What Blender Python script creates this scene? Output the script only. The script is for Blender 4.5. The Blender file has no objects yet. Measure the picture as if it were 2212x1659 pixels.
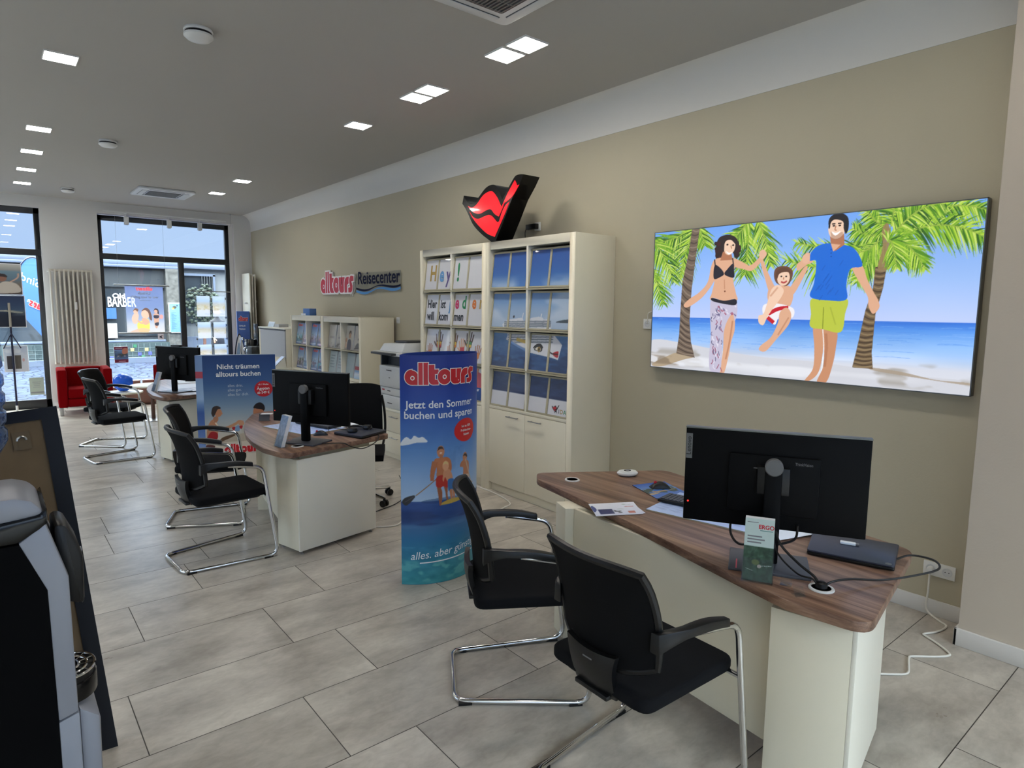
import bpy, bmesh, math, random
import numpy as np
from mathutils import Vector, Matrix, Euler
random.seed(7); RNG = np.random.default_rng(11)
SC = bpy.context.scene; COL = SC.collection
PI = math.pi
def R(a): return math.radians(a)
# ------------------------------------------------------------------ camera
YAW, PITCH, ROLL, CAM_H, FPX = R(39.4056), R(-6.6545), R(0.5859), 1.776, 1378.23
def make_camera():
    cy, sy, cp, sp = math.cos(YAW), math.sin(YAW), math.cos(PITCH), math.sin(PITCH)
    fw = Vector((cp*sy, cp*cy, sp)); rt = Vector((cy, -sy, 0)); up = rt.cross(fw)
    c, s = math.cos(ROLL), math.sin(ROLL)
    r2 = c*rt + s*up; u2 = -s*rt + c*up
    m = Matrix(((r2.x, u2.x, -fw.x, 0), (r2.y, u2.y, -fw.y, 0), (r2.z, u2.z, -fw.z, CAM_H), (0, 0, 0, 1)))
    cd = bpy.data.cameras.new('camera'); cd.sensor_width = 36; cd.sensor_fit = 'HORIZONTAL'
    cd.lens = 36*FPX/2212; cd.clip_start = .05; cd.clip_end = 300
    o = bpy.data.objects.new('camera', cd); COL.objects.link(o); o.matrix_world = m
    SC.camera = o
make_camera()
# ------------------------------------------------------------------ sky, exposure
LAMP_W = 19.0         # emission of the ceiling panels
SKY_W = 1.25
def make_world():
    w = bpy.data.worlds.new('sky'); SC.world = w; w.use_nodes = True
    n = w.node_tree.nodes; l = w.node_tree.links; n.clear()
    out = n.new('ShaderNodeOutputWorld'); bg = n.new('ShaderNodeBackground')
    tc = n.new('ShaderNodeTexCoord'); sx = n.new('ShaderNodeSeparateXYZ')
    l.new(tc.outputs['Generated'], sx.inputs[0])
    mr = n.new('ShaderNodeMapRange'); mr.inputs[1].default_value = .2; mr.inputs[2].default_value = 1
    mr.inputs[3].default_value = .40; mr.inputs[4].default_value = 16.0
    l.new(sx.outputs['Z'], mr.inputs[0])
    nz = n.new('ShaderNodeTexNoise'); nz.inputs['Scale'].default_value = 2.2; nz.inputs['Detail'].default_value = 4
    l.new(tc.outputs['Generated'], nz.inputs['Vector'])
    cr = n.new('ShaderNodeValToRGB'); cr.color_ramp.elements[0].position = .35; cr.color_ramp.elements[1].position = .7
    cr.color_ramp.elements[0].color = (.46, .59, .86, 1); cr.color_ramp.elements[1].color = (.62, .73, .92, 1)
    l.new(nz.outputs[0], cr.inputs[0])
    mx = n.new('ShaderNodeMix'); mx.data_type = 'RGBA'; mx.inputs[7].default_value = (.80, .81, .80, 1)     # white cloud overhead
    m2 = n.new('ShaderNodeMapRange'); m2.inputs[1].default_value = .18; m2.inputs[2].default_value = .6; l.new(sx.outputs['Z'], m2.inputs[0])
    l.new(m2.outputs[0], mx.inputs[0]); l.new(cr.outputs[0], mx.inputs[6]); l.new(mx.outputs[2], bg.inputs[0])
    ml = n.new('ShaderNodeMath'); ml.operation = 'MULTIPLY'; ml.inputs[1].default_value = SKY_W
    l.new(mr.outputs[0], ml.inputs[0]); l.new(ml.outputs[0], bg.inputs[1]); l.new(bg.outputs[0], out.inputs[0])
make_world()
vs = SC.view_settings; SC.display_settings.display_device = 'sRGB'
vs.view_transform = 'Standard'; vs.look = 'None'; vs.gamma = 1; vs.exposure = 1.5; vs.use_curve_mapping = False
cy_ = SC.cycles; cy_.use_denoising = True; cy_.max_bounces = 7; cy_.diffuse_bounces = 4; cy_.glossy_bounces = 4
cy_.transparent_max_bounces = 14; cy_.transmission_bounces = 6; cy_.caustics_reflective = False; cy_.caustics_refractive = False
cy_.sample_clamp_indirect = 6
# ------------------------------------------------------------------ helpers
def lin(c):
    c = c/255.0
    return c/12.92 if c <= .04045 else ((c+.055)/1.055)**2.4
def rgb(r, g, b): return (lin(r), lin(g), lin(b), 1)
def mat(name, col, rough=.5, metal=0, spec=.5, coat=0, bump=None, var=None, emit=None, alpha=None):
    m = bpy.data.materials.new(name); m.use_nodes = True
    nt = m.node_tree; p = nt.nodes['Principled BSDF']
    p.inputs['Base Color'].default_value = rgb(*col); p.inputs['Roughness'].default_value = rough
    p.inputs['Metallic'].default_value = metal; p.inputs['Specular IOR Level'].default_value = spec
    p.inputs['Coat Weight'].default_value = coat; p.inputs['Coat Roughness'].default_value = .03
    if emit: p.inputs['Emission Color'].default_value = rgb(*emit[0]); p.inputs['Emission Strength'].default_value = emit[1]
    tc = nt.nodes.new('ShaderNodeTexCoord')
    if var:    # (scale, amount, stretch)
        nz = nt.nodes.new('ShaderNodeTexNoise'); nz.inputs['Scale'].default_value = var[0]; nz.inputs['Detail'].default_value = 5
        mp = nt.nodes.new('ShaderNodeMapping'); mp.inputs['Scale'].default_value = var[2] if len(var) > 2 else (1, 1, 1)
        nt.links.new(tc.outputs['Object'], mp.inputs[0]); nt.links.new(mp.outputs[0], nz.inputs['Vector'])
        mr = nt.nodes.new('ShaderNodeMapRange'); mr.inputs[1].default_value = .3; mr.inputs[2].default_value = .7
        mr.inputs[3].default_value = 1-var[1]; mr.inputs[4].default_value = 1+var[1]
        nt.links.new(nz.outputs[0], mr.inputs[0])
        mx = nt.nodes.new('ShaderNodeVectorMath'); mx.operation = 'SCALE'; mx.inputs[0].default_value = rgb(*col)[:3]
        nt.links.new(mr.outputs[0], mx.inputs['Scale']); nt.links.new(mx.outputs[0], p.inputs['Base Color'])
    if bump:   # (scale, strength)
        nz = nt.nodes.new('ShaderNodeTexNoise'); nz.inputs['Scale'].default_value = bump[0]; nz.inputs['Detail'].default_value = 4
        nt.links.new(tc.outputs['Object'], nz.inputs['Vector'])
        bp = nt.nodes.new('ShaderNodeBump'); bp.inputs['Strength'].default_value = bump[1]; bp.inputs['Distance'].default_value = .002
        nt.links.new(nz.outputs[0], bp.inputs['Height']); nt.links.new(bp.outputs[0], p.inputs['Normal'])
    return m
def clear_mat(name, tint, gloss, rough=.02, ior=1.45, dens=0.0, body=(255, 255, 255)):
    """clear sheet: lets light straight through, reflects by Fresnel, a little milky with dens"""
    m = bpy.data.materials.new(name); m.use_nodes = True; nt = m.node_tree; n = nt.nodes; l = nt.links; n.clear()
    out = n.new('ShaderNodeOutputMaterial'); tr = n.new('ShaderNodeBsdfTransparent'); tr.inputs[0].default_value = rgb(*tint)
    gl = n.new('ShaderNodeBsdfGlossy'); gl.inputs['Roughness'].default_value = rough
    fr = n.new('ShaderNodeFresnel'); ge = n.new('ShaderNodeNewGeometry')
    io = n.new('ShaderNodeMapRange'); io.inputs[3].default_value = ior; io.inputs[4].default_value = 1/ior   # the far face of the sheet reflects like the near one
    l.new(ge.outputs['Backfacing'], io.inputs[0]); l.new(io.outputs[0], fr.inputs[0])
    mu = n.new('ShaderNodeMath'); mu.operation = 'MULTIPLY'; mu.inputs[1].default_value = gloss
    l.new(fr.outputs[0], mu.inputs[0])
    mx = n.new('ShaderNodeMixShader'); l.new(mu.outputs[0], mx.inputs[0]); l.new(tr.outputs[0], mx.inputs[1]); l.new(gl.outputs[0], mx.inputs[2])
    last = mx
    if dens > 0:
        df = n.new('ShaderNodeBsdfDiffuse'); df.inputs[0].default_value = rgb(*body)
        m2 = n.new('ShaderNodeMixShader'); m2.inputs[0].default_value = dens
        l.new(mx.outputs[0], m2.inputs[1]); l.new(df.outputs[0], m2.inputs[2]); last = m2
    l.new(last.outputs[0], out.inputs[0]); return m
class MB:
    """collects shapes that become ONE mesh"""
    def __init__(s): s.v = []; s.f = []; s.mi = []
    def add(s, vs, fs, mi=0):
        o = len(s.v); s.v += [tuple(v) for v in vs]; s.f += [tuple(i+o for i in f) for f in fs]; s.mi += [mi]*len(fs); return s
    def box(s, x0, x1, y0, y1, z0, z1, mi=0):
        vs = [(x, y, z) for z in (z0, z1) for y in (y0, y1) for x in (x0, x1)]
        return s.add(vs, [(0, 2, 3, 1), (4, 5, 7, 6), (0, 1, 5, 4), (2, 6, 7, 3), (0, 4, 6, 2), (1, 3, 7, 5)], mi)
    def obox(s, c, ux, hx, hy, z0, z1, mi=0):
        """box of half sizes hx along heading ux (radians), hy across"""
        a, b = math.cos(ux), math.sin(ux)
        P = lambda x, y, z: (c[0]+x*a-y*b, c[1]+x*b+y*a, z)
        vs = [P(x, y, z) for z in (z0, z1) for y in (-hy, hy) for x in (-hx, hx)]
        return s.add(vs, [(0, 2, 3, 1), (4, 5, 7, 6), (0, 1, 5, 4), (2, 6, 7, 3), (0, 4, 6, 2), (1, 3, 7, 5)], mi)
    def prism(s, pts, z0, z1, mi=0):
        if sum(pts[i][0]*pts[(i+1) % len(pts)][1]-pts[(i+1) % len(pts)][0]*pts[i][1] for i in range(len(pts))) < 0: pts = pts[::-1]
        n = len(pts); vs = [(p[0], p[1], z0) for p in pts]+[(p[0], p[1], z1) for p in pts]
        fs = [tuple(range(n))[::-1], tuple(range(n, 2*n))]+[(i, (i+1) % n, n+(i+1) % n, n+i) for i in range(n)]
        return s.add(vs, fs, mi)
    def sweep(s, pts, w, d, mi=0):
        return s
    def tube(s, pts, r, seg=10, closed=False, cap=True, mi=0):
        P = [Vector(p) for p in pts]; n = len(P); rr = r if isinstance(r, (list, tuple)) else [r]*n
        T = []
        for i in range(n):
            a = P[(i-1) % n] if (closed or i > 0) else P[i]; b = P[(i+1) % n] if (closed or i < n-1) else P[i]
            T.append((b-a).normalized())
        u = T[0].orthogonal().normalized(); vs = []
        for i in range(n):
            if i > 0:
                ax = T[i-1].cross(T[i])
                if ax.length > 1e-7: u = Matrix.Rotation(T[i-1].angle(T[i]), 3, ax.normalized()) @ u
            u = (u-T[i]*u.dot(T[i])).normalized(); w = T[i].cross(u)
            for k in range(seg):
                t = 2*PI*k/seg; vs.append(P[i]+rr[i]*(math.cos(t)*u+math.sin(t)*w))
        fs = []
        for i in range(n if closed else n-1):
            j = (i+1) % n
            for k in range(seg): fs.append((i*seg+k, i*seg+(k+1) % seg, j*seg+(k+1) % seg, j*seg+k))
        if cap and not closed:
            fs.append(tuple(range(seg))[::-1]); fs.append(tuple((n-1)*seg+k for k in range(seg)))
        return s.add(vs, fs, mi)
    def lathe(s, prof, c=(0, 0, 0), seg=24, axis='z', mi=0, sx=1, sy=1):
        vs = []; fs = []; n = len(prof)
        for r, z in prof:
            for k in range(seg):
                t = 2*PI*k/seg; a, b = r*math.cos(t)*sx, r*math.sin(t)*sy
                v = {'z': (a, b, z), 'x': (z, a, b), 'y': (b, z, a)}[axis]
                vs.append((c[0]+v[0], c[1]+v[1], c[2]+v[2]))
        for i in range(n-1):
            for k in range(seg): fs.append((i*seg+k, i*seg+(k+1) % seg, (i+1)*seg+(k+1) % seg, (i+1)*seg+k))
        if prof[0][0] > 1e-6: fs.append(tuple(range(seg))[::-1])
        if prof[-1][0] > 1e-6: fs.append(tuple((n-1)*seg+k for k in range(seg)))
        return s.add(vs, fs, mi)
    def grid(s, fn, nu, nv, mi=0, thick=None):
        """surface fn(u,v)->point, or a solid shell when thick is a vector function"""
        vs = [Vector(fn(i/nu, j/nv)) for j in range(nv+1) for i in range(nu+1)]; W = nu+1
        q = [(j*W+i, j*W+i+1, (j+1)*W+i+1, (j+1)*W+i) for j in range(nv) for i in range(nu)]
        if thick is None: return s.add(vs, q, mi)
        N = len(vs); bs = [vs[j*W+i]+Vector(thick(i/nu, j/nv)) for j in range(nv+1) for i in range(W)]
        fs = q+[(a+N, d+N, c+N, b+N) for a, b, c, d in q]
        rim = [i for i in range(W)]+[j*W+nu for j in range(1, nv+1)]+[nv*W+i for i in range(nu-1, -1, -1)]+[j*W for j in range(nv-1, 0, -1)]
        for k in range(len(rim)):
            a, b = rim[k], rim[(k+1) % len(rim)]; fs.append((b, a, a+N, b+N))
        return s.add(vs+bs, fs, mi)
    def xf(s, m):
        s.v = [tuple(m @ Vector(v)) for v in s.v]; return s
    def build(s, name, m, parent=None, smooth=False, bevel=0, seg=2, sharp=35, loc=None):
        me = bpy.data.meshes.new(name); me.from_pydata(s.v, [], s.f)
        for x in (m if isinstance(m, (list, tuple)) else [m]): me.materials.append(x)
        if len(set(s.mi)) > 1: me.polygons.foreach_set('material_index', s.mi)
        if bevel or smooth:
            bm = bmesh.new(); bm.from_mesh(me)
            if bevel:
                bmesh.ops.remove_doubles(bm, verts=bm.verts, dist=1e-5)
                es = [e for e in bm.edges if len(e.link_faces) == 2 and e.calc_face_angle(0) > R(30)]
                bmesh.ops.bevel(bm, geom=es, offset=bevel, segments=seg, affect='EDGES', profile=.5)
            if smooth or bevel:
                for f in bm.faces: f.smooth = True
                for e in bm.edges:
                    if len(e.link_faces) == 2 and e.calc_face_angle(0) > R(sharp): e.smooth = False
            bm.to_mesh(me); bm.free()
        me.update()
        o = bpy.data.objects.new(name, me); COL.objects.link(o)
        if parent: o.parent = parent
        if loc: o.location = loc
        return o
def rounded(pts, rad, n=5):
    """round the corners of a polygon; rad is one radius or a list"""
    out = []; N = len(pts)
    for i in range(N):
        p = Vector(pts[i][:2]); a = Vector(pts[i-1][:2]); b = Vector(pts[(i+1) % N][:2]); r = rad[i] if isinstance(rad, (list, tuple)) else rad
        if r <= 0: out.append(tuple(p)); continue
        da, db = (a-p), (b-p); r = min(r, da.length*.49, db.length*.49); da.normalize(); db.normalize()
        A, B = p+da*r, p+db*r
        for k in range(n+1):
            t = k/n; out.append(tuple(A*(1-t)**2+p*2*t*(1-t)+B*t*t))
    return out
def rect(x0, x1, y0, y1): return [(x0, y0), (x1, y0), (x1, y1), (x0, y1)]
def smooth_path(P, n=8, closed=False):
    P = [Vector(p) for p in P]; out = []; N = len(P)
    for i in range(N if closed else N-1):
        p1, p2 = P[i], P[(i+1) % N]
        p0 = P[(i-1) % N] if (closed or i > 0) else p1*2-p2
        p3 = P[(i+2) % N] if (closed or i < N-2) else p2*2-p1
        for k in range(n):
            t = k/n; out.append(.5*((2*p1)+(p2-p0)*t+(2*p0-5*p1+4*p2-p3)*t*t+(3*p1-p0-3*p2+p3)*t**3))
    if not closed: out.append(P[-1])
    return [tuple(p) for p in out]
def fillet_path(P, r, n=6):
    """polyline with rounded bends"""
    P = [Vector(p) for p in P]; out = [P[0]]
    for i in range(1, len(P)-1):
        a, p, b = P[i-1], P[i], P[i+1]; rr = r[i-1] if isinstance(r, (list, tuple)) else r
        da, db = (a-p), (b-p); q = min(rr, da.length*.49, db.length*.49); A, B = p+da.normalized()*q, p+db.normalized()*q
        for k in range(n+1):
            t = k/n; out.append(A*(1-t)**2+p*2*t*(1-t)+B*t*t)
    out.append(P[-1]); return [tuple(p) for p in out]
def tag(o, label=None, cat=None, group=None, kind=None):
    if label: o['label'] = label
    if cat: o['category'] = cat
    if group: o['group'] = group
    if kind: o['kind'] = kind
    return o
def thing(name, label, cat, loc=(0, 0, 0), rz=0, group=None):
    o = bpy.data.objects.new(name, None); COL.objects.link(o); o.location = loc; o.rotation_euler = (0, 0, rz)
    o.empty_display_size = .1
    return tag(o, label, cat, group)
def kids(o): return [c for c in bpy.data.objects if c.parent == o]
def copy_tree(o, parent=None):
    c = o.copy(); COL.objects.link(c); c.parent = parent
    for ch in kids(o): copy_tree(ch, c)
    return c
def struct(name, mb, m, **k):
    o = mb.build(name, m, **k); o['kind'] = 'structure'; return o
def frame_axes(origin, ex, ey):
    """matrix: local x->ex, y->ey, z->normal"""
    ex, ey = Vector(ex).normalized(), Vector(ey).normalized(); ez = ex.cross(ey)
    return Matrix(((ex.x, ey.x, ez.x, origin[0]), (ex.y, ey.y, ez.y, origin[1]), (ex.z, ey.z, ez.z, origin[2]), (0, 0, 0, 1)))
def text_verts(s, size, bold=0, sx=1, align='CENTER', shear=0, space=1.0):
    cu = bpy.data.curves.new('t', 'FONT'); cu.body = s; cu.size = size; cu.offset = bold*size; cu.align_x = align
    cu.align_y = 'CENTER'; cu.shear = shear; cu.space_character = space; cu.resolution_u = 3
    ob = bpy.data.objects.new('t', cu); COL.objects.link(ob)
    bpy.context.view_layer.update()
    me = bpy.data.meshes.new_from_object(ob.evaluated_get(bpy.context.evaluated_depsgraph_get()))
    vs = [(v.co.x*sx, v.co.y, v.co.z) for v in me.vertices]; fs = [tuple(p.vertices) for p in me.polygons]
    bpy.data.objects.remove(ob); bpy.data.curves.remove(cu); bpy.data.meshes.remove(me)
    return vs, fs
def letters(parent, m, specs, mapf, name='lettering'):
    """each line of lettering as a part of its own: (text, size, x, y, options)"""
    for s, size, x, y, k in specs:
        mb = MB(); put_text(mb, s, size, mapf, x, y, **k); mb.build(name, m, parent)
def words(parent, m, s, size, x, y, k, mapf, name):
    """a centred line set word by word, every word a part"""
    rot = k.pop('rot', 0); right = lambda t: max(v[0] for v in text_verts(t, size, **{**k, 'align': 'LEFT'})[0])
    W = right(s); pre = ''
    for w in s.split(' '):
        pre += w; a = right(pre)-right(w)-W/2; letters(parent, m, [(w, size, x+a*math.cos(rot), y+a*math.sin(rot), dict(k, align='LEFT', rot=rot))], mapf, name); pre += ' '
def put_text(mb, s, size, mapf, x=0, y=0, h=.0006, rot=0, mi=0, **k):
    """add flat lettering at (x,y) of a face; mapf(x,y,h) -> 3D"""
    vs, fs = text_verts(s, size, **k); c, sn = math.cos(rot), math.sin(rot)
    mb.add([mapf(x+v[0]*c-v[1]*sn, y+v[0]*sn+v[1]*c, h) for v in vs], fs, mi); return mb
# ------------------------------------------------------------------ materials
M = {}
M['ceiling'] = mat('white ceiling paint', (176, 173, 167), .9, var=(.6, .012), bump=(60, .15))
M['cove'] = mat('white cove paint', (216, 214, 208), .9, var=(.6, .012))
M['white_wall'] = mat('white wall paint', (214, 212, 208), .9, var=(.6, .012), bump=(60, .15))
M['beige_wall'] = mat('beige wall paint', (186, 178, 155), .88, var=(1.1, .025), bump=(90, .3))
M['pillar_wall'] = mat('greige pillar paint', (194, 182, 166), .88, var=(1.1, .02), bump=(90, .3))
M['skirting'] = mat('white skirting board', (222, 220, 216), .45)
M['cream'] = mat('cream laminate', (231, 223, 200), .38, var=(3, .012))
M['cream_dark'] = mat('cream edge strip', (176, 168, 140), .4)
M['white_lam'] = mat('off white laminate', (236, 232, 216), .35, var=(3, .01))
M['grey_lam'] = mat('grey shutter laminate', (172, 174, 176), .45, var=(120, .03))
M['black_plastic'] = mat('black plastic', (13, 13, 14), .38, spec=.4, bump=(300, .1))
M['black_gloss'] = mat('glossy black plastic', (9, 9, 10), .16, spec=.35)
M['badge_grey'] = mat('grey badge', (104, 104, 104), .5)
M['monitor_black'] = mat('matt black monitor shell', (5, 5, 6), .6, spec=.15, bump=(400, .08))
M['grey_plastic'] = mat('dark grey plastic', (74, 76, 84), .4)
M['mesh_black'] = mat('black woven mesh', (9, 9, 10), .9, spec=.2, bump=(900, .5))
M['seat_black'] = mat('black seat fabric', (15, 16, 19), .95, spec=.2, bump=(700, .6))
M['chrome'] = mat('chrome tube', (215, 215, 215), .1, metal=1)
M['steel'] = mat('brushed steel', (170, 170, 168), .3, metal=1)
M['alu'] = mat('grey aluminium frame', (110, 112, 110), .38, metal=.7)
M['silver'] = mat('silver plastic', (146, 149, 158), .4, metal=.2)
M['cooler_black'] = mat('cooler side panel', (3, 3, 4), .7, spec=.08)
M['board_frame'] = mat('black blue board frame', (9, 10, 18), .4, spec=.3)
M['black_frame'] = mat('black window frame', (34, 36, 38), .4)
M['white_plastic'] = mat('white plastic', (226, 226, 222), .35)
M['printer_white'] = mat('printer casing', (208, 210, 210), .42)
M['printer_grey'] = mat('printer dark panel', (52, 54, 56), .4)
M['radiator'] = mat('radiator enamel', (206, 200, 186), .32)
M['red_fabric'] = mat('red upholstery', (122, 1, 6), .9, spec=.08, bump=(500, .4))
M['blue_rubber'] = mat('blue balloon skin', (20, 96, 225), .25)
M['bottle_blue'] = clear_mat('blue bottle plastic', (150, 178, 215), 1.3, .06, 1.45, .12, (150, 180, 220))
M['water'] = clear_mat('water', (214, 228, 238), .6)
M['clear'] = clear_mat('clear acrylic', (248, 250, 250), .5, .01, 1.45, .008, (235, 240, 245))
M['glass'] = clear_mat('window glass', (236, 242, 244), 1.0, .0, 1.5)
M['acrylic_back'] = clear_mat('acrylic sign plate', (238, 238, 234), .4, .2, 1.45, .10, (225, 225, 218))
M['sofa_leg'] = mat('brushed sofa leg', (176, 172, 168), .4, metal=.6)
M['wood_dark'] = mat('dark wood', (92, 62, 50), .4)
M['bench'] = mat('window bench laminate', (150, 118, 104), .5, var=(3, .05))
M['board_brown'] = mat('brown hardboard', (118, 98, 72), .75, var=(14, .05))
M['paper'] = mat('white paper', (236, 238, 242), .6)
M['cable_black'] = mat('black cable', (16, 16, 17), .45)
M['cable_white'] = mat('white cable', (225, 222, 212), .45)
M['sign_navy'] = mat('matt navy sign film', (20, 24, 52), .7, spec=.15)
M['navy'] = mat('navy lacquer', (24, 28, 56), .3)
M['sign_red'] = mat('red sign film', (196, 22, 36), .3)
M['sign_white'] = mat('white sign film', (238, 234, 230), .4)
M['ink_white'] = mat('white lettering', (232, 236, 240), .5)
M['ink_pale'] = mat('pale grey lettering', (190, 202, 214), .5)
M['ink_dark'] = mat('dark lettering', (40, 46, 54), .5)
M['ink_red'] = mat('red lettering', (190, 28, 40), .5)
M['ink_blue'] = mat('mid blue print', (70, 140, 200), .4)
M['ink_grey'] = mat('grey lettering', (120, 120, 122), .5)
M['gold'] = mat('mustard print', (170, 140, 70), .5); M['sky_ink'] = mat('light blue print', (96, 150, 200), .5)
M['violet'] = mat('violet print', (86, 74, 130), .5); M['green_ink'] = mat('green print', (30, 130, 80), .5)
M['orange_ink'] = mat('orange print', (214, 120, 50), .5); M['pink_ink'] = mat('magenta print', (190, 50, 100), .5)
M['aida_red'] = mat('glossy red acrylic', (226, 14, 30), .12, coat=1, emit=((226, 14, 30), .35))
M['lamp'] = mat('lamp diffuser', (255, 250, 240), .5, emit=((255, 250, 242), LAMP_W))
M['lamp_rim'] = mat('lamp rim', (232, 230, 224), .4)
M['led_red'] = mat('red power light', (255, 60, 50), .5, emit=((255, 50, 40), .35))
def print_mat(name, rough, coat=0, emit=0):
    m = bpy.data.materials.new(name); m.use_nodes = True; nt = m.node_tree; p = nt.nodes['Principled BSDF']
    a = nt.nodes.new('ShaderNodeAttribute'); a.attribute_name = 'ink'
    nt.links.new(a.outputs['Color'], p.inputs['Base Color']); p.inputs['Roughness'].default_value = rough
    p.inputs['Coat Weight'].default_value = coat; p.inputs['Coat Roughness'].default_value = .02
    if emit:
        p.inputs['Base Color'].default_value = (0, 0, 0, 1); nt.links.remove(p.inputs['Base Color'].links[0])
        nt.links.new(a.outputs['Color'], p.inputs['Emission Color']); p.inputs['Emission Strength'].default_value = emit
    return m
M['print'] = print_mat('printed board', .42)
M['print_gloss'] = print_mat('print behind acrylic', .5, coat=1)
M['print_backlit'] = print_mat('backlit print film', .5, emit=.37)
# sheer banner print: some daylight comes through
def sheer():
    m = print_mat('sheer window print', .6); nt = m.node_tree; n = nt.nodes; p = n['Principled BSDF']; out = n['Material Output']
    tl = n.new('ShaderNodeBsdfTranslucent'); a = [x for x in n if x.type == 'ATTRIBUTE'][0]; nt.links.new(a.outputs['Color'], tl.inputs[0])
    mx = n.new('ShaderNodeMixShader'); mx.inputs[0].default_value = .42
    nt.links.new(p.outputs[0], mx.inputs[1]); nt.links.new(tl.outputs[0], mx.inputs[2])
    t2 = n.new('ShaderNodeBsdfTransparent'); m2 = n.new('ShaderNodeMixShader'); m2.inputs[0].default_value = .22
    nt.links.new(mx.outputs[0], m2.inputs[1]); nt.links.new(t2.outputs[0], m2.inputs[2]); nt.links.new(m2.outputs[0], out.inputs[0]); return m
M['print_sheer'] = sheer()
def walnut():
    m = bpy.data.materials.new('walnut laminate'); m.use_nodes = True; nt = m.node_tree; n = nt.nodes; l = nt.links; p = n['Principled BSDF']
    tc = n.new('ShaderNodeTexCoord'); mp = n.new('ShaderNodeMapping'); mp.inputs['Scale'].default_value = (14, .55, 14)
    l.new(tc.outputs['Object'], mp.inputs[0])
    a = n.new('ShaderNodeTexNoise'); a.inputs['Scale'].default_value = 1.6; a.inputs['Detail'].default_value = 7; a.inputs['Distortion'].default_value = .6
    l.new(mp.outputs[0], a.inputs['Vector'])
    b = n.new('ShaderNodeTexNoise'); b.inputs['Scale'].default_value = 9; b.inputs['Detail'].default_value = 3
    mp2 = n.new('ShaderNodeMapping'); mp2.inputs['Scale'].default_value = (22, .5, 22); l.new(tc.outputs['Object'], mp2.inputs[0]); l.new(mp2.outputs[0], b.inputs['Vector'])
    ad = n.new('ShaderNodeMath'); ad.operation = 'MULTIPLY_ADD'; ad.inputs[1].default_value = .35; l.new(b.outputs[0], ad.inputs[0]); l.new(a.outputs[0], ad.inputs[2])
    cr = n.new('ShaderNodeValToRGB'); e = cr.color_ramp.elements
    e[0].position = .48; e[0].color = rgb(88, 62, 49); e[1].position = .92; e[1].color = rgb(166, 132, 108)
    x = cr.color_ramp.elements.new(.68); x.color = rgb(128, 97, 79)
    l.new(ad.outputs[0], cr.inputs[0]); l.new(cr.outputs[0], p.inputs['Base Color']); p.inputs['Roughness'].default_value = .34
    return m
M['walnut'] = walnut()
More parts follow.
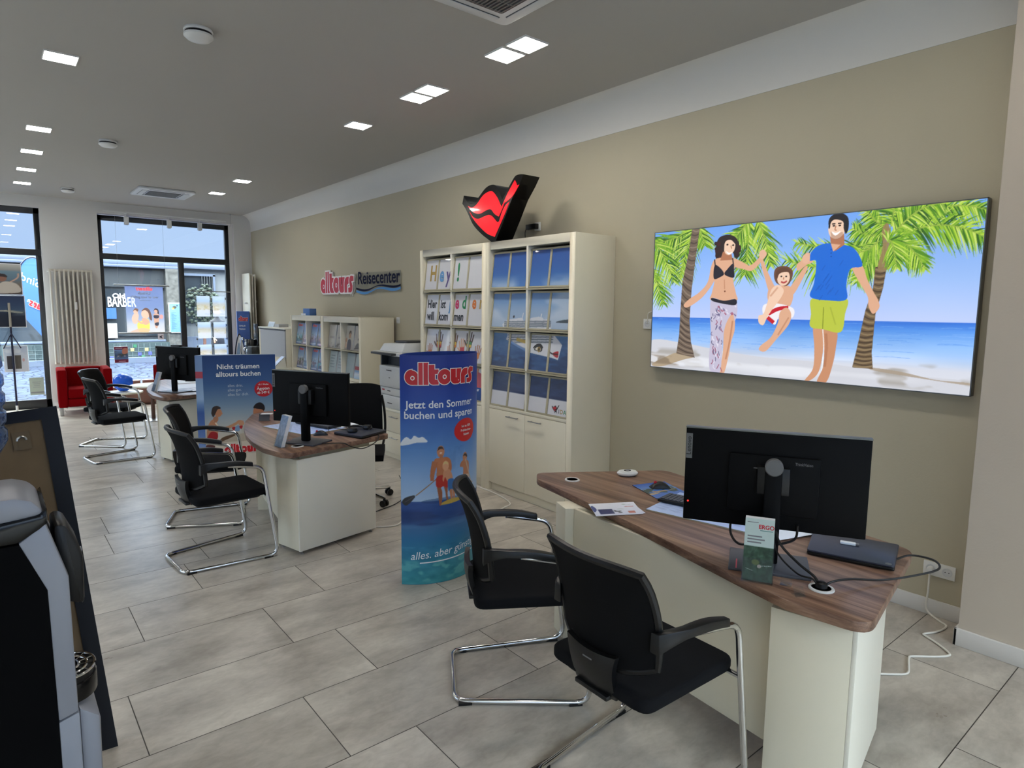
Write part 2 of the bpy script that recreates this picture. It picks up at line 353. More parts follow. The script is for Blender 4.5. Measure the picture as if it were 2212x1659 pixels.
# ------------------------------------------------------------------ printed pictures, painted as colours on a fine grid
class Pic:
    """w x h print; coordinates u right 0..1, v up 0..1, colours 0..255"""
    def __init__(s, w, h, asp, ss=2):
        s.w, s.h, s.ss, s.asp = w, h, ss, asp; s.W, s.H = w*ss, h*ss
        s.a = np.ones((s.H, s.W, 3), np.float32)*255
        s.U = ((np.arange(s.W)+.5)/s.W).astype(np.float32); s.V = ((np.arange(s.H)+.5)/s.H).astype(np.float32)
    def vgrad(s, stops, u0=0, u1=1):
        v = [x[0] for x in stops]; c = np.array([x[1] for x in stops], float)
        g = np.stack([np.interp(s.V, v, c[:, k]) for k in range(3)], 1); inside = (s.V >= v[0]) & (s.V <= v[-1])
        i0, i1 = int(u0*s.W), int(round(u1*s.W)); s.a[inside, i0:i1] = g[inside][:, None]
        return s
    def box(s, pts):
        x = [p[0] for p in pts]; y = [p[1] for p in pts]
        i0, i1 = max(0, int(min(x)*s.W)-1), min(s.W, int(max(x)*s.W)+2); j0, j1 = max(0, int(min(y)*s.H)-1), min(s.H, int(max(y)*s.H)+2)
        return i0, i1, j0, j1
    def poly(s, pts, col, al=1.0):
        i0, i1, j0, j1 = s.box(pts)
        if i1 <= i0 or j1 <= j0: return s
        X, Y = np.meshgrid(s.U[i0:i1], s.V[j0:j1]); ins = np.zeros(X.shape, bool)
        for k in range(len(pts)):
            (xa, ya), (xb, yb) = pts[k-1][:2], pts[k][:2]
            if ya == yb: continue
            c = ((ya > Y) != (yb > Y)) & (X < (xb-xa)*(Y-ya)/(yb-ya)+xa); ins ^= c
        sub = s.a[j0:j1, i0:i1]; sub[ins] = sub[ins]*(1-al)+np.array(col, np.float32)*al; return s
    def blob(s, pts, col, al=1.0, n=5): return s.poly(smooth_path([(p[0], p[1], 0) for p in pts], n, True), col, al)
    def ell(s, c, rx, ry, col, al=1.0, n=28, rot=0):
        a, b = math.cos(rot), math.sin(rot)
        P = [(rx*math.cos(2*PI*k/n), ry*math.sin(2*PI*k/n)) for k in range(n)]
        return s.poly([(c[0]+x*a-y*b/s.asp, c[1]+x*b*s.asp+y*a) for x, y in P], col, al)
    def disc(s, c, r, col, al=1.0): return s.ell(c, r, r*s.asp, col, al)   # r in units of the width
    def stroke(s, pts, w, col, al=1.0, sm=4):
        """ribbon along pts; w (or list) = width in units of the picture's width"""
        P = smooth_path([(p[0], p[1], 0) for p in pts], sm) if sm > 1 and len(pts) > 2 else pts
        n = len(P); ww = np.interp(np.linspace(0, 1, n), np.linspace(0, 1, len(w)), w) if isinstance(w, (list, tuple)) else [w]*n
        L, Rr = [], []
        for i in range(n):
            a, b = P[max(0, i-1)], P[min(n-1, i+1)]; dx, dy = b[0]-a[0], (b[1]-a[1])/s.asp; q = math.hypot(dx, dy) or 1
            nx, ny = -dy/q*ww[i]/2, dx/q*ww[i]/2*s.asp
            L.append((P[i][0]+nx, P[i][1]+ny)); Rr.append((P[i][0]-nx, P[i][1]-ny))
        return s.poly(L+Rr[::-1], col, al)
    def noise(s, reg, scale, amp, stretch=1.0, col=None, thr=None, seed=1):
        """mottle a region (u0,u1,v0,v1); with col/thr lays patches of that colour"""
        u0, u1, v0, v1 = reg; i0, i1, j0, j1 = int(u0*s.W), int(u1*s.W), int(v0*s.H), int(v1*s.H)
        rg = np.random.default_rng(seed); tot = np.zeros((j1-j0, i1-i0), np.float32); A = 0
        for o in range(3):
            f = scale*2**o; nu, nv = max(2, int(f*(u1-u0)/stretch)), max(2, int(f*(v1-v0)/s.asp))
            g = rg.random((nv+2, nu+2)); x = np.linspace(0, nu, i1-i0, endpoint=False); y = np.linspace(0, nv, j1-j0, endpoint=False)
            xi, yi = x.astype(int), y.astype(int); fx, fy = x-xi, (y-yi)[:, None]; fx = fx*fx*(3-2*fx); fy = fy*fy*(3-2*fy)
            t = (g[yi][:, xi]*(1-fx)+g[yi][:, xi+1]*fx)*(1-fy)+(g[yi+1][:, xi]*(1-fx)+g[yi+1][:, xi+1]*fx)*fy
            tot += t*.5**o; A += .5**o
        tot /= A; sub = s.a[j0:j1, i0:i1]
        if col is None: sub += ((tot-.5)*2*amp)[..., None]
        else:
            k = np.clip((tot-thr)/.12, 0, 1)[..., None]*amp; t = np.linspace(0, 1, j1-j0)[:, None, None]; k = k*np.clip(5*np.minimum(t, 1-t), 0, 1)   # patches thin out at the band's edges
            tu = np.linspace(0, 1, i1-i0)[None, :, None]; k = k*(np.clip(6*tu, 0, 1) if u0 > 0 else 1)*(np.clip(6*(1-tu), 0, 1) if u1 < 1 else 1); sub[:] = sub*(1-k)+np.array(col, np.float32)*k
        return s
    def out(s):
        a = np.clip(s.a, 0, 255).reshape(s.h, s.ss, s.w, s.ss, 3).mean((1, 3))/255
        return np.where(a <= .04045, a/12.92, ((a+.055)/1.055)**2.4).astype(np.float32)
def pic_mesh(name, pic, mapf, m, parent=None, crop=(0, 1, 0, 1)):
    """the print as a sheet; mapf(u,v)->point, u,v running 0..1 over the cropped piece"""
    im = pic.out(); u0, u1, v0, v1 = crop
    im = im[int(v0*pic.h):max(int(v0*pic.h)+2, int(v1*pic.h)), int(u0*pic.w):max(int(u0*pic.w)+2, int(u1*pic.w))]; h, w = im.shape[:2]
    vs = np.array([mapf(i/(w-1), j/(h-1)) for j in range(h) for i in range(w)], np.float32)
    k = (np.arange(h-1)[:, None]*w+np.arange(w-1)[None]).ravel(); q = np.stack([k, k+1, k+w+1, k+w], 1)
    me = bpy.data.meshes.new(name); me.vertices.add(len(vs)); me.vertices.foreach_set('co', vs.ravel())
    me.loops.add(q.size); me.loops.foreach_set('vertex_index', q.ravel().astype(np.int32)); me.polygons.add(len(q))
    me.polygons.foreach_set('loop_start', (np.arange(len(q))*4).astype(np.int32)); me.update(calc_edges=True)
    at = me.color_attributes.new('ink', 'FLOAT_COLOR', 'POINT'); at.data.foreach_set('color', np.concatenate([im.reshape(-1, 3), np.ones((h*w, 1), np.float32)], 1).ravel())
    me.materials.append(m); o = bpy.data.objects.new(name, me); COL.objects.link(o)
    if parent: o.parent = parent
    return o
def quad_uv(tl, tr, br, bl):
    """drawing aid: turns points sketched inside a skewed quadrilateral into picture u,v"""
    A = []; b = []
    for (x, y), (u, v) in zip((tl, tr, br, bl), ((0, 1), (1, 1), (1, 0), (0, 0))):
        A.append([x, y, 1, 0, 0, 0, -u*x, -u*y]); b.append(u); A.append([0, 0, 0, x, y, 1, -v*x, -v*y]); b.append(v)
    h = np.linalg.solve(np.array(A, float), np.array(b, float))
    def f(*p):
        if len(p) == 2 and not hasattr(p[0], '__len__'): p = (p,)
        o = []
        for x, y in p:
            w = h[6]*x+h[7]*y+1; o.append(((h[0]*x+h[1]*y+h[2])/w, (h[3]*x+h[4]*y+h[5])/w))
        return o
    return f
# rounded retro word mark of the travel shop: list of (colour key, polygon) in units of letter height, painted in order
def arc(cx, cy, r, a0, a1, n=14): return [(cx+r*math.cos(R(a0+(a1-a0)*k/n)), cy+r*math.sin(R(a0+(a1-a0)*k/n))) for k in range(n+1)]
def grow(P, e):
    n = len(P); o = []
    if sum(P[i][0]*P[(i+1) % n][1]-P[(i+1) % n][0]*P[i][1] for i in range(n)) < 0: P = P[::-1]
    for i in range(n):
        a, p, b = P[i-1], P[i], P[(i+1) % n]
        d1 = (p[0]-a[0], p[1]-a[1]); d2 = (b[0]-p[0], b[1]-p[1]); l1 = math.hypot(*d1) or 1; l2 = math.hypot(*d2) or 1
        n1 = (d1[1]/l1, -d1[0]/l1); n2 = (d2[1]/l2, -d2[0]/l2); m = (n1[0]+n2[0], n1[1]+n2[1]); q = math.hypot(*m) or 1
        k = e/max(.35, (n1[0]*m[0]+n1[1]*m[1])/q); o.append((p[0]+m[0]/q*k, p[1]+m[1]/q*k))
    return o
def wordmark(e=.055):
    def hole(cx, cy, r=.15): return arc(cx, cy, r, 0, 360, 14)[:-1]
    a = arc(.52, .52, .52, 90, 270)+[(.98, 0), (.98, .55)]+arc(.52, .52, .46, 4, 90, 6)
    l1 = [(0, 0), (.34, 0), (.34, 1.5), (0, 1.5)]
    t = arc(.34, .34, .34, 180, 270, 6)+[(.72, 0), (.72, .34), (.46, .34), (.46, .72), (.72, .72), (.72, 1.04), (.42, 1.04), (.42, 1.36), (0, 1.36)]
    o = arc(.52, .52, .53, 0, 360, 24)[:-1]
    u = arc(.36, .36, .36, 180, 270, 7)+arc(.58, .36, .36, 270, 360, 7)+[(.94, 1.04), (.5, 1.04), (.5, .44), (.44, .44), (.44, 1.04), (0, 1.04)]
    r = [(0, 0), (.42, 0), (.42, .5), (.72, .62), (.72, 1.04)]+arc(.46, .58, .46, 90, 180, 6)
    s = [(0, 0), (.34, 0)]+arc(.34, .34, .34, 270, 380, 8)+[(.5, .72), (.84, .76), (.84, 1.04)]+arc(.5, .76, .34, 95, 190, 7)+[(.3, .34), (0, .3)]
    x = 0; L = []
    for g, adv, hs in ((a, .98, [(.56, .46)]), (l1, .36, []), (l1, .36, []), (t, .66, []), (o, 1.0, [(.52, .52)]), (u, .92, []), (r, .62, []), (s, .86, [])):
        P = [(p[0]+x, p[1]) for p in g]; L.append(('white', grow(P, e))); L.append(('red', P))
        for h in hs: L.append(('white', hole(h[0]+x, h[1], .16))); L.append(('red', hole(h[0]+x, h[1], .09)))
        x += adv
    return L, x
def paint_mark(pic, x, y, w, red=(190, 24, 40), white=(240, 236, 232), flip=False):
    """word mark centred on x, baseline y, width w (fractions of the picture's width)"""
    L, tw = wordmark(); k = w/tw
    for c, P in L:
        pic.poly([(x+(-1 if flip else 1)*(p[0]-tw/2)*k, y+p[1]*k*pic.asp) for p in P], red if c == 'red' else white)
def mesh_mark(mb_r, mb_w, mapf, x, y, w, e=.055, h0=.001, dh=.0004, hs=1.0):
    L, tw = wordmark(e); k = w/tw; h = h0
    for c, P in L:
        (mb_r if c == 'red' else mb_w).add([mapf(x+(p[0]-tw/2)*k, y+p[1]*k*hs, h) for p in P], [tuple(range(len(P)))]); h += dh
# ================================================================== the room
WX, BY, CZ, LX, FY = 4.237, 13.5, 3.58, -4.6, -3.2   # right wall, back wall, ceiling, left wall, wall behind
def floor_mat():
    m = bpy.data.materials.new('concrete look tile'); m.use_nodes = True; nt = m.node_tree; n = nt.nodes; l = nt.links; p = n['Principled BSDF']
    at = n.new('ShaderNodeAttribute'); at.attribute_name = 'tile'
    tc = n.new('ShaderNodeTexCoord'); mp = n.new('ShaderNodeMapping'); mp.inputs['Scale'].default_value = (.55, 1, 1)
    ad = n.new('ShaderNodeVectorMath'); ad.operation = 'MULTIPLY_ADD'; ad.inputs[1].default_value = (37, 61, 0)
    l.new(at.outputs['Color'], ad.inputs[0]); l.new(tc.outputs['Object'], mp.inputs[0]); l.new(mp.outputs[0], ad.inputs[2])
    a = n.new('ShaderNodeTexNoise'); a.inputs['Scale'].default_value = 4.5; a.inputs['Detail'].default_value = 9; a.inputs['Roughness'].default_value = .62
    l.new(ad.outputs[0], a.inputs['Vector'])
    b = n.new('ShaderNodeTexNoise'); b.inputs['Scale'].default_value = 26; b.inputs['Detail'].default_value = 6; b.inputs['Distortion'].default_value = 1.2
    l.new(ad.outputs[0], b.inputs['Vector'])
    cr = n.new('ShaderNodeValToRGB'); e = cr.color_ramp.elements
    e[0].position = .34; e[0].color = rgb(158, 150, 139); e[1].position = .66; e[1].color = rgb(202, 194, 181)
    l.new(a.outputs[0], cr.inputs[0])
    c2 = n.new('ShaderNodeValToRGB'); c2.color_ramp.elements[0].position = .28; c2.color_ramp.elements[0].color = (.88, .87, .86, 1)
    c2.color_ramp.elements[1].position = .62; c2.color_ramp.elements[1].color = (1, 1, 1, 1); l.new(b.outputs[0], c2.inputs[0])
    mx = n.new('ShaderNodeMix'); mx.data_type = 'RGBA'; mx.blend_type = 'MULTIPLY'; mx.inputs[0].default_value = 1
    l.new(cr.outputs[0], mx.inputs[6]); l.new(c2.outputs[0], mx.inputs[7])
    sp = n.new('ShaderNodeSeparateColor'); l.new(at.outputs['Color'], sp.inputs[0])
    mr = n.new('ShaderNodeMapRange'); mr.inputs[3].default_value = .92; mr.inputs[4].default_value = 1.06; l.new(sp.outputs[2], mr.inputs[0])
    sc = n.new('ShaderNodeVectorMath'); sc.operation = 'SCALE'; l.new(mx.outputs[2], sc.inputs[0]); l.new(mr.outputs[0], sc.inputs['Scale'])
    l.new(sc.outputs[0], p.inputs['Base Color'])
    rr = n.new('ShaderNodeMapRange'); rr.inputs[3].default_value = .25; rr.inputs[4].default_value = .33; l.new(a.outputs[0], rr.inputs[0])
    l.new(rr.outputs[0], p.inputs['Roughness'])
    bp = n.new('ShaderNodeBump'); bp.inputs['Strength'].default_value = .035; bp.inputs['Distance'].default_value = .002; l.new(b.outputs[0], bp.inputs['Height']); l.new(bp.outputs[0], p.inputs['Normal'])
    return m
def build_floor():
    grout = mat('dark grout', (88, 84, 78), .85); mb = MB()
    mb.add([(LX, FY, -.002), (4.4, FY, -.002), (4.4, 13.9, -.002), (LX, 13.9, -.002)], [(0, 1, 2, 3)], 1); cols = [(0, 0, 0)]*4
    offs = {2: .948, 1: .54, 0: .155, -1: .388, -2: .01, -3: .31, -5: .602, -6: .977, 5: .634, 6: .236, 7: .837, 8: .12, 9: .325}
    g = .0022; rw = random.Random(3)
    for r in range(-14, 22):
        y0 = 3.218+.5*r; off = offs.get(r, rw.random()); y1 = y0+.5
        a0, a1 = max(y0, FY)+g, min(y1, 13.9)-g
        if a1 <= a0: continue
        for k in range(-6, 6):
            x0, x1 = max(off+k, LX)+g, min(off+k+1, 4.4)-g
            if x1 <= x0: continue
            mb.add([(x0, a0, 0), (x1, a0, 0), (x1, a1, 0), (x0, a1, 0)], [(0, 1, 2, 3)], 0); c = (rw.random(), rw.random(), rw.random()); cols += [c]*4
    o = struct('floor', mb, [floor_mat(), grout])
    at = o.data.color_attributes.new('tile', 'FLOAT_COLOR', 'POINT'); at.data.foreach_set('color', np.array([c+(1,) for c in cols], np.float32).ravel())
build_floor()
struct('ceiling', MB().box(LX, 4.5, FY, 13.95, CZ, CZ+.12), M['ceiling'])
struct('wall_right', MB().box(WX, 4.45, .99, 13.9, 0, CZ), M['beige_wall'])
struct('wall_front_right', MB().box(3.95, 4.45, FY, .99, 0, CZ), M['pillar_wall'])
# street side walls on the left and behind the camera, with shop windows like the ones in view
SIDE = [(3.2, 7.2), (7.9, 12.2)]; REAR = [(-4.3, -.3), (.0, 3.8)]
b = MB(); e = [FY]+[y for p in SIDE for y in p]+[13.9]
for k in range(0, len(e), 2): b.box(LX-.3, LX, e[k], e[k+1], 0, CZ)
for y0, y1 in SIDE: b.box(LX-.3, LX, y0, y1, 3.3, CZ).box(LX-.3, LX, y0, y1, 0, .25)
struct('wall_left', b, M['white_wall'])
b = MB(); e = [LX-.3]+[x for p in REAR for x in p]+[4.45]
for k in range(0, len(e), 2): b.box(e[k], e[k+1], FY-.3, FY, 0, CZ)
for x0, x1 in REAR: b.box(x0, x1, FY-.3, FY, 3.3, CZ).box(x0, x1, FY-.3, FY, 0, .25)
struct('wall_front', b, M['white_wall'])
for n, (a0, a1) in enumerate(SIDE):
    f = MB(); X0, X1 = LX-.2, LX-.13
    for y0, y1, z0, z1 in ((a0, a0+.07, .25, 3.3), (a1-.07, a1, .25, 3.3), (a0, a1, 3.22, 3.3), (a0, a1, .25, .35), (a0, a1, 2.6, 2.7), ((a0+a1)/2-.05, (a0+a1)/2+.05, .25, 2.6)): f.box(X0, X1, y0, y1, z0, z1)
    w = struct('window_%d' % (n+3), f, M['black_frame'])
    MB().box(LX-.168, LX-.16, a0+.06, a1-.06, .34, 3.23).build('pane', M['glass'], w)
for n, (a0, a1) in enumerate(REAR):
    f = MB(); Y0, Y1 = FY-.2, FY-.13
    for x0, x1, z0, z1 in ((a0, a0+.07, .25, 3.3), (a1-.07, a1, .25, 3.3), (a0, a1, 3.22, 3.3), (a0, a1, .25, .35), (a0, a1, 2.6, 2.7)): f.box(x0, x1, Y0, Y1, z0, z1)
    w = struct('window_%d' % (n+5), f, M['black_frame'])
    MB().box(a0+.06, a1-.06, FY-.168, FY-.16, .34, 3.23).build('pane', M['glass'], w)
# coved white band between beige wall and ceiling
def cove():
    pr = [(WX+.004, 3.275), (WX-.004, 3.275), (WX-.006, 3.38)]+[(WX-.006-.16*(1-math.cos(R(t))), 3.38+.2*math.sin(R(t))) for t in range(9, 91, 9)]+[(WX+.004, CZ)]
    n = len(pr); vs = [(x, y, z) for y in (.99, BY) for x, z in pr]
    fs = [(i, (i+1) % n, n+(i+1) % n, n+i) for i in range(n)]+[tuple(range(n)), tuple(range(n, 2*n))[::-1]]
    struct('trim_1', MB().add(vs, fs), M['cove'], smooth=True, sharp=40)
cove()
b = MB()
for x0, x1, z0, z1 in ((LX, -1.6, 0, CZ), (.80, 1.62, 0, CZ), (3.905, WX, 0, CZ), (-1.6, .80, 3.39, CZ), (1.62, 3.905, 3.39, CZ), (1.62, 3.905, 0, .2)):
    b.box(x0, x1, BY, 13.9, z0, z1)
struct('wall_back', b, M['white_wall'])
def skirt(name, x0, x1, y0, y1, h=.095):
    struct(name, MB().box(x0, x1, y0, y1, 0, h), M['skirting'], bevel=.003)
skirt('baseboard_right', WX-.016, WX-.0005, .992, BY); skirt('baseboard_pillar', 3.932, 3.9495, FY, 1.006); skirt('baseboard_pillar_end', 3.932, WX-.017, .9905, 1.006)
skirt('baseboard_back', .82, 1.62, BY-.016, BY-.0005)
# windows ---------------------------------------------------------------
FRY = (13.6, 13.67)
def window(n, x0, x1, z0, ztop, trans, mull, bottom):
    f = MB(); a, c = FRY; fw = .065
    f.box(x0, x0+fw, a, c, z0, ztop); f.box(x1-fw-.01, x1, a, c, z0, ztop); f.box(x0, x1, a, c, ztop-.09, ztop); f.box(x0, x1, a, c, z0, z0+bottom)
    f.box(x0, x1, a-.01, c, trans[0], trans[1])
    if mull: f.box(mull[0], mull[1], a-.005, c, z0, trans[0])
    w = struct('window_%d' % n, f, M['black_frame'], bevel=.004)
    panes = [(x0+fw-.005, x1-fw-.005, trans[1]-.005, ztop-.085)]
    xs = [x0+fw-.005]+([mull[0]+.005, mull[1]-.005] if mull else [])+[x1-fw-.005]
    for k in range(0, len(xs), 2): panes.append((xs[k], xs[k+1], z0+bottom-.005, trans[0]+.005))
    for p in panes:
        MB().box(p[0], p[1], 13.635, 13.643, p[2], p[3]).build('pane', M['glass'], w)
    return w
window(1, -1.6, .795, 0.0, 3.385, (2.6, 2.705), (-.42, -.34), .15)
window(2, 1.622, 3.83, .2, 3.372, (2.6, 2.705), (2.9, 2.997), .1)
struct('trim_2', MB().box(3.832, 3.904, 13.6, 13.66, .2, 3.39), M['skirting'])
# low laminate bench under the right window
b = MB().box(1.66, 3.88, 13.12, 13.48, .012, .33)
struct('trim_3', b, M['bench'], bevel=.006)
# ================================================================== the street outside
cob = bpy.data.materials.new('pale cobbles'); cob.use_nodes = True
def cobbles(m):
    nt = m.node_tree; n = nt.nodes; l = nt.links; p = n['Principled BSDF']; tc = n.new('ShaderNodeTexCoord')
    v = n.new('ShaderNodeTexVoronoi'); v.feature = 'DISTANCE_TO_EDGE'; v.inputs['Scale'].default_value = 5.5; l.new(tc.outputs['Object'], v.inputs['Vector'])
    c = n.new('ShaderNodeTexVoronoi'); c.inputs['Scale'].default_value = 5.5; l.new(tc.outputs['Object'], c.inputs['Vector'])
    cr = n.new('ShaderNodeValToRGB'); e = cr.color_ramp.elements; e[0].position = .02; e[0].color = rgb(26, 31, 42); e[1].position = .09; e[1].color = rgb(52, 60, 78)
    l.new(v.outputs[0], cr.inputs[0]); sp = n.new('ShaderNodeSeparateColor'); l.new(c.outputs['Color'], sp.inputs[0])
    mr = n.new('ShaderNodeMapRange'); mr.inputs[3].default_value = .75; mr.inputs[4].default_value = 1.1; l.new(sp.outputs[0], mr.inputs[0])
    sc = n.new('ShaderNodeVectorMath'); sc.operation = 'SCALE'; l.new(cr.outputs[0], sc.inputs[0]); l.new(mr.outputs[0], sc.inputs['Scale']); l.new(sc.outputs[0], p.inputs['Base Color'])
    p.inputs['Roughness'].default_value = .8; p.inputs['Specular IOR Level'].default_value = .1
cobbles(cob)
b = MB(); b.add([(-30, 13.92, -.06), (40, 13.92, -.06), (40, 20.2, .3), (-30, 20.2, .3), (40, 45, .3), (-30, 45, .3), (-30, -30, -.06), (LX-.32, -30, -.06), (LX-.32, 13.92, -.06), (40, -30, -.06), (40, FY-.32, -.06), (LX-.32, FY-.32, -.06)], [(0, 1, 2, 3), (3, 2, 4, 5), (6, 7, 8, 0), (7, 9, 10, 11)])
struct('street_paving', b, cob)
M['stone_dark'] = mat('dark shopfront panel', (58, 62, 66), .6, var=(2, .1))
M['stone_mottled'] = mat('mottled granite', (74, 73, 70), .7, var=(9, .55))
M['facade_grey'] = mat('grey render', (92, 96, 100), .8, var=(1, .05))
M['shop_glass'] = mat('dark shop glass', (34, 40, 46), .1)
M['cornice'] = mat('pale cornice', (74, 84, 102), .6)
M['reflected_foliage'] = mat('dark foliage', (28, 40, 30), .8, var=(3, .4))
sh = thing('shop_building', 'dark fronted barber shop across the street seen through the right window', 'building', (3.2, 20.2, .3))
sh['category'] = 'building'
def onb(b, name, m, **k):
    o = b.xf(Matrix.Translation((-3.2, -20.2, -.3))).build(name, m, sh, **k); return o
onb(MB().box(-14, 4.0, 20.25, 24, .3, 2.80), 'facade', M['stone_dark'])
onb(MB().box(-14, 4.35, 20.0, 24, 2.80, 2.87).box(-14, 4.35, 20.1, 24, 2.87, 2.99), 'cornice', M['cornice'], bevel=.01)
onb(MB().box(-14, 3.92, 20.15, 20.25, 2.28, 2.76), 'fascia', mat('black fascia', (36, 40, 44), .5))
onb(MB().box(1.6, 3.8, 20.18, 20.25, .95, 2.2), 'shop_window', M['shop_glass'])
onb(MB().box(-6, 1.4, 20.18, 20.25, .4, 2.2), 'shop_door', M['shop_glass'])
onb(MB().box(3.93, 4.32, 19.98, 20.3, .3, 2.8), 'pier', M['stone_mottled'])
onb(MB().box(-3, 3.84, 19.9, 20.2, .79, .85), 'window_ledge', M['cornice'], bevel=.01)
onb(MB().box(2.40, 2.72, 20.12, 20.17, 1.42, 1.71), 'wall_screen', mat('blue lit screen', (40, 70, 120), .3, emit=((30, 70, 130), .5)))
onb(MB().box(2.40, 2.72, 20.12, 20.17, .90, 1.3), 'logo_panel', mat('grey logo panel', (120, 116, 112), .6))
mp = lambda x, y, h: (x-3.2, 20.13-h-20.2, y-.3)
SHOP = mat('white shop lettering', (235, 240, 245), .5, emit=((235, 240, 250), .6))
letters(sh, SHOP, [('Old', .17, 2.80, 2.03, dict(sx=1.15, bold=.02)), ('BARBER', .36, 2.86, 1.86, dict(sx=.53, bold=.012))], mp)
# tiled planter wall under its window, every coloured tile part of the pattern
b = MB().box(-3, 3.9, 19.72, 19.95, .3, .78); onb(b, 'tiled_plinth', mat('green black tiles', (46, 58, 60), .4))
for nm, c, lst in (('yellow_tile', (214, 196, 90), ((2.98, .6), (3.32, .6))), ('blue_tile', (60, 66, 170), ((3.15, .48), (3.4, .49), (2.5, .4))), ('green_tile', (40, 92, 66), ((3.05, .7), (3.23, .4)))):
    mm = mat(nm, c, .4)
    for x, z in lst: onb(MB().box(x-.04, x+.04, 19.705, 19.725, z-.04, z+.04), nm, mm)
b = MB()
for k in range(24): b.box(.6+k*.14, .608+k*.14, 19.71, 19.722, .32, .76)
for z in (.44, .54, .64): b.box(.6, 3.9, 19.71, 19.722, z, z+.006)
onb(b, 'tile_joints', mat('tile joint', (96, 110, 112), .6))
onb(MB().box(-10, 4.4, 19.45, 19.7, .26, .4), 'kerb', M['cornice'])
# menu board on the pier
mn = thing('menu_board', 'narrow white and blue menu board on the granite pier across the street', 'sign', (4.1, 19.93, 1.45))
MB().box(-.15, .15, 0, .03, -.42, .42).build('board', mat('board frame grey', (176, 180, 182), .5), mn)
p = Pic(40, 100, .35); p.vgrad([(0, (84, 120, 160)), (1, (96, 130, 164))])
for k in range(22):
    y = .08+k*.028; w = .2+.35*((k*37) % 10)/10; p.poly([(.15, y), (.15+w, y), (.15+w, y+.012), (.15, y+.012)], (50, 80, 130))
p.ell((.5, .86), .2, .05, (60, 60, 50)); p.ell((.36, .82), .12, .03, (190, 140, 60)); p.ell((.75, .92), .08, .03, (40, 44, 60))
pic_mesh('menu_sheet', p, lambda u, v: (-.13+.26*u, -.002, -.4+.8*v), M['print'], mn)
# pale house further right
hs = thing('house', 'pale grey house with barred window across the street behind the card display', 'building', (6, 22, .3))
def onh(b, name, m, **k): return b.xf(Matrix.Translation((-6, -22, -.3))).build(name, m, hs, **k)
onh(MB().box(4.36, 16, 20.4, 24, .3, 2.85), 'facade', M['facade_grey']); onh(MB().box(4.36, 16, 20.25, 24, 2.85, 2.98), 'cornice', M['cornice'], bevel=.01)
onh(MB().box(4.5, 5.3, 20.36, 20.41, 1.3, 2.65), 'window_pane', M['shop_glass']); onh(MB().box(5.24, 5.3, 20.3, 20.4, 1.3, 2.7).box(4.4, 5.3, 20.3, 20.4, 2.65, 2.72), 'window_frame', M['cornice'])
b = MB()
for k in range(5): b.box(4.93+k*.07, 4.945+k*.07, 20.3, 20.34, 1.3, 2.65)
onh(b, 'window_bars', M['stone_dark']); onh(MB().box(4.4, 9, 20.2, 20.4, .3, .9), 'plinth', M['cornice'])
b = MB()
for k in range(260):
    a = random.random()*6.28; rr = random.random()**.5*.4; c = (4.75+rr*math.cos(a), 19.6+random.uniform(-.3, .3), 1.8+1.0*rr*math.sin(a)*1.5); q = random.uniform(.35, .6)
    b.lathe([(0, -.09*q), (.08*q, -.05*q), (.1*q, 0), (.07*q, .06*q), (0, .09*q)], c, 5)
tr = thing('foliage_reflection', 'dark green clumps standing in for foliage reflected in the pale house window', 'foliage reflection', (4.75, 19.6, .3))  # added clumps imitate foliage mirrored in the house window pane
b.xf(Matrix.Translation((-4.75, -19.6, -.3))).build('foliage', M['reflected_foliage'], tr, smooth=True)
MB().tube([(0, 0, 0), (.02, 0, .5), (0, 0, 1.1)], [.05, .04, .03]).build('trunk', M['wood_dark'], tr)  # stem made up to carry the reflection stand-in
# feather flag on the pavement outside the glass door
fl = thing('feather_flag', 'blue feather flag with mirrored white writing on pavement outside the left window', 'flag', (.97, 15.5, .03))
pts = [(-.34, 1.62), (-.42, 2.25), (-.38, 2.5), (-.3, 2.6), (-.18, 2.63), (-.06, 2.55), (0, 2.35), (0, 1.0)]
P = smooth_path([(x, z, 0) for x, z in pts[1:7]], 4); P = [(q[0], q[1]) for q in P]+[(0, .92), (-.4, 1.5)]
mb = MB(); N = len(P); mb.add([(x, 0, z) for x, z in P]+[(x, .006, z) for x, z in P], [tuple(range(N)), tuple(range(N, 2*N))[::-1]]+[(i, N+i, N+(i+1) % N, (i+1) % N) for i in range(N)])
mb.build('banner', mat('blue flag cloth', (56, 100, 170), .7, emit=((58, 110, 205), .0)), fl)
MB().tube(smooth_path([(.012, 0, .02), (.012, 0, 1.5), (.008, 0, 2.35), (-.06, 0, 2.57), (-.18, 0, 2.65), (-.3, 0, 2.62), (-.4, 0, 2.5)], 5), .012, 8).build('pole', M['navy'], fl)
MB().box(-.2, .22, -.2, .2, -.03, 0).build('base_plate', M['black_plastic'], fl)
fm = lambda x, y, h: (-x, -.002-h, y)
letters(fl, M['ink_white'], [('Sind', .2, .25, 2.2, dict(shear=.3, rot=R(28))), ('in', .17, .06, 2.0, dict(shear=.3, rot=R(28))), ('Reise', .12, .22, 1.78, dict(rot=R(28)))], fm)
b, b2 = MB(), MB(); rm = lambda x, y, h: fm(x*math.cos(R(30))-y*math.sin(R(30)), 1.55+x*math.sin(R(30))+y*math.cos(R(30)), h)
mesh_mark(b, b2, rm, .12, 0, .55); b2.build('mark_outline', M['sign_white'], fl); b.build('mark', M['sign_red'], fl)
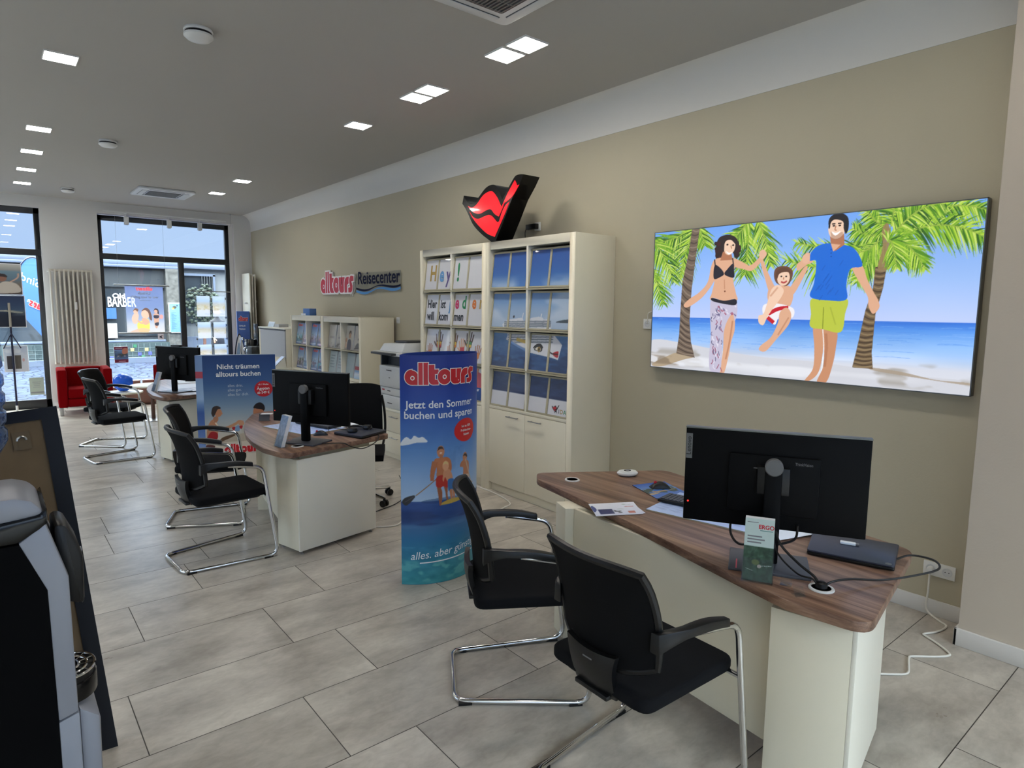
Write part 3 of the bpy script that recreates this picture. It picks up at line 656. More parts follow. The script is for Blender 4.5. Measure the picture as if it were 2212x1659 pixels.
# ================================================================== ceiling fixtures
def lamp_panel(x, y, label, first=[None]):
    if first[0] is None:
        t = thing('ceiling_lamp', label, 'ceiling light', (x, y, CZ), 0, 'square ceiling lamps')
        r = MB(); r.box(-.106, .106, -.106, -.1, -.012, 0).box(-.106, .106, .1, .106, -.012, 0).box(-.106, -.1, -.1, .1, -.012, 0).box(.1, .106, -.1, .1, -.012, 0)
        r.build('rim', M['lamp_rim'], t); MB().box(-.1, .1, -.1, .1, -.009, -.002).build('diffuser', M['lamp'], t); first[0] = t
    else:
        t = copy_tree(first[0]); t.location = (x, y, CZ); t['label'] = label
    return t
LX1, LX2 = 2.98, .545
for x, y, lb in ((LX1, 3.745, 'square ceiling lamp of the nearest pair, its half further from the near air conditioner'),
                 (LX1, 3.5, 'square ceiling lamp of the nearest pair, its half beside the near air conditioner corner'),
                 (LX1, 4.96, 'square ceiling lamp of the second pair from the camera, its left half'),
                 (LX1, 4.715, 'square ceiling lamp of the second pair from the camera, its right half'),
                 (LX1, 6.07, 'single square ceiling lamp just beyond the two pairs along the beige wall'),
                 (LX1, 9.79, 'square ceiling lamp right of the far air conditioner, nearer of the last two'),
                 (LX1, 11.1, 'square ceiling lamp right of the far air conditioner, furthest on the right row'),
                 (LX2, 5.91, 'nearest and largest square ceiling lamp of the left row'),
                 (LX2, 8.37, 'second square ceiling lamp of the left row counted from the camera'),
                 (LX2, 9.64, 'third square ceiling lamp of the left row counted from the camera'),
                 (LX2, 10.94, 'fourth square ceiling lamp of the left row counted from the camera'),
                 (LX2, 12.18, 'square ceiling lamp of the left row closest to the window wall'),
                 (LX1+.02, 2.36, 'square ceiling lamp cut by the top edge of the photo above the wall picture'),
                 (LX1, 1.1, 'square ceiling lamp overhead near the camera on the right row'), (LX2, 3.4, 'square ceiling lamp overhead near the camera on the left row'),
                 (LX1, -.9, 'square ceiling lamp behind the camera on the right row'), (LX2, .6, 'square ceiling lamp behind the camera on the left row'),
                 (-1.9, 3.4, 'square ceiling lamp out of view on the far left row, near'), (-1.9, 6.5, 'square ceiling lamp out of view on the far left row, middle'), (-1.9, 9.6, 'square ceiling lamp out of view on the far left row, far')):
    lamp_panel(x, y, lb)
def smoke_detector(x, y, label, first=[None]):
    if first[0] is None:
        t = thing('smoke_detector', label, 'smoke detector', (x, y, CZ), 0, 'smoke detectors')
        MB().lathe([(0, 0), (.085, 0), (.09, -.012), (.088, -.02), (.078, -.022)], seg=32).build('base', M['white_plastic'], t, smooth=True)
        MB().lathe([(.082, -.02), (.082, -.034)], seg=32).build('gap_ring', M['black_plastic'], t)
        MB().lathe([(.078, -.034), (.09, -.036), (.09, -.048), (.07, -.066), (.03, -.072), (0, -.072)], seg=32).build('cover', M['white_plastic'], t, smooth=True); first[0] = t
    else:
        t = copy_tree(first[0]); t.location = (x, y, CZ); t['label'] = label
smoke_detector(1.2, 4.74, 'large looking white smoke detector on the ceiling nearest the camera')
smoke_detector(1.165, 8.48, 'white smoke detector midway down the ceiling')
smoke_detector(1.11, 12.28, 'small white smoke detector near the window wall')
def air_con(x, y, label, w=.95, gr=.56, dark=True):
    t = thing('air_conditioner', label, 'air conditioner', (x, y, CZ), 0, 'ceiling cassettes')
    h = w/2; p = rounded(rect(-h, h, -h, h), .06)
    MB().prism(p, -.035, 0).build('panel', M['printer_white'], t, bevel=.012, smooth=True)
    g = h*gr
    MB().prism(rounded(rect(-g, g, -g, g), .02), -.038, -.034).build('grille_back', M['printer_grey'], t)
    b = MB(); n = 26
    for k in range(n):
        q = -g+.02+k*(2*g-.04)/(n-1); b.box(q-.0035, q+.0035, -g+.01, g-.01, -.043, -.038)
    for k in range(7): q = -g+.02+k*(2*g-.04)/6; b.box(-g+.01, g-.01, q-.003, q+.003, -.042, -.038)
    b.build('grille', mat('grille slats', (120, 118, 112), .5), t)
    for k in range(4):
        a = k*PI/2; m = Matrix.Rotation(a, 4, 'Z')
        MB().box(-g-.02, g+.02, h-.16 if dark else h-.088, h-.07, -.0365, -.034).xf(m).build('outlet', M['printer_grey'], t)
        MB().box(-g-.02, g+.02, h-.145 if dark else h-.083, h-.075 if dark else h-.035, -.041, -.0365).xf(m).build('louvre', M['printer_white'], t, bevel=.001)
    return t
a = air_con(2.18, 2.86, 'large square ceiling air conditioner cut by the top edge of the photo', .95, .72, False)
MB().box(-.2, -.13, .4, .41, -.0365, -.0345).build('maker_mark', M['ink_grey'], a)
air_con(2.31, 11.63, 'square ceiling air conditioner near the window wall', .8)
# ================================================================== radiators
r = thing('column_radiator', 'tall cream column radiator between the two windows behind the red armchair', 'radiator', (1.17, 13.38, .72))
for k in range(10):
    x = -.29+k*.0645
    b = MB(); b.tube([(x, -.035, .05), (x, -.035, 1.62)], .0155, 10); b.tube([(x, .035, .05), (x, .035, 1.62)], .0155, 10); b.tube([(x, 0, .05), (x, 0, 1.62)], .0155, 8); b.box(x-.012, x+.012, -.035, .035, 1.6, 1.655).box(x-.012, x+.012, -.035, .035, .03, .07)
    b.build('column', M['radiator'], r, smooth=True)
b = MB(); b.tube([(-.31, 0, 1.64), (.31, 0, 1.64)], .022, 12); b.tube([(-.31, 0, .05), (.31, 0, .05)], .022, 12); b.build('header_pipe', M['radiator'], r, smooth=True)
MB().box(.02, .06, -.068, -.05, .98, 1.11).build('heat_meter', M['white_plastic'], r, bevel=.006)
MB().box(-.03, .03, .03, .12, 1.3, 1.36).box(-.03, .03, .03, .12, .25, .31).build('wall_bracket', M['radiator'], r)
MB().lathe([(0, 0), (.02, .0), (.02, .06), (.012, .09)], (-.33, 0, 1.62), 12, 'x').build('valve', M['white_plastic'], r, smooth=True)
r = thing('panel_radiator', 'tall flat panel radiator on the beige wall in the window corner', 'radiator', (4.1, 13.2, .66))
MB().box(-.085, -.06, -.2, .26, 0, 1.77).build('front_panel', M['white_lam'], r, bevel=.006)
for k in range(2): MB().box(-.03+k*.05, -.012+k*.05, -.2, .26, .02, 1.75).build('rear_panel', M['radiator'], r, bevel=.006)
MB().box(-.06, .135, .05, .1, 1.2, 1.24).box(-.06, .135, .05, .1, .3, .34).build('wall_bracket', M['radiator'], r)
MB().lathe([(0, 0), (.022, .004), (.022, .05), (0, .055)], (-.143, -.05, 1.19), 14, 'x').build('valve', M['white_plastic'], r, smooth=True)
# ================================================================== seating
def armchair(name, label, loc, rz):
    t = thing(name, label, 'armchair', loc, rz, 'red armchairs')   # front at -y
    MB().box(-.375, -.245, -.36, .38, .13, .74).build('armrest', M['red_fabric'], t, bevel=.025, seg=3)
    MB().box(.245, .375, -.36, .38, .13, .74).build('armrest', M['red_fabric'], t, bevel=.025, seg=3)
    MB().box(-.25, .25, .23, .38, .13, .74).build('backrest', M['red_fabric'], t, bevel=.025, seg=3)
    MB().box(-.247, .247, -.35, .24, .14, .27).build('seat_base', M['red_fabric'], t, bevel=.015)
    MB().box(-.243, .243, -.362, .235, .272, .43).build('seat_cushion', M['red_fabric'], t, bevel=.03, seg=3)
    for x in (-.34, .34):
        for y in (-.31, .32): MB().box(x-.025, x+.025, y-.025, y+.025, 0, .14).build('leg', M['sofa_leg'], t, bevel=.003)
    return t
armchair('armchair', 'red armchair standing in front of the column radiator', (1.2, 12.72, 0), R(-3))
armchair('armchair', 'red armchair mostly hidden behind the far desk and its monitor', (2.72, 12.62, 0), R(-62))
b = MB()
bl = thing('balloon', 'blue balloon lying on the low round table by the window', 'balloon', (1.62, 11.75, .425))
b.lathe([(0, -.01), (.06, 0), (.115, .05), (.14, .12), (.135, .19), (.1, .24), (.05, .268), (0, .275)], (0, 0, -.0), 28); b.build('skin', M['blue_rubber'], bl, smooth=True)
MB().lathe([(0, 0), (.012, .0), (.004, .02), (.016, .035)], (-.14, 0, .12), 10, 'x').build('knot', M['blue_rubber'], bl)
def round_table(label, loc, rad, h):
    t = thing('side_table', label, 'table', loc, 0, 'round side tables')
    MB().lathe([(0, h-.025), (rad-.004, h-.025), (rad, h-.02), (rad, h-.004), (rad-.004, h), (0, h)], seg=40).build('tabletop', M['white_lam'], t, smooth=True, sharp=30)
    MB().lathe([(.028, .02), (.028, h-.025)], seg=16).build('column', M['wood_dark'], t, smooth=True)
    MB().lathe([(0, 0), (.2, 0), (.2, .01), (.03, .025), (0, .025)], seg=32).build('foot_plate', M['steel'], t, smooth=True, sharp=30)
round_table('low white round side table with the blue balloon on it', (1.62, 11.72, 0), .27, .415)
round_table('taller white round side table on a dark column near the far desk', (1.93, 11.2, 0), .3, .56)
for k, (x, c) in enumerate(((2.0, 'leftmost'), (2.24, 'second'), (2.5, 'third'), (2.74, 'rightmost'))):
    t = thing('leaflet_box', c+' of four small brown leaflet boxes on the window bench', 'box', (x, 13.28, .33), 0, 'leaflet boxes on the window bench')
    MB().box(-.1, .1, -.04, .04, 0, .085).build('box', M['bench'], t, bevel=.003); MB().box(-.103, .103, -.044, .044, .085, .1).build('rim', M['paper'], t)
# cantilever visitor chair; faces +x
def visitor_chair(label, loc, deg, group='black visitor chairs', first=[None]):
    if first[0]:
        t = copy_tree(first[0]); t.location = (*loc, 0); t.rotation_euler = (0, 0, R(deg)); t['label'] = label; return t
    t = thing('visitor_chair', label, 'chair', (*loc, 0), R(deg), group); first[0] = t
    zf = .0125
    half = lambda s: [(-.285, s*.03, zf), (-.285, s*.215, zf), (.325, s*.295, zf), (.235, s*.288, .667), (.0, s*.282, .705)]
    L, Rr = half(1), half(-1)
    path = fillet_path(L[::-1]+Rr, [.06, .07, .055, .01, .01, .055, .07, .06][:8])
    path = fillet_path([L[4], L[3], L[2], L[1], Rr[1], Rr[2], Rr[3], Rr[4]], [.06, .075, .06, .06, .075, .06], 7)
    MB().tube(path, .0125, 12).build('frame', M['chrome'], t, smooth=True, sharp=60)
    MB().tube([(.262, .285, .455), (.262, -.285, .455)], .0105, 10).build('crossbar', M['chrome'], t, smooth=True, sharp=60)
    for s in (-1, 1):
        for x, y in ((-.24, .224), (.255, .285)):
            MB().box(x-.03, x+.03, s*y-.014, s*y+.014, 0, .013).build('glide', M['black_plastic'], t)
        # arm pad sweeping back to the backrest
        pr = []
        P = smooth_path([(.165, s*.286, .694), (.06, s*.285, .716), (-.06, s*.28, .722), (-.13, s*.262, .71), (-.165, s*.238, .69)], 5); n = len(P)
        b = MB(); ring = []
        for i, p in enumerate(P):
            k = i/(n-1); w = .017+.008*math.sin(PI*min(1, k*1.6)) if k < .6 else .02; h0, h1 = (.014, .016) if k < .5 else (.014+.035*(k-.5), .016+.05*(k-.5))
            ring += [(p[0], p[1]-w, p[2]-h0), (p[0], p[1]+w, p[2]-h0), (p[0], p[1]+w*.8, p[2]+h1), (p[0], p[1]-w*.8, p[2]+h1)]
        fs = [(4*i+k, 4*i+(k+1) % 4, 4*i+4+(k+1) % 4, 4*i+4+k) for i in range(n-1) for k in range(4)]+[(3, 2, 1, 0), tuple(4*n-4+k for k in range(4))]
        b.add(ring, fs).build('armrest', M['black_plastic'], t, bevel=.004, smooth=True)
    # seat: soft slab, waterfall front
    def seat(u, v):
        x = -.2+.51*u; hw = .225+.02*math.sin(PI*u*.7); y = (v-.5)*2*hw; e = min(u, 1-u, v, 1-v)
        return (x, y, .497-.012*math.exp(-e*14)-.028*max(0, u-.8)**2*25*.4+.008*abs(v-.5))
    MB().prism(rounded(rect(-.2, .305, -.243, .243), .055), .447, .499).build('seat', M['seat_black'], t, bevel=.016, seg=4)
    MB().prism(rounded(rect(-.17, .26, -.19, .19), .04), .425, .447).build('seat_shell', M['black_plastic'], t, bevel=.004)
    # curved mesh back
    def bk(u, v, g=0):
        z = .585+.365*v; hw = (.222+.012*math.sin(PI*v))*(1-.10*max(0, v-.85)/.15*0); a = (u-.5)*2
        zc = z-.05*(1-v)*(1-abs(a)**2.4)-.014*abs(a)**3*v
        x = -.112-.085*v-.055*(1-a*a)+.02*math.sin(PI*v)-.025*max(0, v-.75)**2*8
        return (x, a*hw, zc)
    MB().grid(bk, 18, 14, thick=lambda u, v: (-.022, 0, 0)).build('backrest', M['mesh_black'], t, smooth=True, sharp=70)
    rim = [bk(0, v/10) for v in range(0, 11)]+[bk(u/12, 1) for u in range(1, 12)]+[bk(1, 1-v/10) for v in range(0, 11)]+[bk(1-u/12, 0) for u in range(1, 12)]
    MB().tube([(p[0]-.011, p[1], p[2]) for p in rim], .0145, 8, closed=True).build('back_frame', M['black_plastic'], t, smooth=True)
    # spine from seat to back
    def sp(u, v):
        a = (u-.5)*2; hw = .10+.02*v**2.5; z = .432+.175*v; return (-.165-.035*math.sin(PI*v*.6)-.012*(1-a*a), a*hw, z-.012*(1-a*a)*v)
    MB().grid(sp, 10, 10, thick=lambda u, v: (-.022, 0, 0)).build('back_spine', M['black_plastic'], t, smooth=True, sharp=70)
    MB().box(-.215, -.1, -.08, .08, .428, .446).build('spine_bracket', M['black_plastic'], t, bevel=.004)
    MB().box(-.2345, -.2325, -.022, .022, .562, .567).build('maker_mark', M['ink_grey'], t)
    return t
visitor_chair('black cantilever chair in the foreground seen from behind, cut by the bottom edge', (1.79, 1.455), -2)
visitor_chair('black cantilever chair at the foreground desk beside the curved blue display', (1.885, 2.275), -32)
visitor_chair('black cantilever chair at the middle desk, nearer one with its whole base in view', (1.174, 4.75), 4)
visitor_chair('black cantilever chair at the middle desk beside the flat blue display', (1.345, 5.685), -21)
visitor_chair('black cantilever chair at the far desk, nearer one', (1.08, 8.63), 9)
visitor_chair('black cantilever chair at the far desk, half hidden in front of the red armchair', (1.15, 9.6), -33)
# swivel chair at the middle desk; faces +x
t = thing('swivel_chair', 'black swivel office chair on chrome star base behind the middle desk', 'office chair', (2.56, 5.34, 0), R(240))
for k in range(5):
    a = R(49+72*k); c, s = math.cos(a), math.sin(a)
    MB().tube([(.03*c, .03*s, .105), (.16*c, .16*s, .095), (.32*c, .32*s, .075)], [.024, .018, .014], 10).build('base_leg', M['chrome'], t, smooth=True)
    cb = MB(); cb.tube([(.32*c-.012*s, .32*s+.012*c, .03), (.32*c-.03*s, .32*s+.03*c, .03)], .03, 16); cb.tube([(.32*c+.012*s, .32*s-.012*c, .03), (.32*c+.03*s, .32*s-.03*c, .03)], .03, 16); cb.tube([(.32*c, .32*s, .03), (.32*c, .32*s, .08)], .012, 8)
    cb.build('caster', M['black_plastic'], t, smooth=True, sharp=50)
MB().tube([(0, 0, .08), (0, 0, .42)], [.03, .022], 16).build('gas_lift', M['black_plastic'], t, smooth=True, sharp=50)
MB().grid(lambda u, v: (-.22+.48*u, (v-.5)*.48, .495-.012*math.exp(-min(u, 1-u, v, 1-v)*14)), 14, 12, thick=lambda u, v: (0, 0, -.075+.02*math.exp(-min(u, 1-u, v, 1-v)*12))).build('seat', M['seat_black'], t, smooth=True, sharp=75)
def sbk(u, v):
    a = (u-.5)*2; z = .56+.5*v; hw = .22-.02*v**3-.0*v; return (-.2-.07*v-.04*(1-a*a)+.03*math.sin(PI*v), a*hw, z-.02*abs(a)**4*v)
MB().grid(sbk, 16, 16, thick=lambda u, v: (-.03, 0, 0)).build('backrest', M['mesh_black'], t, smooth=True, sharp=70)
MB().tube(smooth_path([(-.05, 0, .40), (-.25, 0, .40), (-.325, 0, .5), (-.33, 0, .7), (-.34, 0, .82)], 5), [.022, .02, .018], 10).build('back_spine', M['black_plastic'], t, smooth=True) if False else MB().tube(smooth_path([(-.05, 0, .40), (-.25, 0, .40), (-.325, 0, .5), (-.33, 0, .7), (-.34, 0, .82)], 5), .02, 10).build('back_spine', M['black_plastic'], t, smooth=True)
MB().tube(smooth_path([(-.20, .215, .96), (-.235, .238, .8), (-.25, .24, .6), (-.2, .2, .43), (-.05, .1, .41)], 5), .012, 8).build('back_strut', M['black_plastic'], t, smooth=True)
# ================================================================== desks
ZT = .765; ZU = .727
def desk_parts(t, o, top, ped, modesty, leg):
    """o: origin; outlines in room coordinates"""
    q = lambda P: [(p[0]-o[0], p[1]-o[1]) for p in P]
    tp = MB().prism(q(top), ZU, ZT).build('tabletop', M['walnut'], t, bevel=.004)
    a, c, d, e = q(ped)
    MB().prism([a, c, d, e], .03, .70).build('side_cabinet', M['cream'], t, bevel=.002)
    cen = ((a[0]+d[0])/2, (a[1]+d[1])/2); ins = [((p[0]-cen[0])*.9+cen[0], (p[1]-cen[1])*.9+cen[1]) for p in (a, c, d, e)]
    MB().prism(ins, .70, ZU).build('top_spacer', M['cream_dark'], t)
    # thin end panel with its seam
    ux = Vector((c[0]-a[0], c[1]-a[1])).normalized(); nx = Vector((ux.y, -ux.x))
    MB().prism([tuple(Vector(a)+nx*.0), tuple(Vector(c)+nx*.0), tuple(Vector(c)+nx*.016), tuple(Vector(a)+nx*.016)], .028, .703).build('end_panel', M['white_lam'], t, bevel=.002)
    for p in ins: MB().lathe([(.014, 0), (.014, .006), (.006, .008), (.006, .032)], (p[0], p[1], 0), 12).build('foot', M['steel'], t)
    m0, m1 = q(modesty); v = Vector((m1[0]-m0[0], m1[1]-m0[1])).normalized(); n = Vector((v.y, -v.x))
    MB().prism([m0, m1, tuple(Vector(m1)+n*.022), tuple(Vector(m0)+n*.022)], .11, ZU).build('modesty_panel', M['cream'], t, bevel=.002)
    MB().prism(q(leg), .0, ZU).build('leg_panel', M['cream'], t, bevel=.002)
O1 = (2.5, 1.8)
t1 = thing('desk', 'walnut topped cream desk in the right foreground with two chairs before it', 'desk', (*O1, 0), 0, 'walnut topped desks')
top1 = rounded([(2.155, .775), (3.02, .94), (3.3, 2.46), (2.60, 2.91), (2.50, 2.80), (2.445, 2.5), (2.384, 2.196), (2.319, 1.869), (2.241, 1.553), (2.165, 1.244), (2.122, 1.045)], [.085, .07, .06, .05, .05]+[0]*6, 6)
desk_parts(t1, O1, top1, [(2.218, .852), (2.80, .972), (2.745, 1.238), (2.163, 1.118)], [(2.245, 1.14), (2.35, 2.33)], [(2.315, 2.36), (2.365, 2.485), (2.88, 2.16), (2.83, 2.035)])
O2 = (1.9, 5.3)
t2 = thing('desk', 'walnut topped cream desk in the middle of the room with the swivel chair', 'desk', (*O2, 0), 0, 'walnut topped desks')
top2 = rounded([(1.545, 4.33), (2.47, 4.56), (2.40, 5.80), (2.16, 6.262), (2.02, 6.265), (1.89, 6.18), (1.722, 5.83), (1.611, 5.50), (1.532, 5.184), (1.488, 4.884), (1.483, 4.623)], [.09, .05, .06, .05]+[0]*7, 6)
desk_parts(t2, O2, top2, [(1.632, 4.385), (2.305, 4.522), (2.24, 4.79), (1.572, 4.63)], [(1.64, 4.66), (1.78, 5.6)], [(1.74, 5.62), (1.83, 5.90), (2.12, 5.74), (2.03, 5.46)])
O3 = (1.9, 8.8)
t3 = thing('desk', 'walnut topped cream desk furthest away near the window with papers on it', 'desk', (*O3, 0), 0, 'walnut topped desks')
top3 = rounded([(1.45, 7.86), (2.36, 8.1), (2.55, 9.55), (2.1, 9.93), (1.93, 9.92), (1.80, 9.80), (1.64, 9.48), (1.53, 9.15), (1.455, 8.8), (1.415, 8.45), (1.402, 8.15)], [.09, .05, .06, .05]+[0]*7, 6)
desk_parts(t3, O3, top3, [(1.53, 7.98), (2.2, 8.13), (2.14, 8.39), (1.47, 8.23)], [(1.54, 8.27), (1.68, 9.25)], [(1.64, 9.27), (1.73, 9.55), (2.25, 9.27), (2.16, 9.0)])
# ================================================================== screens and things on the desks
def monitor(label, loc, deg, power=True, webcam=False):
    """screen faces local +x (the clerk), its back towards -x (the room)"""
    t = thing('monitor', label, 'monitor', (*loc, ZT), R(deg), 'desk monitors')
    MB().prism(rounded(rect(-.14, .09, -.15, .15), .006), 0, .012).build('stand_base', M['grey_plastic'], t, bevel=.002)
    b = MB(); b.box(-.1401, -.0, -.151, .151, -.0005, .0005)
    MB().box(-.05, -.01, -.032, .032, .012, .40).build('stand_column', M['monitor_black'], t, bevel=.008)
    MB().lathe([(0, -.062), (.03, -.062), (.034, -.058), (.034, -.03)], (0, 0, .405), 24, 'x').build('stand_cap', M['badge_grey'], t, smooth=True, sharp=40)
    MB().box(-.036, .02, -.06, .06, .29, .40).build('mount_plate', M['black_plastic'], t, bevel=.004)
    MB().box(.02, .052, -.345, .345, .135, .53).build('screen_shell', M['monitor_black'], t, bevel=.004)
    MB().box(.02, .053, -.346, .346, .528, .534).build('top_edge', M['alu'], t)
    MB().box(.0525, .0535, -.337, .337, .148, .522).build('screen', mat('monitor display', (60, 80, 110), .2, emit=((150, 175, 215), .9)), t)
    MB().box(-.002, .021, -.17, .17, .2, .44).build('rear_bulge', M['monitor_black'], t, bevel=.006)
    back = lambda x, y, h: (.0198-h, -x, y)
    MB().box(.0185, .0205, .318, .343, .40, .505).build('badge', M['badge_grey'], t)
    bt = MB(); put_text(bt, 'Lenovo', .026, lambda x, y, h: back(-.331-y, .453+x, .0018)); bt.build('badge_lettering', M['black_gloss'], t)
    bt = MB(); put_text(bt, 'ThinkVision', .017, lambda x, y, h: (-.0026, -x, y), .11, .415, sx=.8); bt.build('model_lettering', M['ink_grey'], t)
    bt = MB(); bt.box(-.0035, -.0018, .035, .075, .385, .389).box(-.0035, -.0018, -.05, -.02, .385, .389); bt.build('rear_slots', M['ink_grey'], t)
    if power: MB().lathe([(0, .0185), (.004, .0185), (.004, .0205)], (0, .327, .215), 10, 'x').build('power_dot', M['led_red'], t)
    MB().box(-.0005, .012, .035, .05, .012, .0128).build('stand_stripe', M['sign_red'], t) if False else MB().box(-.141, -.04, .118, .123, .0122, .0126).build('stand_stripe', M['sign_red'], t)
    if webcam:
        MB().box(.0, .05, -.07, .07, .534, .556).build('webcam', M['black_plastic'], t, bevel=.006)
    return t
MLOC1 = (2.395, 1.262)
monitor('large black monitor seen from behind on the foreground desk', MLOC1, 30)
monitor('black monitor seen from behind on the middle desk', (1.832, 4.655), 30)
monitor('black monitor with a webcam on top on the far desk', (1.70, 8.35), 29, False, True)
def on_desk(name, label, cat, x, y, deg=0, group=None): return thing(name, label, cat, (x, y, ZT), R(deg), group)
def grommet(label, x, y, first=[None]):
    t = on_desk('cable_grommet', label, 'cable grommet', x, y, 20, 'desk cable grommets')
    MB().lathe([(0, .001), (.034, .001), (.034, .006), (.043, .006), (.045, .003), (.045, 0)][::-1], seg=28).build('ring', M['white_plastic'], t, smooth=True, sharp=30)
    MB().lathe([(0, .0045), (.033, .0045)], seg=28).build('lid', M['steel'], t)
grommet('empty round cable grommet near the far corner of the foreground desk', 2.652, 2.65)
grommet('round cable grommet with cables passing through on the foreground desk', 2.315, 1.01)
grommet('round cable grommet under the leaflet holder of the middle desk', 1.70, 4.535)
# router
t = on_desk('router', 'small white rounded router on the foreground desk edge', 'router', 3.0, 2.52, -30)
MB().lathe([(0, .004), (.05, .004), (.06, .012), (.06, .02), (.05, .03), (0, .032)], seg=28, sx=1.1, sy=.75).build('casing', M['white_plastic'], t, smooth=True)
MB().tube([(.02*math.cos(a*PI/8), .014*math.sin(a*PI/8), .0325) for a in range(16)], .0022, 6, closed=True).build('ring_mark', M['black_plastic'], t)
MB().lathe([(.045, 0), (.05, .004)], seg=20, sx=1.1, sy=.75).build('foot', M['grey_plastic'], t)
# mouse pad and mouse
t = on_desk('mouse_pad', 'blue picture mouse pad under the black mouse', 'mouse pad', 2.893, 2.197, 0)
c = [(2.845-2.893, 2.35-2.197), (3.06-2.893, 2.286-2.197), (2.955-2.893, 2.03-2.197), (2.742-2.893, 2.093-2.197)]
MB().prism(c, 0, .003).build('pad', M['navy'], t)
p = Pic(70, 90, .8); p.vgrad([(0, (90, 120, 190)), (.5, (60, 110, 190)), (.55, (120, 150, 200)), (1, (30, 80, 170))]); p.noise((0, 1, .25, .7), 8, 1, 1, (60, 74, 60), .52, 4); p.noise((0, 1, .2, .5), 9, 1, 2, (190, 160, 120), .62, 9)
bl = lambda u, v: (c[3][0]*(1-u)*(1-v)+c[2][0]*u*(1-v)+c[1][0]*u*v+c[0][0]*(1-u)*v, c[3][1]*(1-u)*(1-v)+c[2][1]*u*(1-v)+c[1][1]*u*v+c[0][1]*(1-u)*v, .0034)
pic_mesh('print', p, bl, M['print'], t)
def mouse(label, x, y, z, deg):
    t = thing('computer_mouse', label, 'mouse', (x, y, z), R(deg), 'computer mice')
    MB().grid(lambda u, v: ((u-.5)*.11, (v-.5)*.062*(1-.25*abs(u-.45)), .004+.034*math.sin(PI*min(1, max(0, u)))**.7*math.sin(PI*v)**.55), 14, 10, thick=lambda u, v: (0, 0, -.004)).build('body', M['black_plastic'], t, smooth=True, sharp=80)
    MB().lathe([(.009, -.004), (.009, .004)], (.028, 0, .032), 12, 'y').build('wheel', M['ink_red'], t)
    return t
mouse('black computer mouse on the blue mouse pad of the foreground desk', 2.925, 2.215, ZT+.004, 150)
mouse('black computer mouse beside the monitor foot of the middle desk', 2.004, 4.84, ZT, 160)
mouse('dark computer mouse on the papers of the far desk', 2.078, 9.4, ZT+.004, 150)
# desk pads
def pad(label, x, y, deg, L, W, group='paper desk pads'):
    t = on_desk('desk_pad', label, 'desk pad', x, y, deg, group)
    MB().box(-W/2, W/2, -L/2, L/2, 0, .006).build('pad_block', M['cream_dark'], t)
    p = Pic(90, 60, .66); p.vgrad([(0, (176, 196, 236)), (1, (186, 204, 240))])
    for r in range(9):
        for cidx in range(8):
            u, v = .07+cidx*.115, .1+r*.09; p.poly([(u, v), (u+.09, v), (u+.09, v+.012), (u, v+.012)], (140, 160, 205)); p.poly([(u, v+.03), (u+.05, v+.03), (u+.05, v+.045), (u, v+.045)], (150, 168, 210))
    pic_mesh('sheet', p, lambda u, v: ((.5-v)*W, (u-.5)*L, .0064), M['print'], t); return t
pad('large pale blue calendar pad under the keyboard of the foreground desk', 2.80, 1.72, 11, .66, .40)
pad('pale blue calendar pad under the keyboard of the middle desk', 2.02, 5.22, 14, .6, .40)
def keyboard(label, x, y, deg):
    t = thing('keyboard', label, 'keyboard', (x, y, ZT+.007), R(deg), 'keyboards')
    MB().box(-.07, .07, -.22, .22, .004, .018).build('base', M['black_plastic'], t, bevel=.003)
    MB().box(-.06, -.05, -.2, .2, 0, .006).box(.05, .06, -.2, .2, 0, .006).build('foot', M['black_plastic'], t)
    b = MB()
    for r in range(6):
        for k in range(20): b.box(-.058+r*.02, -.041+r*.02, -.21+k*.0211, -.193+k*.0211, .018, .0225)
    kk = b.build('keys', M['grey_plastic'], t); kk['kind'] = 'stuff'
keyboard('black keyboard on the calendar pad behind the foreground monitor', 2.80, 1.845, 12)
keyboard('black keyboard on the calendar pad of the middle desk', 2.14, 5.22, 15)
# flyers
def flyer(label, c, z, seed, group):
    t = on_desk('flyer', label, 'flyer', 0, 0, 0, group); x = sum(q[0] for q in c)/4; y = sum(q[1] for q in c)/4; t.location = (x, y, ZT+z)
    c = [(q[0]-x, q[1]-y) for q in c]; MB().prism(c, 0, .0012).build('sheet', M['paper'], t)
    p = Pic(80, 60, .7); p.vgrad([(0, (214, 218, 236)), (1, (232, 234, 242))]); p.noise((.4, .9, .4, .95), 6, .8, 1, (178, 196, 190), .5, seed)
    p.poly([(.12, .12), (.42, .12), (.42, .5), (.12, .5)], (44, 52, 104)); p.noise((.42, .66, .1, .5), 8, .9, 1, (60, 66, 74), .5, seed+3); p.poly([(.72, .12), (.86, .12), (.86, .28), (.72, .28)], (196, 122, 110)); p.blob([(.02, .3), (.1, .5), (.06, .8), (.0, .7)], (60, 76, 140)); paint_mark(p, .82, .62, .2)
    f = lambda u, v: (c[0][0]*(1-u)*v+c[1][0]*u*v+c[2][0]*u*(1-v)+c[3][0]*(1-u)*(1-v), c[0][1]*(1-u)*v+c[1][1]*u*v+c[2][1]*u*(1-v)+c[3][1]*(1-u)*(1-v), .0016)
    pic_mesh('print', p, f, M['print'], t)
flyer('travel flyer underneath on the foreground desk, its corner sticking out', [(2.362, 2.226), (2.57, 2.11), (2.50, 1.975), (2.29, 2.09)], .0005, 5, 'flyers on the foreground desk')
flyer('travel flyer on top with a beach print on the foreground desk', [(2.375, 2.25), (2.592, 2.13), (2.478, 1.97), (2.262, 2.088)], .0025, 8, 'flyers on the foreground desk')
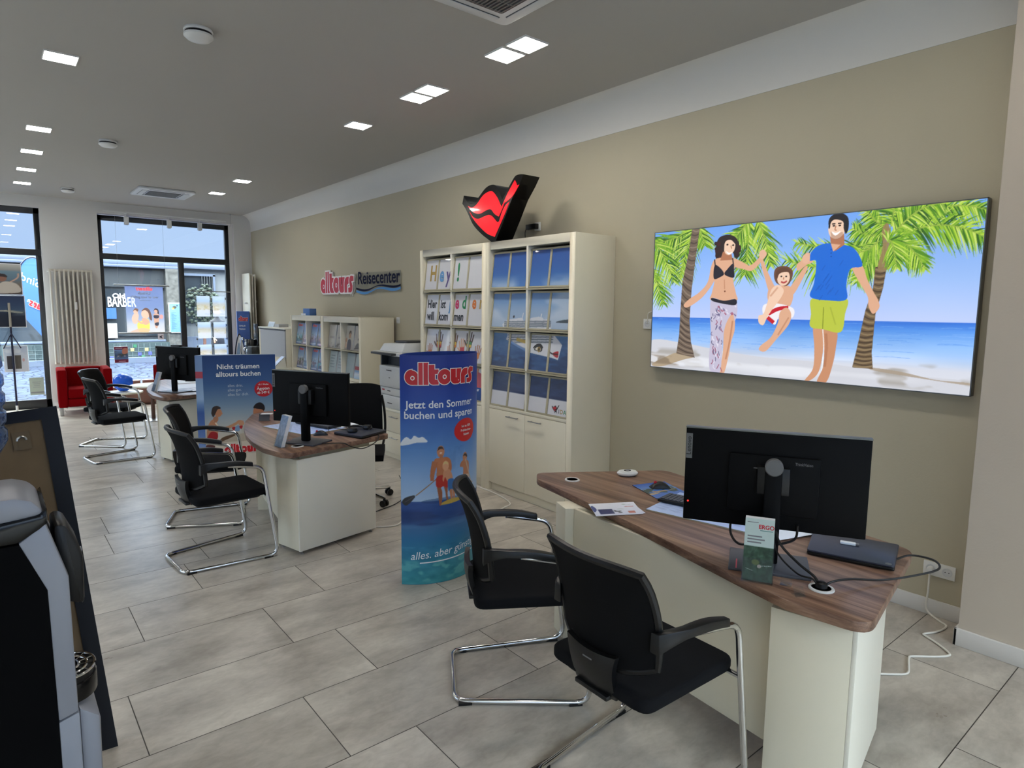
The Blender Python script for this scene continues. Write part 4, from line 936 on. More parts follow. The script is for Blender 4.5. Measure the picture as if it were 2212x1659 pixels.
def sheet(label, c, z, group=None):
    x = sum(q[0] for q in c)/4; y = sum(q[1] for q in c)/4; t = MB().prism([(q[0]-x, q[1]-y) for q in c], 0, .001).build('paper_sheet', M['paper'], loc=(x, y, ZT+z)); return tag(t, label, 'paper', group)
sheet('white paper sheet behind the stand of the foreground monitor', [(2.66, 1.52), (2.98, 1.45), (2.93, 1.27), (2.63, 1.36)], .007)
sheet('white paper lying right of the middle desk keyboard', [(2.2, 5.0), (2.44, 5.06), (2.40, 5.4), (2.27, 5.4)], .007)
sheet('white paper sheets spread at the edge of the far desk', [(1.75, 8.62), (2.05, 8.65), (2.12, 9.1), (1.82, 9.1)], .0005)
sheet('white paper under the dark mouse of the far desk', [(1.9, 9.2), (2.2, 9.2), (2.25, 9.6), (1.95, 9.6)], .002)
# laptops
def laptop(label, c, group='closed black laptops'):
    x = sum(q[0] for q in c)/4; y = sum(q[1] for q in c)/4; t = on_desk('laptop', label, 'laptop', x, y, 0, group); q = [(p[0]-x, p[1]-y) for p in c]
    MB().prism(rounded(q, .012), .004, .016).build('base', M['black_plastic'], t, bevel=.003)
    MB().prism(rounded(q, .014), .0165, .024).build('lid', mat('dark blue grey lid', (44, 48, 62), .35), t, bevel=.002)
    for p in q: MB().lathe([(.008, 0), (.008, .004)], (p[0]*.85, p[1]*.85, 0), 10).build('foot', M['black_plastic'], t)
    e = Vector(q[2])*.86; MB().lathe([(0, .0242), (.012, .0242), (.012, .0246), (0, .0246)], (e.x, e.y, 0), 16).build('lid_logo', M['alu'], t)
laptop('closed dark laptop with white stick on it beside the foreground monitor', [(2.86, 1.30), (2.975, .985), (2.692, .90), (2.602, 1.205)])
laptop('closed black laptop under the headset on the middle desk', [(2.09, 4.79), (2.38, 4.92), (2.47, 4.62), (2.19, 4.49)])
t = thing('usb_stick', 'small white stick lying on the dark laptop lid', 'usb stick', (2.80, 1.118, ZT+.025), R(-68))
MB().prism(rounded(rect(-.035, .025, -.012, .012), .006), 0, .01).build('body', M['white_plastic'], t, bevel=.002); MB().box(.025, .037, -.006, .006, .002, .008).build('connector', M['steel'], t)
# headset on the middle laptop
t = thing('headset', 'black headset lying on the laptop of the middle desk', 'headset', (2.28, 4.73, ZT+.025), R(20))
MB().tube([(.085*math.cos(R(a)), .085*math.sin(R(a)), .012+.012*math.sin(R(a))) for a in range(0, 181, 12)], .009, 8).build('headband', M['black_plastic'], t, smooth=True)
for s in (-1, 1): MB().lathe([(0, 0), (.036, 0), (.04, .012), (.034, .03), (0, .034)], (s*.085, -.015, 0), 20).build('ear_pad', M['black_plastic'], t, smooth=True)
MB().tube(smooth_path([(.09, -.03, .02), (.06, -.08, .02), (.0, -.1, .015)], 5), .0035, 6).build('microphone_arm', M['black_plastic'], t, smooth=True)
# leaflet holders
def holder(label, x, y, deg, kind, group='clear leaflet holders', h=.225, w=.105):
    """leaflets lean back; front faces local -x"""
    t = on_desk('leaflet_holder', label, 'leaflet holder', x, y, deg, group); tl = .30
    L = lambda u, v, d: (d+.02+v*tl*h, (.5-u)*w, .008+v*h)
    a = MB(); a.add([(-.035, -w/2-.004, 0), (.05, -w/2-.004, 0), (.05, w/2+.004, 0), (-.035, w/2+.004, 0), (-.035, -w/2-.004, .003), (.05, -w/2-.004, .003), (.05, w/2+.004, .003), (-.035, w/2+.004, .003)], [(3, 2, 1, 0), (4, 5, 6, 7), (0, 1, 5, 4), (1, 2, 6, 5), (2, 3, 7, 6), (3, 0, 4, 7)])
    f = lambda y, z, d: (-.03+d+z*tl, y, z)
    hh = .085
    for d0, zz in ((0, hh), (.048, .16)):
        a.add([f(-w/2-.004, .002, d0), f(w/2+.004, .002, d0), f(w/2+.004, zz, d0), f(-w/2-.004, zz, d0), f(-w/2-.004, .002, d0+.002), f(w/2+.004, .002, d0+.002), f(w/2+.004, zz, d0+.002), f(-w/2-.004, zz, d0+.002)], [(3, 2, 1, 0), (4, 5, 6, 7), (0, 1, 5, 4), (1, 2, 6, 5), (2, 3, 7, 6), (3, 0, 4, 7)])
    for s in (-1, 1):
        yy = s*(w/2+.003); a.add([f(yy, .002, 0), f(yy, .002, .05), f(yy, hh, .05), f(yy, hh, 0)], [(0, 1, 2, 3)])
    a.build('clear_holder', M['clear'], t)
    lv = MB(); q = [(-.026+.0+.003, -w/2), (-.026+.03, -w/2), (-.026+.03, w/2), (-.023, w/2)]
    lv.add([(px+.012*0+.004*tl, py, .004) for px, py in q]+[(px+h*tl, py, h) for px, py in q], [(3, 2, 1, 0), (4, 5, 6, 7), (0, 1, 5, 4), (1, 2, 6, 5), (2, 3, 7, 6), (3, 0, 4, 7)])
    lv.build('leaflets', M['paper'], t)
    p = Pic(60, 130, 1/2.15)
    if kind == 'green':
        p.vgrad([(0, (30, 60, 44)), (.55, (44, 74, 52)), (.551, (186, 202, 196)), (1, (190, 206, 200))]); p.noise((0, 1, 0, .55), 10, 38, 1, seed=3); p.noise((0, 1, 0, .55), 7, .6, 1, (24, 44, 34), .52, 6)
        p.ell((.42, .3), .13, .045, (96, 106, 52), .9); p.ell((.55, .24), .07, .03, (176, 160, 150)); p.stroke([(.6, .25), (.95, .27)], .012, (220, 225, 220)); p.stroke([(.1, .19), (.35, .16)], .012, (200, 205, 200))
        p.noise((0, 1, .55, 1), 6, 3, seed=8)
    else: p.vgrad([(0, (110, 130, 160)), (.5, (150, 164, 186)), (1, (120, 146, 184))]); p.noise((0, 1, 0, 1), 6, 30, seed=5)
    fl = lambda u, v: (-.0236+.004*tl+(v*(h-.004))*tl-.0006, (.5-u)*w, .004+v*(h-.004))
    pic_mesh('cover_print', p, fl, M['print'], t)
    if kind == 'green':
        fm = lambda x, y, hh: tuple(Vector(fl(.5+x/w, y/h))+Vector((-.0006, 0, 0)))
        b = MB(); put_text(b, 'ERGO', .021, fm, .024, .196, bold=.03); b.build('logo_lettering', M['ink_red'], t)
        b = MB(); b.add([fm(.002, .182, 0), fm(.047, .182, 0), fm(.047, .1845, 0), fm(.002, .1845, 0)], [(0, 1, 2, 3)]); b.build('logo_bar', mat('teal bar', (80, 130, 126), .5), t)
        b = MB()
        for k, wd in enumerate((.052, .062, .05)): b.add([fm(-.042, .158-k*.011, 0), fm(-.042+wd, .158-k*.011, 0), fm(-.042+wd, .163-k*.011, 0), fm(-.042, .163-k*.011, 0)], [(0, 1, 2, 3)])
        b.add([fm(-.045, .21, 0), fm(-.005, .21, 0), fm(-.005, .2125, 0), fm(-.045, .2125, 0)], [(0, 1, 2, 3)]); b.build('text_lines', M['ink_grey'], t)
    return t
holder('clear leaflet holder with green and white insurance leaflets on the foreground desk', 2.20, 1.20, 28, 'green')
holder('clear leaflet holder with grey blue leaflets on the middle desk', 1.60, 4.60, 6, 'grey')
holder('clear leaflet holder with leaflets on the far desk', 1.50, 8.53, 6, 'grey')
def clip(label, x, y, deg):
    t = on_desk('card_stand', label, 'card stand', x, y, deg, 'small clear card stands')
    b = MB(); b.box(-.004, .03, -.02, .02, 0, .002); b.add([(0, -.02, 0), (0, .02, 0), (.02, .02, .03), (.02, -.02, .03)], [(0, 1, 2, 3)]); b.add([(.002, -.02, 0), (.002, .02, 0), (.022, .02, .03), (.022, -.02, .03)], [(0, 3, 2, 1)])
    b.build('stand', M['clear'], t)
clip('tiny empty clear card stand beside the leaflet holder of the foreground desk', 2.235, 1.105, 20); clip('tiny empty clear card stand nearest the foreground desk edge', 2.19, 1.025, 60)
t = on_desk('card_stand', 'small card stand with cards near the rounded end of the middle desk', 'card stand', 1.868, 5.76, 60, None)
MB().box(-.03, .03, -.05, .05, 0, .003).build('base', M['clear'], t); MB().add([(-.02, -.045, .003), (-.02, .045, .003), (.005, .045, .06), (.005, -.045, .06), (-.012, -.045, .003), (-.012, .045, .003), (.013, .045, .06), (.013, -.045, .06)], [(0, 1, 2, 3), (7, 6, 5, 4), (0, 4, 5, 1), (2, 6, 7, 3), (1, 5, 6, 2), (0, 3, 7, 4)]).build('cards', M['grey_plastic'], t)
MB().box(-.02, .05, -.07, .03, .06, .0615).build('loose_card', M['paper'], t)
# cables on and under the desks
def cable(label, pts, r, m, n=8, name='cable'):
    o = MB().tube(smooth_path(pts, n), r, 8).build(name, m, smooth=True); return tag(o, label, 'cable')
zc = ZT+.006
cable('black cable looping from the laptop over the right edge of the foreground desk', [(2.315, 1.0, ZT+.004), (2.33, .985, ZT+.03), (2.42, .95, ZT+.03), (2.55, .89, ZT+.012), (2.68, .82, ZT+.02), (2.79, .78, ZT+.03), (2.86, .82, ZT+.035), (2.86, .90, ZT+.03), (2.79, .935, ZT+.018)], .0042, M['cable_black'])
cable('black cable running from the foreground monitor column to the grommet', [(2.375, 1.235, ZT+.17), (2.345, 1.19, ZT+.11), (2.335, 1.11, ZT+.06), (2.32, 1.04, ZT+.035), (2.312, 1.012, ZT+.004)], .005, M['cable_black'])
cable('thinner black cable beside the monitor cable at the foreground grommet', [(2.37, 1.24, ZT+.13), (2.335, 1.19, ZT+.07), (2.31, 1.1, ZT+.03), (2.306, 1.04, ZT+.03), (2.306, 1.015, ZT+.004)], .0035, M['cable_black'])
cable('black cable hanging below the left part of the foreground monitor', [(2.37, 1.42, .94), (2.35, 1.41, .86), (2.355, 1.37, .82), (2.375, 1.31, .84)], .005, M['cable_black'])
cable('black cable hanging below the right part of the foreground monitor', [(2.455, 1.18, .93), (2.46, 1.19, .87), (2.43, 1.24, .84), (2.395, 1.268, .84)], .005, M['cable_black'])
t = thing('cable_clamp', 'black cable clump in the foreground grommet', 'cable plug', (2.318, 1.012, ZT+.006), 0)
MB().lathe([(0, 0), (.022, 0), (.02, .016), (.01, .022), (0, .022)], seg=16).build('plug', M['black_plastic'], t, smooth=True)
cable('black cable sagging over the end of the middle desk', [(1.80, 4.62, ZT+.006), (1.88, 4.5, ZT+.006), (2.0, 4.42, ZT+.006), (2.06, 4.405, .74), (2.16, 4.42, .71), (2.28, 4.46, .73), (2.34, 4.5, ZT+.0), (2.36, 4.55, ZT+.008)], .004, M['cable_black'])
cable('thin black cable between headset and keyboard on the middle desk', [(2.10, 4.90, ZT+.012), (2.13, 4.98, ZT+.03), (2.18, 4.92, ZT+.02), (2.2, 4.78, ZT+.03)], .0025, M['cable_black'])
cable('black cable at the monitor foot of the far desk', [(1.72, 8.3, ZT+.006), (1.84, 8.2, ZT+.006), (1.98, 8.28, ZT+.006), (2.1, 8.4, ZT+.006)], .005, M['cable_black'])
# ================================================================== printed pictures
SKIN, SKIN_L, SKIN_D = (222, 172, 140), (240, 204, 178), (176, 116, 84)
def frond(p, q, a, b, sag, ln, seed, cols=((120, 172, 40), (176, 212, 66), (50, 98, 32), (150, 190, 60), (84, 140, 36), (200, 222, 110)), n=46, w=.006, hang=.75):
    """palm leaf from a to b (sketch coordinates mapped by q) with drooping leaflets of length ln"""
    rg = random.Random(seed); m = ((a[0]+b[0])/2, (a[1]+b[1])/2-sag)
    B = lambda t: (a[0]*(1-t)**2+2*m[0]*t*(1-t)+b[0]*t*t, a[1]*(1-t)**2+2*m[1]*t*(1-t)+b[1]*t*t)
    D = lambda t: (2*(1-t)*(m[0]-a[0])+2*t*(b[0]-m[0]), 2*(1-t)*(m[1]-a[1])+2*t*(b[1]-m[1]))
    for k in range(n):
        t = .06+.94*k/n; x, y = B(t); dx, dy = D(t); d = math.hypot(dx, dy); dx, dy = dx/d, dy/d
        for s in (-1, 1):
            l = ln*(.55+.5*rg.random())*(math.sin(PI*min(1, t*.85+.12))**.6); vx, vy = dx*.62-s*dy*.75, dy*.62+s*dx*.75+hang*rg.random()
            v = math.hypot(vx, vy); e = (x+vx/v*l, y+vy/v*l+.12*l); mid = ((x+e[0])/2+rg.uniform(-3, 3), (y+e[1])/2-.05*l)
            p.stroke(q((x, y), mid, e), [w, w*.9, w*.15], rg.choice(cols), 1, 3)
    p.stroke(q(*[B(k/10) for k in range(11)]), [w*1.3, w*.4], (150, 176, 70), 1, 1)
def trunk(p, q, left, right, cols, bands=30):
    p.poly(q(*left, *right[::-1]), cols[0])
    A = smooth_path([(x, y, 0) for x, y in left], 8); B = smooth_path([(x, y, 0) for x, y in right], 8); rg = random.Random(2)
    for k in range(bands):
        t = k/bands; i = t*(len(A)-1); j = t*(len(B)-1); a, b = A[int(i)], B[int(j)]
        a2, b2 = A[min(len(A)-1, int(i)+1)], B[min(len(B)-1, int(j)+1)]; f = i-int(i); g = j-int(j)
        a = (a[0]*(1-f)+a2[0]*f, a[1]*(1-f)+a2[1]*f); b = (b[0]*(1-g)+b2[0]*g, b[1]*(1-g)+b2[1]*g)
        p.stroke(q((a[0]+2, a[1]+rg.uniform(-4, 4)), ((a[0]+b[0])/2, (a[1]+b[1])/2+7), (b[0]-2, b[1]+rg.uniform(-4, 4))), .0028+.003*rg.random(), cols[1+k % 2], .8)
def picture_beach():
    """family on the beach, for the light box"""
    p = Pic(760, 368, 2200/1072); q = quad_uv((93, 280), (2003, 76), (1890, 1200), (68, 1042)); b = lambda *P: q(*P)
    p.vgrad([(0, (222, 224, 232)), (.12, (214, 218, 230)), (.2, (164, 200, 248)), (.27, (128, 178, 242)), (.33, (88, 150, 234)), (.375, (52, 112, 214)), (.378, (190, 206, 250)), (.6, (160, 194, 248)), (1, (112, 164, 240))])
    p.noise((0, 1, .385, 1), 5, 7, 2, seed=2); p.noise((0, 1, .14, .375), 26, 20, 8, seed=3)
    for k in range(150):
        rg = random.Random(k+300); u, v = rg.random(), .17+.2*rg.random()**.7; w = .02+.07*rg.random(); p.stroke([(u, v), (u+w/2, v+.003), (u+w, v)], .0016, rg.choice(((70, 130, 222), (150, 194, 250), (96, 152, 236))), .4, 1)
    # shore
    p.blob(b((60, 900), (240, 905), (420, 940), (700, 985), (1000, 1010), (1300, 1050), (1600, 1090), (1920, 1130), (1930, 1260), (1000, 1200), (40, 1080)), (208, 210, 218))
    p.noise((0, 1, 0, .16), 34, .7, 3, (158, 152, 142), .55, 5); p.noise((0, 1, 0, .12), 12, .7, 5, (236, 238, 244), .5, 6)
    p.blob(b((75, 1030), (160, 985), (230, 962), (320, 985), (250, 1005), (130, 1042)), (178, 160, 134)); p.noise((0, .13, .02, .1), 30, .7, 2, (128, 112, 92), .5, 7)
    p.blob(b((1330, 1042), (1500, 1065), (1700, 1110), (1880, 1125), (1880, 1140), (1600, 1100), (1350, 1060)), (166, 150, 130), .8)
    # palms
    for k, (a, c, s, l) in enumerate((((320, 235), (90, 420), -60, 190), ((330, 230), (120, 330), -40, 150), ((330, 225), (230, 560), 60, 150), ((60, 470), (140, 690), 50, 120), ((340, 230), (380, 350), 10, 110), ((60, 300), (200, 560), 70, 150))): frond(p, b, a, c, s, l, k+3, n=52, w=.0038)
    for k, (a, c, s, l) in enumerate((((640, 180), (610, 520), -60, 170), ((680, 190), (760, 470), 60, 150), ((640, 200), (520, 330), -20, 110))): frond(p, b, a, c, s, l, k+20, n=54, w=.0038)
    trunk(p, b, [(308, 240), (285, 400), (250, 560), (238, 740), (232, 860), (216, 968)], [(352, 240), (330, 400), (304, 600), (292, 780), (300, 900), (322, 992)], ((112, 96, 82), (70, 58, 50), (146, 130, 114)), 34)
    for k, (a, c, s, l) in enumerate((((1420, 330), (840, 430), -170, 190), ((1420, 300), (900, 330), -90, 130), ((1430, 330), (1250, 560), 40, 150), ((1430, 270), (1230, 250), -60, 130), ((1440, 260), (1300, 140), -30, 110), ((1450, 240), (1480, 90), 20, 120))): frond(p, b, a, c, s, l, k+40, n=60, w=.0038)
    trunk(p, b, [(1358, 470), (1345, 590), (1300, 720), (1268, 860), (1245, 960), (1224, 1042)], [(1424, 470), (1402, 590), (1358, 740), (1346, 860), (1336, 960), (1342, 1050)], ((112, 92, 66), (70, 56, 42), (150, 130, 98)), 36)
    p.blob(b((1398, 260), (1430, 220), (1452, 300), (1460, 420), (1440, 480), (1372, 480), (1400, 360)), (148, 122, 84), .9)
    for k, (a, c, s, l) in enumerate((((1450, 290), (2040, 160), 190, 160), ((1460, 320), (2000, 310), 170, 190), ((1450, 300), (1760, 110), 110, 140), ((1440, 330), (1640, 480), 120, 150), ((1430, 330), (1480, 480), 130, 130), ((1380, 320), (1210, 380), -60, 120))): frond(p, b, a, c, s, l, k+60, n=74, w=.004)
    # woman
    hl = (250, 252, 255)
    p.blob(b((448, 335), (470, 300), (520, 288), (560, 306), (578, 350), (574, 410), (552, 420), (540, 390), (500, 395), (474, 430), (450, 436), (440, 400)), (44, 32, 32))
    for k in range(22):
        rg = random.Random(k+90); s_ = k % 3 == 0; p.ell(b((rg.uniform(566, 580), rg.uniform(345, 412)) if s_ else (rg.uniform(440, 476), rg.uniform(320, 430)))[0], .004+.003*rg.random(), .013, (40+rg.randint(0, 30), 30, 30))
    p.blob(b((438, 432), (416, 470), (396, 560), (348, 618), (292, 656), (258, 690), (272, 706), (312, 688), (372, 640), (430, 560), (448, 500)), SKIN)
    p.blob(b((545, 424), (600, 446), (640, 464), (690, 420), (704, 388), (726, 380), (736, 402), (706, 440), (650, 494), (600, 484), (552, 470)), SKIN)
    p.blob(b((440, 430), (490, 420), (548, 422), (560, 450), (546, 500), (545, 560), (558, 620), (558, 668), (418, 664), (420, 622), (434, 560), (432, 490)), SKIN)
    p.poly(b((484, 385), (532, 390), (540, 432), (468, 436)), SKIN_D); p.ell(b((522, 356))[0], .021, .056, SKIN_L, 1, 28, -.1)
    p.blob(b((476, 372), (478, 318), (520, 300), (566, 322), (560, 345), (530, 318), (496, 330), (490, 380)), (44, 32, 32))
    p.stroke(b((502, 384), (518, 396), (538, 388)), [.002, .006, .002], (252, 250, 248)); p.ell(b((510, 345))[0], .004, .006, (60, 44, 40)); p.ell(b((543, 348))[0], .004, .006, (60, 44, 40)); p.stroke(b((530, 350), (534, 368)), .003, SKIN_D)
    p.stroke(b((436, 430), (440, 470)), .004, (30, 28, 36)); p.stroke(b((540, 422), (545, 465)), .004, (30, 28, 36))
    p.blob(b((440, 462), (470, 480), (490, 512), (470, 530), (434, 542), (430, 500)), (34, 32, 44)); p.blob(b((544, 452), (510, 485), (492, 512), (515, 528), (548, 532), (548, 490)), (34, 32, 44))
    p.stroke(b((492, 545), (494, 600)), .004, SKIN_D, .5); p.ell(b((495, 612))[0], .003, .006, (120, 70, 50))
    p.blob(b((506, 758), (548, 748), (552, 830), (532, 900), (516, 985), (490, 1080), (466, 1078), (484, 960), (488, 860)), SKIN); p.stroke(b((540, 780), (522, 900), (500, 1000)), .006, SKIN_D, .6)
    p.blob(b((420, 652), (490, 668), (558, 658), (566, 730), (552, 782), (540, 738), (505, 790), (487, 860), (478, 960), (466, 1076), (414, 1068), (404, 1000), (414, 860), (410, 740)), (196, 190, 212))
    for k in range(44):
        rg = random.Random(k*7); x, y = rg.uniform(418, 478), rg.uniform(690, 1060); p.stroke(b((x, y), (x+rg.uniform(-8, 8), y+14), (x+rg.uniform(-14, 14), y+26)), .003, rg.choice(((110, 100, 140), (80, 76, 110), (150, 70, 96), (230, 226, 240))), .8)
    for k in range(18): rg = random.Random(k); x, y = rg.uniform(425, 555), rg.uniform(690, 745); p.stroke(b((x, y), (x+10, y+12)), .004, rg.choice(((100, 90, 130), (160, 70, 96), (230, 226, 240))), .8)
    p.blob(b((422, 650), (490, 666), (557, 657), (556, 690), (490, 684), (424, 668)), (34, 32, 42))
    # man
    p.blob(b((1003, 812), (1056, 824), (1060, 930), (1036, 1060), (992, 1112), (952, 1118), (1000, 1050), (1008, 930)), (208, 152, 116))
    p.blob(b((1054, 826), (1136, 836), (1132, 930), (1112, 1030), (1076, 1126), (1022, 1126), (1058, 1040), (1064, 930)), (200, 142, 106)); p.stroke(b((1075, 850), (1078, 930), (1066, 1040)), .008, (170, 112, 80), .6); p.stroke(b((1057, 826), (1062, 940), (1050, 1060)), .003, hl, .8)
    p.blob(b((985, 396), (1002, 440), (965, 460), (918, 494), (908, 460), (940, 430), (962, 392)), SKIN)
    p.blob(b((1226, 476), (1282, 462), (1312, 540), (1346, 610), (1374, 660), (1380, 702), (1344, 738), (1318, 692), (1314, 640), (1268, 560)), SKIN)
    p.blob(b((1000, 648), (1190, 648), (1184, 740), (1160, 842), (1058, 826), (986, 812), (990, 740)), (186, 198, 66)); p.stroke(b((1062, 700), (1056, 826)), .003, (140, 152, 40)); p.stroke(b((1100, 700), (1130, 800)), .004, (160, 172, 50), .7)
    p.blob(b((1014, 362), (1060, 340), (1104, 336), (1180, 344), (1246, 374), (1284, 464), (1216, 482), (1192, 570), (1192, 656), (1090, 662), (986, 642), (1008, 560), (1020, 440), (984, 436), (988, 396)), (28, 106, 214))
    for k in range(14): rg = random.Random(k+5); x, y = rg.uniform(1020, 1180), rg.uniform(430, 640); p.stroke(b((x, y), (x-20, y+30)), .003, (18, 84, 184), .7)
    p.poly(b((1098, 280), (1180, 270), (1182, 344), (1130, 380), (1104, 338)), SKIN_D); p.poly(b((1104, 338), (1160, 344), (1118, 384)), SKIN)
    p.ell(b((1140, 246))[0], .0245, .066, SKIN_L, 1, 28, -.05); p.blob(b((1092, 250), (1094, 200), (1120, 172), (1160, 162), (1202, 186), (1206, 246), (1190, 282), (1178, 250), (1174, 212), (1130, 200), (1106, 216), (1100, 246)), (34, 30, 34))
    p.blob(b((1104, 268), (1128, 292), (1170, 270), (1168, 300), (1136, 316), (1110, 306)), (150, 112, 92), .45)
    p.stroke(b((1110, 270), (1132, 284), (1158, 268)), [.002, .008, .002], (252, 250, 248)); p.stroke(b((1112, 226), (1130, 224)), .004, (50, 36, 34)); p.stroke(b((1146, 222), (1166, 220)), .004, (50, 36, 34)); p.ell(b((1122, 236))[0], .004, .005, (50, 36, 34)); p.ell(b((1156, 234))[0], .004, .005, (50, 36, 34)); p.stroke(b((1134, 236), (1128, 258), (1138, 262)), .003, SKIN_D)
    for y in (372, 392, 412): p.ell(b((1106, y))[0], .002, .004, (16, 60, 150))
    # child swinging between them
    p.blob(b((697, 430), (712, 424), (742, 500), (776, 572), (790, 600), (752, 616), (726, 540)), SKIN); p.blob(b((954, 470), (970, 482), (926, 570), (886, 630), (866, 600), (904, 540)), SKIN)
    for c in ((712, 400), (962, 424)): p.ell(b(c)[0], .012, .03, (226, 180, 152))
    p.blob(b((752, 590), (800, 580), (872, 584), (888, 640), (862, 704), (800, 724), (742, 660)), SKIN); p.blob(b((718, 690), (780, 678), (886, 706), (882, 762), (812, 752), (782, 802), (742, 764), (714, 740)), (240, 236, 240))
    p.stroke(b((745, 740), (800, 712), (860, 704)), .012, (196, 28, 44)); p.stroke(b((740, 760), (776, 790)), .012, (196, 28, 44))
    p.blob(b((764, 600), (800, 574), (832, 600), (822, 640), (764, 720), (738, 760), (716, 804), (690, 790), (690, 750), (718, 738), (744, 660)), SKIN_L); p.stroke(b((756, 640), (800, 588)), .006, SKIN_D, .4)
    p.blob(b((800, 790), (812, 730), (850, 704), (876, 740), (862, 800), (792, 884), (730, 952), (692, 946), (702, 920), (760, 872)), SKIN); p.stroke(b((862, 760), (800, 860)), .005, SKIN_D, .5)
    p.blob(b((780, 496), (800, 472), (850, 468), (884, 492), (880, 540), (850, 580), (800, 570), (780, 540)), (110, 74, 56)); p.ell(b((832, 534))[0], .02, .05, SKIN_L)
    p.blob(b((786, 520), (806, 484), (850, 478), (878, 510), (850, 500), (810, 510), (796, 540)), (96, 64, 48)); p.ell(b((820, 526))[0], .003, .005, (50, 40, 40)); p.ell(b((848, 526))[0], .003, .005, (50, 40, 40)); p.stroke(b((818, 556), (834, 562), (852, 552)), .005, (180, 70, 70)); p.stroke(b((834, 530), (832, 544)), .003, SKIN_D)
    return p
def figure_poster(p, q, parts):
    for col, pts in parts: p.blob(q(*pts), col)
def picture_paddle():
    """paddle boarders, for the curved display; sketch x,y in display pixels turned to u,v"""
    xs = [867, 891.8, 917.4, 942.5, 966, 986.6, 1003.8, 1017, 1025.4, 1029, 1030]; yb = [1262, 1263.2, 1262.3, 1259.4, 1254.6, 1248.2, 1240.5, 1232, 1223, 1213.9, 1205]; yt = [766.3, 766.8, 766.8, 766.5, 765.9, 765, 763.8, 762.4, 760.9, 759.3, 757.8]; U = [k/10 for k in range(11)]
    def q(*P):
        o = []
        for x, y in P:
            u = float(np.interp(x, xs, U)); t = float(np.interp(u, U, yt)); bt = float(np.interp(u, U, yb)); o.append((u, (bt-y)/(bt-t)))
        return o
    # sketch points are read on an enlarged view: X = 850 + x/3.016, Y = 740 + y/3.016
    s = lambda *P: q(*[(850+x/3.016, 740+y/3.016) for x, y in P])
    p = Pic(200, 400, .82/1.49)
    p.vgrad([(0, (60, 150, 160)), (.1, (44, 130, 156)), (.2, (34, 110, 158)), (.26, (60, 108, 160)), (.3, (30, 66, 128)), (.37, (40, 78, 146)), (.372, (170, 196, 226)), (.46, (142, 176, 218)), (.6, (88, 136, 198)), (.78, (34, 78, 166)), (.9, (16, 52, 148)), (1, (18, 50, 140))])
    p.noise((0, 1, 0, .17), 22, 22, 2, seed=1); p.noise((0, 1, 0, .12), 18, .6, 2, (110, 190, 190), .55, 2); p.noise((0, 1, .25, .37), 24, 14, 5, seed=4); p.noise((0, 1, .25, .34), 16, .5, 6, (18, 46, 100), .55, 6)
    p.blob(s((40, 655), (60, 630), (90, 600), (120, 615), (140, 592), (170, 605), (195, 600), (225, 632), (160, 636), (100, 650)), (226, 230, 236)); p.noise((0, .36, .6, .7), 9, 8, 2, seed=3)
    p.ell(s((330, 1010))[0], .2, .012, (30, 60, 110), .5)
    # board, paddle
    p.blob(s((302, 1042), (330, 1020), (380, 998), (420, 992), (436, 1004), (400, 1022), (340, 1040)), (188, 158, 72))
    p.stroke(s((148, 982), (330, 826)), .008, (150, 110, 80)); p.blob(s((60, 1020), (80, 996), (130, 980), (144, 988), (120, 1020), (90, 1046), (70, 1040)), (48, 48, 54)); p.stroke(s((78, 1025), (132, 990)), .004, (90, 90, 96))
    # father
    p.blob(s((284, 920), (300, 920), (318, 960), (312, 1035), (300, 1044), (292, 980)), (150, 92, 62)); p.blob(s((328, 915), (352, 915), (352, 970), (356, 1005), (344, 1004), (338, 960)), (150, 92, 62))
    p.blob(s((270, 745), (300, 735), (350, 730), (372, 752), (378, 800), (368, 830), (345, 860), (286, 868), (282, 800), (262, 790)), (186, 116, 76)); p.stroke(s((272, 760), (256, 830), (252, 885)), [.05, .04, .03], (176, 108, 70)); p.noise((.3, .6, .5, .6), 20, 12, 1, seed=2)
    p.blob(s((284, 858), (345, 848), (356, 880), (352, 928), (322, 920), (310, 928), (280, 922)), (176, 44, 34)); p.ell(s((308, 694))[0], .034, .026, (196, 132, 96)); p.blob(s((288, 690), (296, 664), (318, 662), (328, 684), (316, 676), (296, 682)), (70, 50, 40)); p.stroke(s((302, 704), (316, 702)), .01, (240, 232, 226)); p.stroke(s((310, 716), (310, 738)), .03, (176, 112, 78))
    # boy
    p.blob(s((362, 930), (378, 935), (384, 990), (372, 1000), (366, 965)), (190, 126, 90)); p.blob(s((382, 930), (396, 930), (398, 985), (390, 995)), (190, 126, 90))
    p.blob(s((330, 812), (358, 806), (376, 830), (384, 880), (354, 890), (336, 860), (326, 890), (320, 870)), (206, 146, 110)); p.blob(s((354, 880), (384, 868), (398, 890), (394, 936), (372, 938), (358, 950)), (56, 110, 170)); p.ell(s((340, 786))[0], .03, .022, (216, 160, 124)); p.blob(s((324, 782), (330, 760), (352, 762), (356, 780), (340, 772)), (214, 190, 130))
    # mother behind
    p.blob(s((452, 870), (486, 866), (490, 930), (470, 1010), (450, 1016), (448, 930)), (176, 112, 80)); p.blob(s((440, 760), (462, 748), (484, 756), (488, 800), (482, 860), (452, 862), (452, 800), (430, 792)), (182, 120, 86)); p.ell(s((464, 728))[0], .03, .022, (190, 128, 94)); p.blob(s((452, 724), (460, 708), (474, 710), (476, 730), (464, 720)), (60, 44, 38)); p.blob(s((450, 845), (486, 840), (484, 866), (452, 868)), (210, 180, 160)); p.stroke(s((466, 740), (500, 880), (512, 890)), .012, (190, 170, 150))
    p.ell(s((468, 552))[0], .14, .052, (200, 30, 34))
    paint_mark(p, .47, .865, .72, (184, 24, 40), (226, 226, 232)) if False else None
    return p, s
